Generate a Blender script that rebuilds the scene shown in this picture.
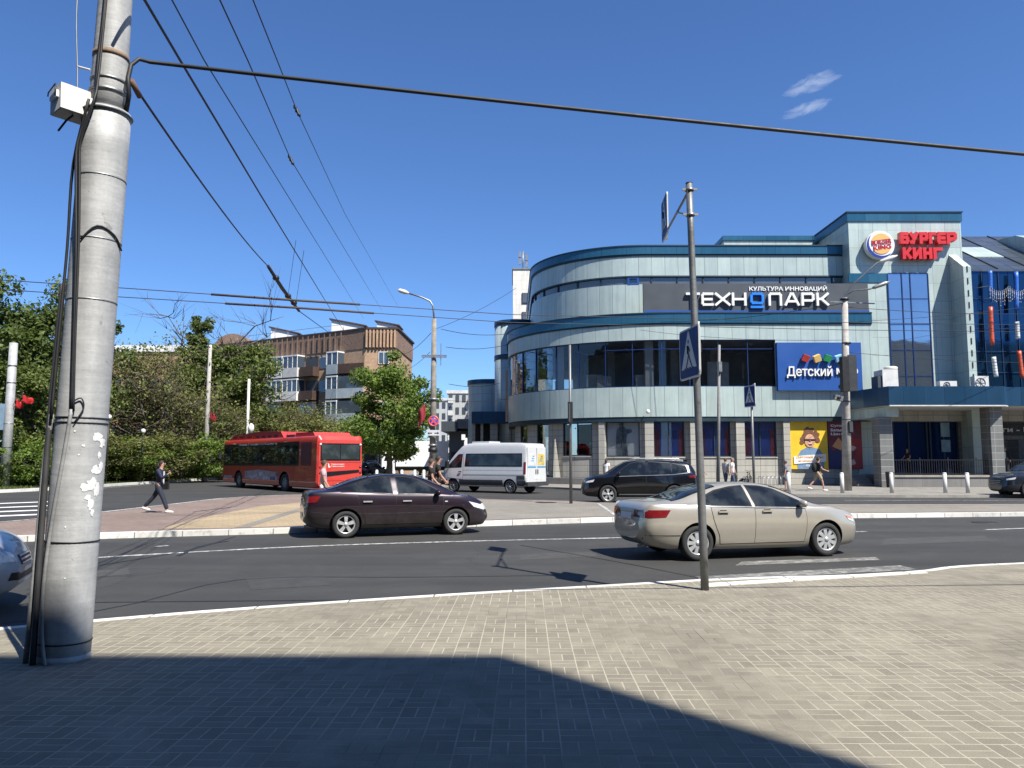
import bpy, bmesh, math, random
import numpy as np
from mathutils import Vector, Matrix
R = math.radians
PI = math.pi
random.seed(7)
RNG = np.random.default_rng(7)
for o in list(bpy.data.objects): bpy.data.objects.remove(o)
S = bpy.context.scene
C = S.collection

# ---------------------------------------------------------------- camera, light, exposure
FPX = 769.0
PITCH = math.atan(76 / FPX)
CAMZ = 1.65
cam_d = bpy.data.cameras.new('camera'); cam = bpy.data.objects.new('camera', cam_d); C.objects.link(cam)
cam_d.sensor_width = 36; cam_d.lens = 36 * FPX / 1024; cam_d.clip_start = 0.05; cam_d.clip_end = 6000
cam.location = (0, 0, CAMZ); cam.rotation_euler = (PI / 2 + PITCH, 0, 0)
S.camera = cam
SUN_EL = R(53); SUN_AZ = R(139.5)      # azimuth clockwise from +Y
SD = Vector((math.sin(SUN_AZ) * math.cos(SUN_EL), math.cos(SUN_AZ) * math.cos(SUN_EL), math.sin(SUN_EL)))
sun_d = bpy.data.lights.new('sun', 'SUN'); sun = bpy.data.objects.new('sun', sun_d); C.objects.link(sun)
sun_d.energy = 5.0; sun_d.angle = R(0.53); sun_d.color = (1.0, 0.955, 0.88)
sun.rotation_euler = (-SD).to_track_quat('-Z', 'Y').to_euler()
sun.location = (40, -50, 80)
W_ = bpy.data.worlds.new('World'); S.world = W_; W_.use_nodes = True
def world():
    nt = W_.node_tree; nt.nodes.clear()
    out = nt.nodes.new('ShaderNodeOutputWorld'); bg = nt.nodes.new('ShaderNodeBackground')
    sky = nt.nodes.new('ShaderNodeTexSky'); sky.sky_type = 'NISHITA'; sky.sun_disc = False
    sky.sun_elevation = SUN_EL; sky.sun_rotation = SUN_AZ; sky.altitude = 150
    sky.air_density = 1.0; sky.dust_density = 0.12; sky.ozone_density = 3.0
    bg.inputs['Strength'].default_value = 0.0625
    # one small wisp of cloud, fixed in the sky's own directions
    tc = nt.nodes.new('ShaderNodeTexCoord')
    def vm(op, a, b=None):
        n = nt.nodes.new('ShaderNodeVectorMath'); n.operation = op
        for i, v in enumerate((a, b)):
            if v is None: continue
            if isinstance(v, (tuple, list, Vector)): n.inputs[i].default_value = tuple(v)
            else: nt.links.new(v, n.inputs[i])
        return n
    def m(op, a, b=None, c=None):
        n = nt.nodes.new('ShaderNodeMath'); n.operation = op
        for i, v in enumerate((a, b, c)):
            if v is None: continue
            if isinstance(v, (int, float)): n.inputs[i].default_value = v
            else: nt.links.new(v, n.inputs[i])
        return n.outputs[0]
    def wisp(dirv, tilt, lu, lv, seed):
        d = Vector(dirv).normalized()
        r = d.cross(Vector((0, 0, 1))).normalized(); u = r.cross(d)
        a = r * math.cos(tilt) + u * math.sin(tilt); b = -r * math.sin(tilt) + u * math.cos(tilt)
        pu = vm('DOT_PRODUCT', tc.outputs['Generated'], a).outputs['Value']
        pv = vm('DOT_PRODUCT', tc.outputs['Generated'], b).outputs['Value']
        fd = vm('DOT_PRODUCT', tc.outputs['Generated'], d).outputs['Value']
        cx = nt.nodes.new('ShaderNodeCombineXYZ'); nt.links.new(m('MULTIPLY', pu, 45), cx.inputs[0]); nt.links.new(m('MULTIPLY', pv, 105), cx.inputs[1]); cx.inputs[2].default_value = seed
        nz = nt.nodes.new('ShaderNodeTexNoise'); nz.inputs['Scale'].default_value = 1.0; nz.inputs['Detail'].default_value = 7; nz.inputs['Roughness'].default_value = .62
        nz.inputs['Distortion'].default_value = .8
        nt.links.new(cx.outputs[0], nz.inputs['Vector'])
        e = m('ADD', m('POWER', m('DIVIDE', m('ABSOLUTE', pu), lu), 2), m('POWER', m('DIVIDE', m('ABSOLUTE', pv), lv), 2))
        k = m('SUBTRACT', 1.0, e)
        k = m('MULTIPLY', m('GREATER_THAN', fd, 0), m('ADD', k, m('MULTIPLY', m('SUBTRACT', nz.outputs[0], .55), 2.6)))
        n = nt.nodes.new('ShaderNodeClamp'); nt.links.new(m('MULTIPLY', k, m('GREATER_THAN', e, -1)), n.inputs[0])
        f = nt.nodes.new('ShaderNodeClamp'); nt.links.new(m('SUBTRACT', 1.9, e), f.inputs[0])
        return m('MULTIPLY', m('MULTIPLY', n.outputs[0], f.outputs[0]), .30)
    w1 = wisp(ray(813, 84), R(12), .036, .0105, 1.3)
    w2 = wisp(ray(808, 108), R(9), .030, .008, 4.1)
    mask = m('MAXIMUM', w1, w2)
    mx = nt.nodes.new('ShaderNodeMix'); mx.data_type = 'RGBA'; mx.inputs[7].default_value = (7.8, 8.5, 9.6, 1)
    nt.links.new(mask, mx.inputs[0])
    # the phone renders a clear sky deep and saturated: tint of the whole sky light
    hs = nt.nodes.new('ShaderNodeMix'); hs.data_type = 'RGBA'; hs.blend_type = 'MULTIPLY'; hs.inputs[0].default_value = 1; hs.inputs[7].default_value = SKY_TINT
    nt.links.new(sky.outputs[0], hs.inputs[6])
    nt.links.new(hs.outputs[2], mx.inputs[6]); nt.links.new(mx.outputs[2], bg.inputs['Color'])
    nt.links.new(bg.outputs[0], out.inputs[0])
def ray(px, py):
    p = PITCH
    f = Vector((0, math.cos(p), math.sin(p))); u = Vector((0, -math.sin(p), math.cos(p)))
    return f + Vector((1, 0, 0)) * ((px - 512) / FPX) + u * ((384 - py) / FPX)
SKY_TINT = (.675, .94, 1.32, 1)
world()
S.view_settings.view_transform = 'Standard'; S.view_settings.look = 'None'
S.view_settings.gamma = 1; S.view_settings.use_curve_mapping = False
S.view_settings.exposure = 0.95
S.render.resolution_x = 1024; S.render.resolution_y = 768

# ---------------------------------------------------------------- layout: survey of the place from the photograph
def G(px, py, z=0.0):
    d = ray(px, py); t = (z - CAMZ) / d.z
    return Vector((d.x * t, d.y * t, z))
def WP(px, py, Y):
    d = ray(px, py); t = Y / d.y
    return Vector((d.x * t, Y, CAMZ + d.z * t))
def ZY(py, Y): return WP(512, py, Y).z
def XY(px, Y, z=1.65):
    dep = Y * math.cos(PITCH) + (z - CAMZ) * math.sin(PITCH)
    return (px - 512) / FPX * dep

# ---------------------------------------------------------------- mesh helpers
OFFS = {}
def lift(v): return (float(v[0]), float(v[1]), float(v[2]))
class MB:
    def __init__(s): s.v = []; s.f = []; s.m = []; s.uv = {}; s.sm = []
    def add(s, vs, fs, mi=0, uv=None, smooth=False):
        b = len(s.v); s.v += [lift(v) for v in vs]
        for k, f in enumerate(fs):
            if uv is not None: s.uv[len(s.f)] = uv[k]
            s.f.append([i + b for i in f]); s.m.append(mi); s.sm.append(smooth)
        return s
    def box(s, x0, x1, y0, y1, z0, z1, mi=0):
        v = [(x0,y0,z0),(x1,y0,z0),(x1,y1,z0),(x0,y1,z0),(x0,y0,z1),(x1,y0,z1),(x1,y1,z1),(x0,y1,z1)]
        return s.add(v, [(0,3,2,1),(4,5,6,7),(0,1,5,4),(1,2,6,5),(2,3,7,6),(3,0,4,7)], mi)
    def obox(s, c, hx, hy, hz, mi=0, mat=None):
        M = mat or Matrix()
        v = [Vector(c) + (M @ Vector((a*hx, b*hy, d*hz))) for d in (-1,1) for a, b in ((-1,-1),(1,-1),(1,1),(-1,1))]
        return s.add(v, [(0,3,2,1),(4,5,6,7),(0,1,5,4),(1,2,6,5),(2,3,7,6),(3,0,4,7)], mi)
    def bar(s, a, b, w, h, mi=0):
        a = Vector(a); b = Vector(b); d = (b - a); L = d.length; d.normalize()
        up = Vector((0,0,1)) if abs(d.z) < .95 else Vector((0,1,0))
        x = d.cross(up).normalized(); y = x.cross(d)
        M = Matrix((x, d, y)).transposed()
        return s.obox((a + b) / 2, w/2, L/2, h/2, mi, M)
    def tube(s, pts, r, n=8, mi=0, caps=True, smooth=True):
        pts = [Vector(p) for p in pts]; rs = r if isinstance(r, (list, tuple)) else [r] * len(pts)
        ring = []; prevx = None
        for i, p in enumerate(pts):
            d = (pts[min(i+1, len(pts)-1)] - pts[max(i-1, 0)]).normalized()
            if prevx is None:
                up = Vector((0,0,1)) if abs(d.z) < .9 else Vector((0,1,0))
                x = d.cross(up).normalized()
            else:
                x = (prevx - d * prevx.dot(d)).normalized()
            prevx = x; y = d.cross(x)
            ring.append([p + (x*math.cos(2*PI*k/n) + y*math.sin(2*PI*k/n)) * rs[i] for k in range(n)])
        v = [q for rg in ring for q in rg]; f = []
        for i in range(len(pts)-1):
            for k in range(n):
                f.append((i*n+k, i*n+(k+1)%n, (i+1)*n+(k+1)%n, (i+1)*n+k))
        s.add(v, f, mi, smooth=smooth)
        if caps:
            b = len(s.v) - len(v)
            s.f.append([b+k for k in range(n)][::-1]); s.m.append(mi); s.sm.append(False)
            s.f.append([b+(len(pts)-1)*n+k for k in range(n)]); s.m.append(mi); s.sm.append(False)
        return s
    def prism(s, poly, z0, z1, mi=0, side=None):
        n = len(poly); v = [(p[0], p[1], z0) for p in poly] + [(p[0], p[1], z1) for p in poly]
        s.add(v, [list(range(n))[::-1], list(range(n, 2*n))], mi)
        b = len(s.v) - 2*n
        for i in range(n):
            j = (i+1) % n; s.f.append([b+i, b+j, b+n+j, b+n+i]); s.m.append(mi if side is None else side); s.sm.append(False)
        return s
    def prism_xz(s, poly, y0, y1, mi=0):
        n = len(poly); v = [(p[0], y0, p[1]) for p in poly] + [(p[0], y1, p[1]) for p in poly]
        s.add(v, [list(range(n)), list(range(n, 2*n))[::-1]] + [[i, n+i, n+(i+1)%n, (i+1)%n] for i in range(n)], mi)
        return s
    def prism_yz(s, poly, x0, x1, mi=0):
        n = len(poly); v = [(x0, p[0], p[1]) for p in poly] + [(x1, p[0], p[1]) for p in poly]
        s.add(v, [list(range(n)), list(range(n, 2*n))[::-1]] + [[i, n+i, n+(i+1)%n, (i+1)%n] for i in range(n)], mi)
        return s
    def lathe(s, prof, n=24, c=(0,0,0), axis='z', mi=0, smooth=True, closed=False):
        v = []
        for r, h in prof:
            for k in range(n):
                a = 2*PI*k/n; p = (r*math.cos(a), r*math.sin(a), h)
                if axis == 'y': p = (p[0], p[2], p[1])
                if axis == 'x': p = (p[2], p[0], p[1])
                v.append((p[0]+c[0], p[1]+c[1], p[2]+c[2]))
        f = []; m = len(prof)
        for i in range(m if closed else m-1):
            for k in range(n):
                f.append((i*n+k, i*n+(k+1)%n, ((i+1)%m)*n+(k+1)%n, ((i+1)%m)*n+k))
        s.add(v, f, mi, smooth=smooth)
        if not closed:
            b = len(s.v) - len(v)
            if prof[0][0] > 1e-4: s.f.append([b+k for k in range(n)][::-1]); s.m.append(mi); s.sm.append(False)
            if prof[-1][0] > 1e-4: s.f.append([b+(m-1)*n+k for k in range(n)]); s.m.append(mi); s.sm.append(False)
        return s
    def ellipsoid(s, c, r, n=12, m=8, mi=0):
        prof = [(math.sin(PI*i/m), -math.cos(PI*i/m)) for i in range(m+1)]
        t = MB().lathe(prof, n, smooth=True)
        return s.add([(v[0]*r[0]+c[0], v[1]*r[1]+c[1], v[2]*r[2]+c[2]) for v in t.v], t.f, mi, smooth=True)
    def merge(s, t, M=None, mi=None):
        b = len(s.v); s.v += [lift(M @ Vector(v)) if M else v for v in t.v]
        for k, f in enumerate(t.f):
            if k in t.uv: s.uv[len(s.f)] = t.uv[k]
            s.f.append([i+b for i in f]); s.m.append(t.m[k] if mi is None else mi); s.sm.append(t.sm[k])
        return s
    def mesh(s, name, mats, off=(0,0,0), fix=True):
        me = bpy.data.meshes.new(name)
        v = [(a-off[0], b-off[1], c-off[2]) for a, b, c in s.v]
        me.from_pydata(v, [], s.f)
        for m in (mats if isinstance(mats, (list, tuple)) else [mats]): me.materials.append(m)
        me.polygons.foreach_set('material_index', s.m); me.polygons.foreach_set('use_smooth', s.sm)
        if fix and len(s.f) < 60000:
            bm = bmesh.new(); bm.from_mesh(me)
            if not s.uv: bmesh.ops.recalc_face_normals(bm, faces=bm.faces)
            bm.to_mesh(me); bm.free()
        uvl = me.uv_layers.new(name='UVMap')
        nl = len(me.loops); co = np.zeros(len(me.vertices)*3); me.vertices.foreach_get('co', co); co = co.reshape(-1,3) + np.array(off)
        li = np.zeros(nl, int); me.loops.foreach_get('vertex_index', li)
        nm = np.zeros(len(me.polygons)*3); me.polygons.foreach_get('normal', nm); nm = np.abs(nm.reshape(-1,3))
        lt = np.zeros(len(me.polygons), int); me.polygons.foreach_get('loop_total', lt)
        fn = np.repeat(nm, lt, axis=0); lc = co[li]
        uv = np.where((fn[:,2] >= fn[:,0]) & (fn[:,2] >= fn[:,1]), 1, 0)[:,None] * lc[:,[0,1]]
        isx = (fn[:,0] > fn[:,1]) & (fn[:,0] > fn[:,2]); isy = (fn[:,1] >= fn[:,0]) & (fn[:,1] > fn[:,2])
        uv = uv + isx[:,None]*lc[:,[1,2]] + isy[:,None]*lc[:,[0,2]]
        if s.uv:
            ls = np.zeros(len(me.polygons), int); me.polygons.foreach_get('loop_start', ls)
            for k, u in s.uv.items():
                for q in range(lt[k]): uv[ls[k]+q] = u[q]
        uvl.data.foreach_set('uv', uv.astype(np.float32).ravel())
        me.update()
        return me
    def build(s, name, mats, parent=None, label=None, cat=None, group=None, kind=None):
        off = OFFS.get(parent.name, (0,0,0)) if parent else (0,0,0)
        o = bpy.data.objects.new(name, s.mesh(name, mats, off)); C.objects.link(o)
        if parent: o.parent = parent; OFFS[o.name] = off
        tag(o, label, cat, group, kind)
        return o
def tag(o, label=None, cat=None, group=None, kind=None):
    if label: o['label'] = label
    if cat: o['category'] = cat
    if group: o['group'] = group
    if kind: o['kind'] = kind
    return o
def thing(name, label, cat, loc=(0,0,0), rz=0, group=None, world=True):
    """Empty at the base of a thing. world=True: its parts are given in world coordinates."""
    o = bpy.data.objects.new(name, None); C.objects.link(o); o.empty_display_size = .2
    o.location = loc; o.rotation_euler = (0, 0, rz)
    OFFS[o.name] = tuple(loc) if world else (0,0,0)
    return tag(o, label, cat, group)
def copy_tree(o, parent=None):
    c = o.copy(); C.objects.link(c); c.parent = parent
    for ch in list(o.children): copy_tree(ch, c)
    return c
def dup(root, loc, rz, label, group=None, sc=None):
    r = copy_tree(root); r.location = loc; r.rotation_euler = (0, 0, rz); r['label'] = label
    if group: r['group'] = group
    if sc: r.scale = sc if isinstance(sc, (tuple, list)) else (sc, sc, sc)
    return r
TMP = bpy.data.scenes.new('workbench')
def evaluated_mesh(o, name, also=()):
    for q in (o,) + tuple(also): TMP.collection.objects.link(q)
    vl = TMP.view_layers[0]; vl.update(); dg = vl.depsgraph
    me = bpy.data.meshes.new_from_object(o.evaluated_get(dg), preserve_all_data_layers=True, depsgraph=dg)
    for q in (o,) + tuple(also): TMP.collection.objects.unlink(q)
    return me
def text_verts(s, bold=0.0, depth=.05, shear=0.0, res=3):
    cu = bpy.data.curves.new('lettering', 'FONT'); cu.body = s; cu.size = 1; cu.extrude = depth/2; cu.offset = bold; cu.shear = shear
    cu.resolution_u = res; cu.align_x = 'LEFT'
    o = bpy.data.objects.new('lettering', cu)
    me = evaluated_mesh(o, 'lettering')
    v = np.array([tuple(x.co) for x in me.vertices]); f = [tuple(p.vertices) for p in me.polygons]
    bpy.data.objects.remove(o); bpy.data.curves.remove(cu); bpy.data.meshes.remove(me)
    return v, f
def text_mb(s, x0, x1, z0, z1, y, depth=.05, bold=0.0, mi=0, shear=0.0, fn=None):
    """lettering in the XZ plane, facing -Y; front face at y"""
    v, f = text_verts(s, bold, 1.0, shear)
    mn = v.min(0); mx = v.max(0)
    q = (v - mn) / np.maximum(mx - mn, 1e-6)
    out = []
    for a, b, c in q:
        p = (x0 + a*(x1-x0), y + (1-c)*depth, z0 + b*(z1-z0))
        out.append(fn(p) if fn else p)
    return MB().add(out, f, mi)
# ---------------------------------------------------------------- materials
ALB = .84      # all base colours scaled down against the raised exposure, to deepen the shade
class NT:
    def __init__(s, name):
        s.mat = bpy.data.materials.new(name); s.mat.use_nodes = True; s.t = s.mat.node_tree
        s.b = s.t.nodes['Principled BSDF']; s.out = s.t.nodes['Material Output']
    def n(s, t, **k):
        x = s.t.nodes.new(t)
        for a, b in k.items(): setattr(x, a, b)
        return x
    def lk(s, a, b):
        if isinstance(a, (int, float)): b.default_value = a
        elif isinstance(a, (tuple, list)): b.default_value = tuple(a) if len(a) == len(b.default_value) else tuple(a) + (1,)
        else: s.t.links.new(a, b)
    def m(s, op, a, b=None, c=None):
        x = s.n('ShaderNodeMath', operation=op)
        for i, v in enumerate((a, b, c)):
            if v is not None: s.lk(v, x.inputs[i])
        return x.outputs[0]
    def co(s, which='Object'): return s.n('ShaderNodeTexCoord').outputs[which]
    def xyz(s, v):
        x = s.n('ShaderNodeSeparateXYZ'); s.lk(v, x.inputs[0]); return x.outputs
    def comb(s, a, b, c=0.0):
        x = s.n('ShaderNodeCombineXYZ')
        for i, v in enumerate((a, b, c)): s.lk(v, x.inputs[i])
        return x.outputs[0]
    def noise(s, v, scale, detail=4, rough=.55, dist=0.0):
        x = s.n('ShaderNodeTexNoise'); s.lk(v, x.inputs['Vector']); x.inputs['Scale'].default_value = scale
        x.inputs['Detail'].default_value = detail; x.inputs['Roughness'].default_value = rough; x.inputs['Distortion'].default_value = dist
        return x.outputs[0]
    def white(s, v):
        x = s.n('ShaderNodeTexWhiteNoise', noise_dimensions='3D'); s.lk(v, x.inputs['Vector']); return x.outputs[0]
    def mapping(s, v, scale=(1,1,1), rot=(0,0,0), loc=(0,0,0)):
        x = s.n('ShaderNodeMapping'); s.lk(v, x.inputs[0]); x.inputs['Scale'].default_value = scale; x.inputs['Rotation'].default_value = rot; x.inputs['Location'].default_value = loc
        return x.outputs[0]
    def mr(s, v, a, b, c=0.0, d=1.0):
        x = s.n('ShaderNodeMapRange'); s.lk(v, x.inputs[0])
        for i, q in enumerate((a, b, c, d)): x.inputs[i+1].default_value = q
        return x.outputs[0]
    def mix(s, f, a, b, mode='MIX'):
        x = s.n('ShaderNodeMix', data_type='RGBA', blend_type=mode); s.lk(f, x.inputs[0]); s.lk(a, x.inputs[6]); s.lk(b, x.inputs[7]); return x.outputs[2]
    def scale(s, col, f):
        x = s.n('ShaderNodeMix', data_type='RGBA', blend_type='MULTIPLY'); x.inputs[0].default_value = 1
        s.lk(col, x.inputs[6]); g = s.n('ShaderNodeCombineColor'); [s.lk(f, g.inputs[i]) for i in range(3)]
        s.t.links.new(g.outputs[0], x.inputs[7]); return x.outputs[2]
    def bump(s, h, strength=.3, dist=.02):
        x = s.n('ShaderNodeBump'); x.inputs['Strength'].default_value = strength; x.inputs['Distance'].default_value = dist
        s.lk(h, x.inputs['Height']); s.t.links.new(x.outputs[0], s.b.inputs['Normal']); return x
    def set(s, **k):
        for a, v in k.items():
            if a == 'Base_Color': v = s.scale(v, ALB)
            s.lk(v, s.b.inputs[a.replace('_', ' ')])
        return s.mat
MC = {}
def pm(name, col, rough=.5, metal=0.0, var=.12, sc=3.0, bump=0.0, coat=0.0, spec=None):
    """plain procedural material with uneven tone"""
    if name in MC: return MC[name]
    t = NT(name); v = t.co()
    n = t.noise(v, sc, 5, .6)
    f = t.mr(n, .3, .7, 1 - var, 1 + var)
    t.set(Base_Color=t.scale(tuple(col) + (1,), f), Metallic=metal)
    t.lk(t.mr(n, .3, .7, max(.02, rough - .06), min(1, rough + .08)), t.b.inputs['Roughness'])
    if coat: t.set(Coat_Weight=coat, Coat_Roughness=.04)
    if spec is not None: t.lk(spec, t.b.inputs['Specular IOR Level'])
    if bump: t.bump(t.noise(v, sc*6, 4), bump, .02)
    MC[name] = t.mat
    return t.mat
def paint(name, col, metal=.35, flake=.0, rough=.32, dust=.08, coat=.9):
    t = NT(name); v = t.co()
    z = t.xyz(v)[2]
    n = t.noise(v, 4, 5, .6)
    d = t.m('MULTIPLY', t.m('MULTIPLY', t.mr(z, .75, .2, 0, 1), n), dust*4)       # road dust low down
    cc = t.mix(d, tuple(col) + (1,), (.19, .175, .15, 1))
    t.set(Base_Color=t.scale(cc, t.mr(n, .3, .7, .96, 1.04)), Metallic=metal, Coat_Weight=coat, Coat_Roughness=.03)
    t.lk(t.m('ADD', rough, t.m('MULTIPLY', d, .5)), t.b.inputs['Roughness'])
    return t.mat
def panel_mat(name, col, cw, ch, lw=.03, line=.35, var=.05, rough=.32, metal=.25, u0=0.0, v0=0.0, brick=0.0, spec=.5, bump=.25):
    """sheets or blocks laid out on the wall's own UV in metres"""
    t = NT(name); u, v, _ = t.xyz(t.co('UV'))
    vv = t.m('DIVIDE', t.m('ADD', v, v0), ch); row = t.m('FLOOR', vv)
    uu = t.m('ADD', t.m('DIVIDE', t.m('ADD', u, u0), cw), t.m('MULTIPLY', row, brick)); colm = t.m('FLOOR', uu)
    fu = t.m('FRACT', uu); fv = t.m('FRACT', vv)
    du = t.m('MULTIPLY', t.m('MINIMUM', fu, t.m('SUBTRACT', 1, fu)), cw)
    dv = t.m('MULTIPLY', t.m('MINIMUM', fv, t.m('SUBTRACT', 1, fv)), ch)
    dd = t.m('MINIMUM', du, dv)
    ln = t.mr(dd, lw*.3, lw*.6, 1, 0)
    wn = t.white(t.comb(colm, row, 3.3)); nz = t.noise(t.co('UV'), .9, 4, .6); st = t.noise(t.mapping(t.co('UV'), (3.0, .25, 1)), 1.2, 4, .6)
    f = t.m('MULTIPLY', t.m('MULTIPLY', t.mr(wn, 0, 1, 1 - var, 1 + var), t.mr(nz, .3, .7, .93, 1.05)), t.mr(st, .35, .65, .90, 1.05))
    c = t.scale(tuple(col) + (1,), f)
    t.set(Base_Color=t.mix(ln, c, tuple(x*line for x in col) + (1,)), Metallic=metal)
    t.lk(t.mr(wn, 0, 1, rough - .05, rough + .06), t.b.inputs['Roughness'])
    if bump: t.bump(t.m('SUBTRACT', 1.0, ln), bump, .02)
    return t.mat

def m_paving():
    t = NT('paving_blocks'); v = t.mapping(t.co(), rot=(0, 0, R(1.0)))
    c = .205
    x, y, _ = t.xyz(v); u = t.m('DIVIDE', x, c); w = t.m('DIVIDE', y, c)
    iu = t.m('FLOOR', u); iw = t.m('FLOOR', w); fu = t.m('FRACT', u); fw = t.m('FRACT', w)
    chk = t.m('FLOORED_MODULO', t.m('ADD', iu, iw), 2)
    inv = t.m('SUBTRACT', 1, chk)
    a = t.m('ADD', t.m('MULTIPLY', chk, fu), t.m('MULTIPLY', inv, fw))
    b = t.m('ADD', t.m('MULTIPLY', chk, fw), t.m('MULTIPLY', inv, fu))
    a2 = t.m('MULTIPLY', a, 2); fa = t.m('FRACT', a2)
    da = t.m('MULTIPLY', t.m('MINIMUM', fa, t.m('SUBTRACT', 1, fa)), c/2)
    db = t.m('MULTIPLY', t.m('MINIMUM', b, t.m('SUBTRACT', 1, b)), c)
    wob = t.m('MULTIPLY', t.m('SUBTRACT', t.noise(v, 25, 2), .5), .006)
    d = t.m('ADD', t.m('MINIMUM', da, db), wob)
    ln = t.mr(d, .0026, .0066, 1, 0)
    wn = t.white(t.comb(iu, iw, t.m('ADD', t.m('FLOOR', a2), t.m('MULTIPLY', chk, 7))))
    big = t.noise(v, .55, 5, .65); mid = t.noise(v, 4, 5, .6); fine = t.noise(v, 130, 3, .7)
    sand = t.mr(t.noise(v, .8, 6, .7, 1.5), .52, .68, 0, 1)
    f = t.m('MULTIPLY', t.m('MULTIPLY', t.mr(wn, 0, 1, .88, 1.10), t.mr(big, .3, .7, .86, 1.12)), t.m('MULTIPLY', t.mr(fine, .25, .75, .66, 1.32), t.mr(mid, .3, .7, .9, 1.1)))
    base = t.scale((.222, .200, .150, 1), f)
    gum = t.n('ShaderNodeTexVoronoi'); t.lk(v, gum.inputs['Vector']); gum.inputs['Scale'].default_value = 2.3
    spot = t.m('MULTIPLY', t.mr(gum.outputs['Distance'], .035, .05, 1, 0), t.m('GREATER_THAN', t.white(gum.outputs['Position']), .62))
    base = t.mix(t.m('MULTIPLY', spot, .55), base, (.05, .046, .04, 1))
    grime = t.mr(t.noise(v, .9, 7, .75, .8), .56, .72, 0, .4); base = t.mix(grime, base, (.15, .138, .115, 1))
    base = t.mix(t.m('MULTIPLY', sand, .45), base, (.36, .325, .245, 1))
    joint = t.mix(t.mr(t.noise(v, .5, 4), .34, .52, 0, 1), (.085, .075, .055, 1), (.42, .38, .295, 1))
    t.set(Base_Color=t.mix(t.m('MULTIPLY', ln, .95), base, joint), Roughness=.88)
    t.bump(t.m('ADD', t.m('MULTIPLY', t.m('SUBTRACT', 1, ln), .8), t.m('MULTIPLY', fine, .35)), .45, .006)
    return t.mat
def m_slab(name, col, cw, ch, rot=0.0, var=.12):
    t = NT(name); v = t.mapping(t.co(), rot=(0, 0, rot))
    x, y, _ = t.xyz(v); u = t.m('DIVIDE', x, cw); w = t.m('ADD', t.m('DIVIDE', y, ch), 0.0)
    u = t.m('ADD', u, t.m('MULTIPLY', t.m('FLOOR', w), .5))
    fu = t.m('FRACT', u); fw = t.m('FRACT', w)
    d = t.m('MINIMUM', t.m('MULTIPLY', t.m('MINIMUM', fu, t.m('SUBTRACT', 1, fu)), cw), t.m('MULTIPLY', t.m('MINIMUM', fw, t.m('SUBTRACT', 1, fw)), ch))
    ln = t.mr(d, .004, .012, 1, 0)
    wn = t.white(t.comb(t.m('FLOOR', u), t.m('FLOOR', w), 1.0)); big = t.noise(v, .4, 6, .65); fine = t.noise(v, 60, 3, .7)
    f = t.m('MULTIPLY', t.m('MULTIPLY', t.mr(wn, 0, 1, 1-var, 1+var), t.mr(big, .3, .7, .82, 1.15)), t.mr(fine, .25, .75, .8, 1.18))
    c = t.scale(tuple(col) + (1,), f)
    t.set(Base_Color=t.mix(t.m('MULTIPLY', ln, .6), c, tuple(q*.55 for q in col) + (1,)), Roughness=.9)
    t.bump(fine, .25, .004)
    return t.mat
def m_asphalt():
    t = NT('asphalt'); v = t.co()
    big = t.noise(v, .12, 5, .6); mid = t.noise(v, 1.1, 6, .65); fine = t.noise(v, 95, 3, .75)
    lane = t.noise(t.mapping(v, (.06, 1.0, 1), rot=(0, 0, R(-17))), .9, 3, .5)      # worn along the driving direction
    f = t.m('MULTIPLY', t.m('MULTIPLY', t.mr(big, .3, .7, .86, 1.14), t.mr(mid, .3, .7, .88, 1.12)), t.m('MULTIPLY', t.mr(fine, .25, .75, .62, 1.4), t.mr(lane, .3, .7, .76, 1.26)))
    vo = t.n('ShaderNodeTexVoronoi', feature='DISTANCE_TO_EDGE'); dv = t.n('ShaderNodeVectorMath', operation='ADD')
    nz = t.n('ShaderNodeTexNoise'); t.lk(v, nz.inputs['Vector']); nz.inputs['Scale'].default_value = .8; nz.inputs['Detail'].default_value = 6
    sc = t.n('ShaderNodeVectorMath', operation='SCALE'); sc.inputs['Scale'].default_value = 2.2; t.lk(nz.outputs[1], sc.inputs[0])
    t.lk(v, dv.inputs[0]); t.lk(sc.outputs[0], dv.inputs[1]); t.lk(dv.outputs[0], vo.inputs['Vector']); vo.inputs['Scale'].default_value = .17
    cr = t.m('MULTIPLY', t.mr(vo.outputs['Distance'], .0015, .004, 1, 0), t.mr(t.noise(v, .25, 2), .5, .56, 0, 1))
    c = t.scale((.0365, .0355, .0325, 1), f)
    dust = t.mr(t.noise(v, .5, 6, .7, 1.0), .5, .75, 0, .35)
    c = t.mix(dust, c, (.078, .077, .072, 1))
    oil = t.mr(t.noise(t.mapping(v, (.35, 1.0, 1), rot=(0, 0, R(-17))), .55, 5, .7, .6), .60, .74, 0, .45); c = t.mix(oil, c, (.022, .022, .023, 1))
    grit = t.m('GREATER_THAN', t.noise(v, 38, 2, .8), .70); c = t.mix(t.m('MULTIPLY', grit, .35), c, (.16, .155, .14, 1))
    t.set(Base_Color=t.mix(t.m('MULTIPLY', cr, .7), c, (.02, .02, .02, 1)), Roughness=.82)
    t.bump(fine, .35, .006)
    return t.mat
def m_roadpaint():
    t = NT('road_paint'); v = t.co()
    wear = t.mr(t.m('ADD', t.noise(v, 9, 6, .75), t.m('MULTIPLY', t.noise(v, .9, 3), .35)), .56, .72, 0, 1)
    t.set(Base_Color=t.mix(t.m('MULTIPLY', wear, .85), (.72, .72, .69, 1), (.13, .13, .125, 1)), Roughness=.75)
    return t.mat
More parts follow.
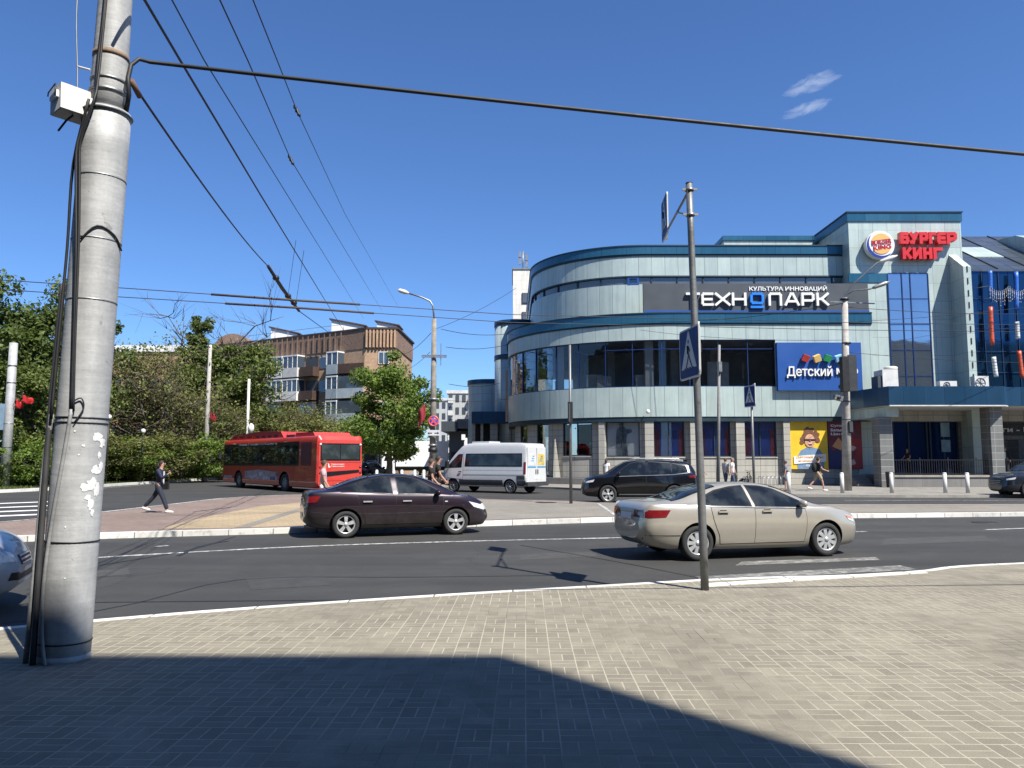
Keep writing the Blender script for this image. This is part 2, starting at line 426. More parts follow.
def m_wornpaint():
    t = NT('worn_road_paint'); v = t.co()
    wear = t.mr(t.m('ADD', t.noise(v, 7, 6, .75), t.m('MULTIPLY', t.noise(v, .7, 3), .4)), .5, .72, 0, 1)
    t.set(Base_Color=t.mix(wear, (.40, .39, .35, 1), (.12, .118, .11, 1)), Roughness=.8)
    return t.mat
def m_kerb():
    t = NT('whitewashed_kerb'); v = t.co()
    wear = t.mr(t.noise(v, 5, 6, .75), .52, .70, 0, 1)
    x, y, _ = t.xyz(v)
    fx = t.m('FRACT', t.m('DIVIDE', x, .96)); jn = t.m('LESS_THAN', fx, .022); tone = t.mr(t.white(t.comb(t.m('FLOOR', t.m('DIVIDE', x, .96)), 2.0, 5.0)), 0, 1, .80, 1.05)
    kc = t.scale(t.mix(t.m('MULTIPLY', wear, .8), (.76, .75, .70, 1), (.33, .31, .27, 1)), t.m('MULTIPLY', tone, t.mr(t.noise(v, .5, 4), .3, .7, .85, 1.06)))
    t.set(Base_Color=t.mix(t.m('MULTIPLY', jn, .8), kc, (.08, .075, .07, 1)), Roughness=.85)
    t.bump(t.noise(v, 40, 4), .3, .006)
    return t.mat
def m_glass(name, tint=(.30, .33, .36), refl=1.0, rough=.015, base=(.01, .012, .015), facade=True):
    """see-through pane: Fresnel reflection over a tinted clear sheet"""
    t = NT(name); tr = t.n('ShaderNodeBsdfTransparent'); tr.inputs[0].default_value = tuple(tint) + (1,)
    gl = t.n('ShaderNodeBsdfGlossy'); gl.inputs['Roughness'].default_value = rough; gl.inputs[0].default_value = (.9, .94, 1, 1)
    fr = t.n('ShaderNodeFresnel'); fr.inputs[0].default_value = 1.55
    mx = t.n('ShaderNodeMixShader'); f = t.m('MULTIPLY', fr.outputs[0], refl)
    f = t.m('MINIMUM', f, 1.0)
    t.lk(f, mx.inputs[0]); t.t.links.new(tr.outputs[0], mx.inputs[1]); t.t.links.new(gl.outputs[0], mx.inputs[2])
    if facade:
        bp = t.n('ShaderNodeBump'); bp.inputs['Strength'].default_value = .018; bp.inputs['Distance'].default_value = .1
        t.lk(t.noise(t.co(), .5, 2), bp.inputs['Height']); t.t.links.new(bp.outputs[0], gl.inputs['Normal']); t.t.links.new(bp.outputs[0], fr.inputs['Normal'])
    t.t.links.new(mx.outputs[0], t.out.inputs[0])
    return t.mat
def m_mirror_glass(name, col, metal=.85, rough=.03, wav=.06):
    t = NT(name); v = t.co()
    t.set(Base_Color=t.scale(tuple(col) + (1,), t.mr(t.noise(v, .35, 3), .3, .7, .9, 1.1)), Metallic=metal, Roughness=rough)
    t.bump(t.noise(v, .45, 2), wav, .1)
    return t.mat
def m_leaf(name, c1, c2, trans=.42):
    t = NT(name); g = t.n('ShaderNodeNewGeometry'); 
    rnd = g.outputs['Random Per Island']
    n = t.noise(t.co(), .8, 3)
    c = t.mix(rnd, tuple(c1) + (1,), tuple(c2) + (1,))
    c = t.scale(c, t.mr(n, .3, .7, .72, 1.28))
    df = t.n('ShaderNodeBsdfTranslucent'); t.lk(c, df.inputs[0])
    t.set(Base_Color=c, Roughness=.5); t.lk(.35, t.b.inputs['Specular IOR Level'])
    mx = t.n('ShaderNodeMixShader'); mx.inputs[0].default_value = trans
    t.t.links.new(t.b.outputs[0], mx.inputs[1]); t.t.links.new(df.outputs[0], mx.inputs[2]); t.t.links.new(mx.outputs[0], t.out.inputs[0])
    return t.mat
def m_concrete_pole(name, col, rough=.55, metal=0.0, streak=.25):
    t = NT(name); v = t.co()
    n1 = t.noise(t.mapping(v, (2, 2, 18)), 1.0, 5, .65); n2 = t.noise(v, 2.2, 5, .6); n3 = t.noise(v, 30, 3, .7)
    vert = t.noise(t.mapping(v, (9, 9, .5)), 1.0, 4, .6)
    f = t.m('MULTIPLY', t.m('MULTIPLY', t.mr(n1, .3, .7, 1-streak*.5, 1+streak*.35), t.mr(n2, .3, .7, 1-streak, 1+streak*.6)), t.m('MULTIPLY', t.mr(n3, .3, .7, .93, 1.06), t.mr(vert, .35, .65, .9, 1.06)))
    chips = t.mr(t.noise(v, 6.5, 4, .7, .6), .655, .69, 0, 1)
    t.set(Base_Color=t.mix(t.m('MULTIPLY', chips, .6), t.scale(tuple(col) + (1,), f), tuple(q*.42 for q in col) + (1,)), Metallic=metal)
    t.lk(t.mr(n2, .3, .7, rough-.08, rough+.12), t.b.inputs['Roughness'])
    t.bump(t.m('ADD', n1, t.m('MULTIPLY', n3, .4)), .3, .01)
    return t.mat
def m_brickwall(name, col, col2):
    t = NT(name); br = t.n('ShaderNodeTexBrick'); t.lk(t.co('UV'), br.inputs['Vector'])
    br.inputs['Scale'].default_value = 1; br.inputs['Brick Width'].default_value = .26; br.inputs['Row Height'].default_value = .085; br.inputs['Mortar Size'].default_value = .008
    br.inputs['Color1'].default_value = tuple(col) + (1,); br.inputs['Color2'].default_value = tuple(col2) + (1,); br.inputs['Mortar'].default_value = (.33, .30, .26, 1)
    n = t.noise(t.co('UV'), .5, 6, .65); pat = t.noise(t.co('UV'), 3.5, 3, .6)
    t.set(Base_Color=t.scale(t.scale(br.outputs[0], t.mr(n, .3, .7, .78, 1.18)), t.mr(pat, .3, .7, .85, 1.12)), Roughness=.9)
    return t.mat
def m_ground():
    t = NT('grass_verge'); v = t.co(); n = t.noise(v, 1.2, 6, .7); f = t.noise(v, 22, 4, .7)
    c = t.mix(t.mr(n, .4, .62, 0, 1), (.05, .085, .022, 1), (.13, .12, .055, 1))
    t.set(Base_Color=t.scale(c, t.mr(f, .25, .75, .6, 1.4)), Roughness=.95); t.bump(f, .7, .03)
    return t.mat
M_PAVE = m_paving()
M_ISLE = m_slab('island_paving_rose', (.225, .165, .137), .2, .1, R(8))
M_TAN = m_slab('island_paving_tan', (.37, .285, .175), .3, .3, R(-20), .08)
M_ISLEG = m_slab('island_paving_grey', (.235, .215, .18), .2, .1, R(5))
M_MALLPAVE = m_slab('mall_paving', (.24, .225, .195), .4, .4, 0)
M_ASPH = m_asphalt(); M_PAINT = m_roadpaint(); M_WORN = m_wornpaint(); M_KERB = m_kerb(); M_GRASS = m_ground()
M_KERBG = pm('stone_kerb', (.30, .285, .25), .85, 0, .2, 2, .3)
M_PANEL = panel_mat('pale_green_cladding', (.45, .54, .505), .93, 30, .035, .45, .05, .36, .12, v0=11)
M_PANEL2 = panel_mat('pale_green_cladding_squares', (.47, .555, .515), 1.0, 1.25, .03, .5, .045, .36, .12)
M_TEAL = panel_mat('teal_parapet_cladding', (.028, .125, .20), 1.75, 30, .03, .5, .06, .3, .35, v0=11)
M_DARKTEAL = pm('dark_coping', (.02, .045, .06), .5, .3, .1, 1)
M_NAVY = panel_mat('navy_fascia_cladding', (.018, .068, .135), 1.25, 30, .03, .5, .06, .32, .35, v0=11)
M_STONE = panel_mat('grey_stone_blocks', (.40, .385, .335), 1.0, .42, .035, .45, .08, .7, 0, brick=.0, bump=.6)
M_DSTONE = panel_mat('dark_stone_blocks', (.16, .165, .16), .9, .42, .035, 1.9, .12, .6, 0, bump=.5)
M_PLINTH = panel_mat('plinth_stone', (.20, .195, .185), 1.2, 1.2, .02, .55, .1, .6, 0)
M_GLASS = m_glass('shop_glass', (.77, .80, .81), .8)
M_GLASSD = m_glass('film_covered_glass', (.97, .98, .99), .8)
M_BLUEGL = m_mirror_glass('blue_mirror_glazing', (.40, .49, .60), .92)
M_NAVYGL = m_mirror_glass('navy_atrium_glazing', (.018, .068, .15), .75, .06)
M_STRIPGL = m_mirror_glass('strip_window_glazing', (.20, .205, .205), .55, .06)
M_MULLB = pm('blue_mullion', (.012, .036, .14), .4, .2)
M_MULLN = pm('navy_mullion', (.012, .035, .10), .45, .3)
M_MULLD = pm('dark_mullion', (.03, .045, .06), .45, .3)
M_WHITE = pm('white_enamel', (.78, .78, .76), .45, 0, .05, 2)
M_WHITEW = pm('weathered_white', (.62, .61, .58), .6, 0, .15, 2)
M_BLACK = pm('black_plastic', (.014, .014, .015), .5, 0, .2, 6)
M_RUB = pm('tyre_rubber', (.026, .026, .027), .85, 0, .25, 12, .3)
M_DGREY = pm('charcoal_board', (.055, .065, .075), .5, 0, .08, .6)
M_CABLE = pm('black_cable', (.012, .012, .013), .6, 0, .2, 8)
M_WIRE = pm('steel_wire', (.03, .032, .036), .5, .4, .1, 8)
M_ALU = pm('silver_alloy', (.64, .65, .65), .35, .6, .08, 10)
M_STEEL = pm('galvanised_steel', (.30, .31, .31), .45, .7, .15, 4)
M_POLE = m_concrete_pole('silver_painted_concrete', (.43, .435, .428), .62, .12, .22)
M_POLEC = m_concrete_pole('bare_concrete', (.42, .40, .36), .85, 0, .3)
M_POLES = m_concrete_pole('dull_steel_post', (.21, .215, .215), .5, .5, .2)
M_SIGNB = pm('sign_blue', (.008, .035, .17), .5, 0, .08, 3, 0, 0, .2)
M_SIGNW = pm('sign_white', (.62, .64, .64), .5, 0, .06, 4)
M_SIGNR = pm('sign_red', (.55, .03, .02), .35, 0, .08, 4)
M_RED = pm('red_letter', (.62, .022, .02), .35, 0, .08, 2, 0, .3)
M_DRED = pm('dark_red_return', (.25, .012, .012), .4, 0, .1, 2)
M_BLUEB = pm('shop_board_blue', (.010, .075, .30), .45, 0, .05, .4)
M_CYANL = pm('bright_blue_letter', (.02, .22, .78), .35, 0, .05, 2)
M_LENSR = pm('tail_lamp_red', (.17, .010, .012), .12, 0, .15, 14, 0, 1)
M_LENSW = pm('headlamp_clear', (.66, .66, .65), .15, .05, .3, 14, 0, .5)
M_LENSO = pm('amber_lens', (.65, .22, .05), .15, 0, .1, 14, 0, 1)
def m_carglass():
    t = NT('car_glass'); v = t.co()
    t.set(Base_Color=t.mix(t.mr(t.noise(v, 1.8, 3), .45, .6, 0, 1), (.008, .010, .011, 1), (.032, .038, .040, 1)), Roughness=.03)
    t.lk(.6, t.b.inputs['Specular IOR Level'])
    return t.mat
M_CARGL = m_carglass()
# ---------------------------------------------------------------- ground, roads, kerbs, markings
RZ = -0.12
def offset_path(path, d):
    P = [Vector((p[0], p[1])) for p in path]; out = []
    for i, p in enumerate(P):
        a = (P[i] - P[i-1]).normalized() if i > 0 else None
        b = (P[i+1] - P[i]).normalized() if i < len(P)-1 else None
        t = ((a or b) + (b or a)).normalized(); n = Vector((-t.y, t.x))
        k = 1.0
        if a and b: k = 1 / max(.5, n.dot(Vector((-a.y, a.x))))
        out.append(p + n * d * k)
    return out
def ribbon(path, d0, d1, z0, z1, mb=None):
    A = offset_path(path, d0); B = offset_path(path, d1); mb = mb or MB()
    n = len(A)
    v = [(p.x, p.y, z0) for p in A] + [(p.x, p.y, z0) for p in B] + [(p.x, p.y, z1) for p in A] + [(p.x, p.y, z1) for p in B]
    f = []
    for i in range(n-1):
        f += [(i, i+1, n+i+1, n+i), (2*n+i, 3*n+i, 3*n+i+1, 2*n+i+1), (i, 2*n+i, 2*n+i+1, i+1), (n+i, n+i+1, 3*n+i+1, 3*n+i)]
    f += [(0, n, 3*n, 2*n), (n-1, 3*n-1, 4*n-1, 2*n-1)]
    return mb.add(v, f)
def sheet(path_poly, z):
    return MB().add([(p[0], p[1], z) for p in path_poly], [list(range(len(path_poly)))])
def smooth_path(P, sub=5):
    P = [Vector((p[0], p[1])) for p in P]; out = []; n = len(P)
    d = [(P[i+1]-P[i]).length for i in range(n-1)]
    T = []
    for i in range(n):
        if i == 0: T.append((P[1]-P[0])/d[0])
        elif i == n-1: T.append((P[-1]-P[-2])/d[-1])
        else: T.append(((P[i]-P[i-1])/d[i-1]*d[i] + (P[i+1]-P[i])/d[i]*d[i-1])/(d[i-1]+d[i]))
    for i in range(n-1):
        h = d[i]
        for k in range(sub):
            t = k/sub
            out.append(P[i]*(2*t**3-3*t*t+1) + T[i]*h*(t**3-2*t*t+t) + P[i+1]*(3*t*t-2*t**3) + T[i+1]*h*(t**3-t*t))
    return out + [P[-1]]
STR = 'structure'
sheet([(-3000, -3000), (3000, -3000), (3000, 3000), (-3000, 3000)], RZ).build('ground', M_ASPH, kind=STR)
# pavement we stand on
nk = [(-60, -9), (-25, .6)] + [tuple(G(*p).xy) for p in ((0, 627.6), (200, 611), (400, 597), (600, 585.2), (700, 579.5), (925, 570), (945, 567), (1024, 562.5))] + [(20, 15.4), (40, 19), (150, 26)]
nk = smooth_path(nk, 4)
MB().prism([(p[0], p[1]) for p in offset_path(nk, -.12)] + [(150, -60), (-60, -60)], -.4, 0).build('pavement', M_PAVE, kind=STR)
ribbon(nk, -.12, 0, -.2, .004).build('kerb', M_KERB, kind=STR)
# traffic island
inear = [(-20, 14.0)] + [tuple(G(*p).xy) for p in ((0, 537), (100, 533.5), (300, 528), (490, 521.5), (620, 517.6), (1024, 512.4))] + [(25, 26.3), (40, 27.4), (150, 31)]
inear = smooth_path(inear, 4)
ifar = [(150, 34)] + [(40, 31.3)] + [tuple(G(*p).xy) for p in ((1024, 504.3), (850, 504.6), (640, 503.5), (600, 502.6), (570, 500.8), (490, 499), (450, 497.2), (400, 495.4), (340, 494.2), (290, 494.6), (244, 496.5), (170, 504), (98, 512), (41, 518), (-30, 524))] + [(-20, 17)]
ifar = smooth_path(ifar, 3)
isle = [tuple(p) for p in inear] + [tuple(p) for p in ifar]
MB().prism(isle, -.4, 0).build('traffic_island', M_ISLE, kind=STR)
ribbon(inear, -.02, .22, -.2, .006).build('island_kerb', M_KERB, kind=STR)
ib = [p for p in ifar if p.x > G(600, 502.6).x - .1]
ribbon(ib, -.05, .16, -.2, .006).build('island_kerb', M_KERBG, kind=STR)
sheet([G(158, 529, 0).xy, G(205, 517, 0).xy, G(262, 506, 0).xy, G(330, 500, 0).xy, G(430, 498.5, 0).xy, G(430, 521, 0).xy, G(300, 525.7, 0).xy, G(230, 528, 0).xy], .004).build('tan_paving', M_TAN, kind=STR)
sheet([G(235, 527.6, 0).xy, G(300, 508, 0).xy, G(345, 499, 0).xy, G(352, 499, 0).xy, G(310, 508, 0).xy, G(250, 527.2, 0).xy], .008).build('paving_band', M_ISLEG, kind=STR)
sheet([G(415, 522.0, 0).xy, G(440, 498.5, 0).xy, G(490, 500, 0).xy, G(570, 501.8, 0).xy, G(600, 503.6, 0).xy] + [(16, 28.1), (30, 29.8), (120, 32.6)] + [(120, 30.4), (30, 27.1), (16.4, 25.2)] + [G(620, 515.9, 0).xy, G(490, 519.8, 0).xy], .005).build('grey_paving', M_ISLEG, kind=STR)
# painted edge lines
def line(pts, w, z, mat=M_PAINT, name='road_marking'):
    P = smooth_path(pts, 4); return ribbon(P, -w/2, w/2, z - .001, z, MB()).build(name, mat, kind=STR)
line([G(*p, 0).xy for p in ((-30, 525), (41, 518.6), (98, 512.6), (170, 504.6), (244, 497.1), (290, 495.2), (340, 494.8))], .16, .010)
line([G(598, 503.6, 0).xy, G(617, 516.2, 0).xy], .12, .011)
z = RZ + .004
line([G(-40, 567, z).xy, G(95, 557.6, z).xy, G(200, 551.5, z).xy, G(300, 546.5, z).xy, G(480, 540.8, z).xy, G(620, 537.6, z).xy, G(720, 535.4, z).xy], .13, z)
line([G(985, 529.6, z).xy, G(1040, 527.6, z).xy], .12, z)
line([G(852, 531.8, z).xy, G(866, 531.4, z).xy], .14, z)
line([G(155, 546.5, z).xy, G(168, 545.5, z).xy], .14, z)
line([G(845, 500.4, z).xy, G(1100, 500.8, z).xy], .10, z)
line([G(90, 489, z).xy, G(150, 484.5, z).xy], .12, z)
# worn crossing stripes by the lowered kerb
sheet([G(704, 582, z).xy, G(716, 580.4, z).xy, G(918, 569.4, z).xy, G(900, 565.2, z).xy, G(696, 576.5, z).xy], z).build('crossing_stripe', M_WORN, kind=STR)
sheet([G(742, 561.5, z).xy, G(876, 557.0, z).xy, G(880, 560.0, z).xy, G(735, 565.5, z).xy], z).build('crossing_stripe', M_WORN, kind=STR)
ribbon([G(708, 586.8).xy, G(726, 585.6).xy, G(800, 581).xy, G(928, 573.2).xy], 0, .19, .0, .012).build('lowered_kerb', M_KERB, kind=STR)
M_FRESH = pm('fresh_road_paint', (.82, .82, .80), .7, 0, .12, 3)
for yy, x1 in ((501.5, 52), (505.6, 50), (509.8, 46), (514.2, 42)):
    a = G(-60, yy + 4.2, z); b = G(x1, yy, z)
    line([a.xy, b.xy], .56, z, M_FRESH, 'crossing_stripe')
# seams and repairs in the asphalt
M_TAR = pm('tar_seam', (.018, .018, .019), .6, 0, .3, 3)
line([G(-20, 626, z).xy, G(90, 612, z).xy, G(240, 579.5, z).xy, G(420, 577, z).xy, G(560, 575.2, z).xy], .035, z, M_TAR, 'tar_seam')
line([G(95, 566, z).xy, G(180, 552, z).xy, G(235, 536.5, z).xy], .05, z + .002, M_TAR, 'tar_seam')
line([G(178, 556, z).xy, G(212, 543.5, z).xy, G(228, 541, z).xy], .08, z + .003, M_TAR, 'tar_seam')
line([G(520, 545, z).xy, G(640, 566, z).xy, G(700, 578, z).xy], .025, z + .002, M_TAR, 'tar_seam')
M_PATCH = pm('asphalt_repair', (.041, .0405, .039), .85, 0, .2, 6, .3); M_PATCHL = pm('old_asphalt_repair', (.053, .052, .049), .88, 0, .2, 5, .3)
for q, mt in ((((250, 590), (330, 585), (322, 574), (246, 578)), M_PATCH), (((880, 545), (990, 541), (985, 535.5), (884, 538.5)), M_PATCHL), (((520, 560), (600, 556), (590, 551.5), (520, 554)), M_PATCHL), (((60, 580), (130, 574), (128, 568), (66, 572)), M_PATCHL)):
    sheet([G(*c, z).xy for c in q], z - .0015).build('asphalt_patch', mt, kind=STR)
# drain covers, patches on the island and in the road
def cover(px, py, zz, r, name='manhole_cover'):
    p = G(px, py, zz)
    MB().lathe([(0, zz + .004), (r*.8, zz + .004), (r*.82, zz + .009), (r, zz + .009), (r, zz - .02)], 24, (p.x, p.y, 0)).build(name, M_MANH, label='round iron drain cover set in the grey island paving' if zz > -.1 else 'round iron cover set in the asphalt of the near road', cat='manhole cover')
M_MANH = pm('cast_iron', (.05, .047, .044), .6, .5, .3, 9, .4)
cover(546, 502.6, .005, .42); cover(985, 522.5, RZ + .002, .34)
# pavement before the mall and kerb of the far road
mk = smooth_path([(150, 38.4), (40, 37.9), (11.8, 37.9), (8.2, 39.3), (5.6, 42.5), (3.4, 46.4), (.2, 50), (-2.6, 55), (-3.4, 62), (-3.6, 110)], 4)
MB().prism([(p[0], p[1]) for p in offset_path(mk, -.15)] + [(150, 110)], -.4, 0).build('pavement', M_MALLPAVE, kind=STR)
ribbon(mk, -.15, 0, -.2, .005).build('kerb', M_KERBG, kind=STR)
# corner with the young tree, and the park side
ck = smooth_path([(-10.5, 130), (-9.2, 80), (-6, 66), (-3.9, 55), (-4.6, 50.2), (-8.5, 49.2), (-14, 53.5), (-19, 58), (-22, 66), (-23, 80), (-23, 130)], 3)
MB().prism([tuple(p) for p in ck], -.4, 0).build('pavement', M_MALLPAVE, kind=STR)
ribbon(ck, -.005, .16, -.2, .006).build('kerb', M_KERBG, kind=STR)
pk = smooth_path([(-27, 150), (-27.2, 90), (-27.3, 55), (-27.4, 44.0), (-28.2, 41.6), (-31, 40.6), (-45, 38.8), (-120, 34)], 4)
pk = pk[::-1]
MB().prism([tuple(p) for p in pk] + [(-120, 150)], -.4, .03).build('park_ground', M_GRASS, kind=STR)
ribbon(pk, -.2, .02, -.3, .05).build('kerb', M_KERB, kind=STR)
# grass blades along the verge
def blades():
    n = 9000; v = []; f = []
    for i in range(n):
        if random.random() < .5: x = -27.5 - random.random()**1.5*5; y = random.uniform(44, 80)
        else: x = random.uniform(-50, -27.8); y = 42.5 + (x + 30)*.14 + random.random()*1.8 if x > -31 else 41.0 + (x+31)*.135 + random.random()*2.2
        h = random.uniform(.06, .22); a = random.uniform(0, PI); w = .03
        b = len(v); dx, dy = math.cos(a)*w, math.sin(a)*w
        v += [(x-dx, y-dy, .02), (x+dx, y+dy, .02), (x+random.uniform(-.06, .06), y+random.uniform(-.06, .06), h)]
        f.append((b, b+1, b+2))
    MB().add(v, f).build('grass', m_leaf('grass_blades', (.05, .10, .015), (.14, .16, .045), .3), label='uneven green grass on the verge along the park kerb', cat='grass', kind='stuff')
blades()
# ---------------------------------------------------------------- shopping centre
F1 = 51.5      # front of the lower two storeys
FT = 52.0      # tower front
FU = 53.2      # front of the top storey
def ell_path(cx, cy, rx, ry, xend, back, n=28):
    P = [(cx - rx, back)] + [(cx - rx*math.cos(a), cy - ry*math.sin(a)) for a in [PI/2*k/n for k in range(n+1)]]
    P.append((xend, cy - ry)); return [Vector(p) for p in P]
XR1 = XY(872, F1, 10)
low = ell_path(11.4, 61.0, 11.7, 9.5, XR1, 78)
upp = ell_path(9.6, 60.6, 8.0, 7.4, XY(852, FU, 14), 78)
class Wall:
    """a wall that follows a plan path; strips are laid on it by the picture column where each thing stands"""
    def __init__(s, P):
        s.P = []; s.s = []
        # dense resample
        tot = 0
        for i in range(len(P)-1):
            L = (P[i+1]-P[i]).length; n = max(1, int(L/.35))
            for k in range(n):
                s.P.append(P[i].lerp(P[i+1], k/n)); s.s.append(tot + L*k/n)
            tot += L
        s.P.append(P[-1]); s.s.append(tot); s.L = tot
        s.sa = np.array(s.s); s.xa = np.array([p.x for p in s.P]); s.ya = np.array([p.y for p in s.P])
    def at(s, q, d=0.0):
        x = np.interp(q, s.sa, s.xa); y = np.interp(q, s.sa, s.ya)
        e = .3; tx = np.interp(q+e, s.sa, s.xa) - np.interp(q-e, s.sa, s.xa); ty = np.interp(q+e, s.sa, s.ya) - np.interp(q-e, s.sa, s.ya)
        l = math.hypot(tx, ty); nx, ny = ty/l, -tx/l      # outward (towards the street)
        return Vector((x + nx*d, y + ny*d))
    def s_of(s, px, z=1.65):
        dep = s.ya*math.cos(PITCH) + (z-CAMZ)*math.sin(PITCH); P = 512 + FPX*s.xa/dep
        k0 = int(np.argmin(P)) if True else 0
        return float(np.interp(px, P[k0:], s.sa[k0:]))
    def strip(s, mb, s0, s1, z0, z1, d0, d1, mi=0, step=.5):
        """solid band between offsets d0 (inside) and d1 (outside), with metre UVs along the wall"""
        n = max(1, int(math.ceil((s1-s0)/step))); q = [s0 + (s1-s0)*k/n for k in range(n+1)]
        A = [s.at(t, d0) for t in q]; B = [s.at(t, d1) for t in q]
        v = [(p.x, p.y, z) for z in (z0, z1) for P in (A, B) for p in P]; m = n+1
        f = []; uv = []
        def quad(i, a, b, c, d, u): f.append((a, b, c, d)); uv.append(u)
        for i in range(n):
            u0, u1 = q[i], q[i+1]
            quad(i, m+i, m+i+1, 3*m+i+1, 3*m+i, ((u0, z0), (u1, z0), (u1, z1), (u0, z1)))        # outer
            quad(i, i+1, i, 2*m+i, 2*m+i+1, ((u1, z0), (u0, z0), (u0, z1), (u1, z1)))             # inner
            quad(i, 2*m+i, 3*m+i, 3*m+i+1, 2*m+i+1, ((u0, 0), (u0, .3), (u1, .3), (u1, 0)))       # top
            quad(i, i, i+1, m+i+1, m+i, ((u0, 0), (u1, 0), (u1, .3), (u0, .3)))                   # bottom
        w = abs(d1-d0)
        quad(0, 0, m, 3*m, 2*m, ((0, z0), (w, z0), (w, z1), (0, z1)))
        quad(0, m+n, n, 2*m+n, 3*m+n, ((0, z0), (w, z0), (w, z1), (0, z1)))
        b = len(mb.v); mb.add(v, f, mi, uv)
        return mb
WL = Wall(low); WU = Wall(upp)
zl = lambda py: ZY(py, F1)
zu = lambda py: ZY(py, FU)
mall = thing('shopping_centre', 'pale green clad shopping centre with rounded corner and blue parapets', 'shopping centre', (14, F1, 0))
Z_SOF = zl(416.5); Z_P1T = zl(386.5); Z_P1B = Z_SOF; Z_WT = zl(339.5); Z_PB = zl(323); Z_PT = zl(313.5)
sL0, sL1 = 0.0, WL.L
# lower block shell -------------------------------------------------
mb = MB()
WL.strip(mb, 0, WL.L, Z_P1B, Z_P1T, -.30, 0)
WL.strip(mb, 0, WL.L, Z_WT, Z_PB, -.30, 0)
mb.build('wall', M_PANEL, mall)
mb = MB(); WL.strip(mb, 0, WL.L, Z_PB, Z_PT, -.4, .12); mb.build('parapet', M_TEAL, mall)
mb = MB(); WL.strip(mb, 0, WL.L, Z_PT, Z_PT + .07, -.5, .17); WL.strip(mb, 0, WL.L, Z_PB - .10, Z_PB - .002, -.28, .07)
WL.strip(mb, 0, WL.L, Z_P1B - .32, Z_P1B - .003, -.9, -.05)
mb.build('coping', M_DARKTEAL, mall)
# roof deck of the lower block and floors
def fill(W, d, z0, z1):
    P = [W.at(q, d) for q in np.linspace(.2, W.L - .05, 70)]
    return MB().prism([(p.x, p.y) for p in P] + [(P[-1].x, 78)], z0, z1)
fill(WL, -.42, Z_PT - .7, Z_PT - .4).build('roof', pm('roof_deck', (.22, .22, .21), .9), mall)
M_INT = pm('dim_shop_interior', (.42, .42, .42), .8, 0, .3, .6)
M_INTF = pm('shop_floor', (.36, .34, .32), .4, 0, .15, 1)
M_INTC = pm('shop_ceiling', (.30, .30, .31), .8, 0, .2, .7)
fill(WL, -.32, Z_P1T - .5, Z_P1T - .02).build('upper_floor', M_INTF, mall)
fill(WL, -.32, Z_WT + .02, Z_WT + .3).build('ceiling', M_INTC, mall)
mb = MB(); WL.strip(mb, 1, WL.L-.1, Z_P1T - .02, Z_WT + .02, -6.6, -6.4, step=1.5); mb.build('inner_wall', M_INT, mall)
# window band of the first floor
s_end = WL.s_of(776, 8)
mb = MB(); WL.strip(mb, 14.0, s_end, Z_P1T + .05, Z_WT - .05, -.20, -.17); mb.build('window', M_GLASS, mall)
mul = [WL.s_of(p, 8) for p in (521, 534.5, 555, 577.5, 605, 632.5, 662, 690, 719, 748.5)]
for q in mul:
    mb = MB(); WL.strip(mb, q-.025, q+.025, Z_P1T, Z_WT, -.24, -.12); mb.build('mullion', M_MULLB, mall)
mb = MB(); WL.strip(mb, 0, s_end, Z_P1T, Z_P1T+.06, -.24, -.10); WL.strip(mb, 0, s_end, Z_WT-.06, Z_WT, -.24, -.10); WL.strip(mb, WL.s_of(605, 8), s_end, zl(349), zl(349)+.05, -.23, -.12)
mb.build('window_frame', M_MULLB, mall)
mb = MB(); WL.strip(mb, s_end, WL.L, Z_P1T - .01, Z_WT + .01, -.30, -.002); mb.build('wall', M_PANEL, mall)
for px in (550.5, 649, 662):
    q = WL.s_of(px, 8); p = WL.at(q, -1.1)
    if px == 662: continue
    MB().box(p.x-.28, p.x+.28, p.y-.28, p.y+.28, Z_P1T-.02, Z_WT+.02).build('column', M_WHITE, mall)
for px in (585, 690, 733):
    q = WL.s_of(px, 8); p = WL.at(q, -5.2)
    MB().box(p.x-.25, p.x+.25, p.y-.25, p.y+.25, Z_P1T-.02, Z_WT+.02).build('column', M_WHITEW, mall)
for k in range(11):        # rows of ceiling tubes seen through the panes
    a = WL.at(WL.s_of(560, 8) + 2.3*k, -2.2); b = WL.at(WL.s_of(560, 8) + 2.3*k + .3, -7.5)
    MB().bar((a.x, a.y, Z_WT-.25), (b.x, b.y, Z_WT-.25), .10, .05).build('ceiling_track', M_WHITEW, mall)
for px, w, h, d in ((545, .5, .75, -1.2), (587.5, 1.1, 1.0, -1.0), (598.5, 1.0, .85, -1.0), (641, .9, .9, -1.3)):
    p = WL.at(WL.s_of(px, 7), d - .3)
    t = thing('display_counter', {545: 'small pale counter behind the leftmost curved upstairs panes', 587.5: 'taller white counter behind the curved upstairs window', 598.5: 'lower white counter next to a taller one upstairs', 641: 'white counter beside the white column upstairs'}[px], 'counter', (p.x, p.y, Z_P1T-.02))
    MB().box(p.x-w/2, p.x+w/2, p.y-.3, p.y+.3, Z_P1T-.015, Z_P1T + h).build('cabinet', M_WHITEW, t)
    MB().box(p.x-w/2-.04, p.x+w/2+.04, p.y-.34, p.y+.34, Z_P1T + h + .003, Z_P1T + h + .05).build('countertop', M_WHITE, t)
# pale screens inside, right end
a = WL.at(WL.s_of(726, 8), -2.0)
MB().box(a.x-.75, a.x+.75, a.y, a.y+.1, Z_P1T, zl(358)).build('partition', M_WHITEW, mall)
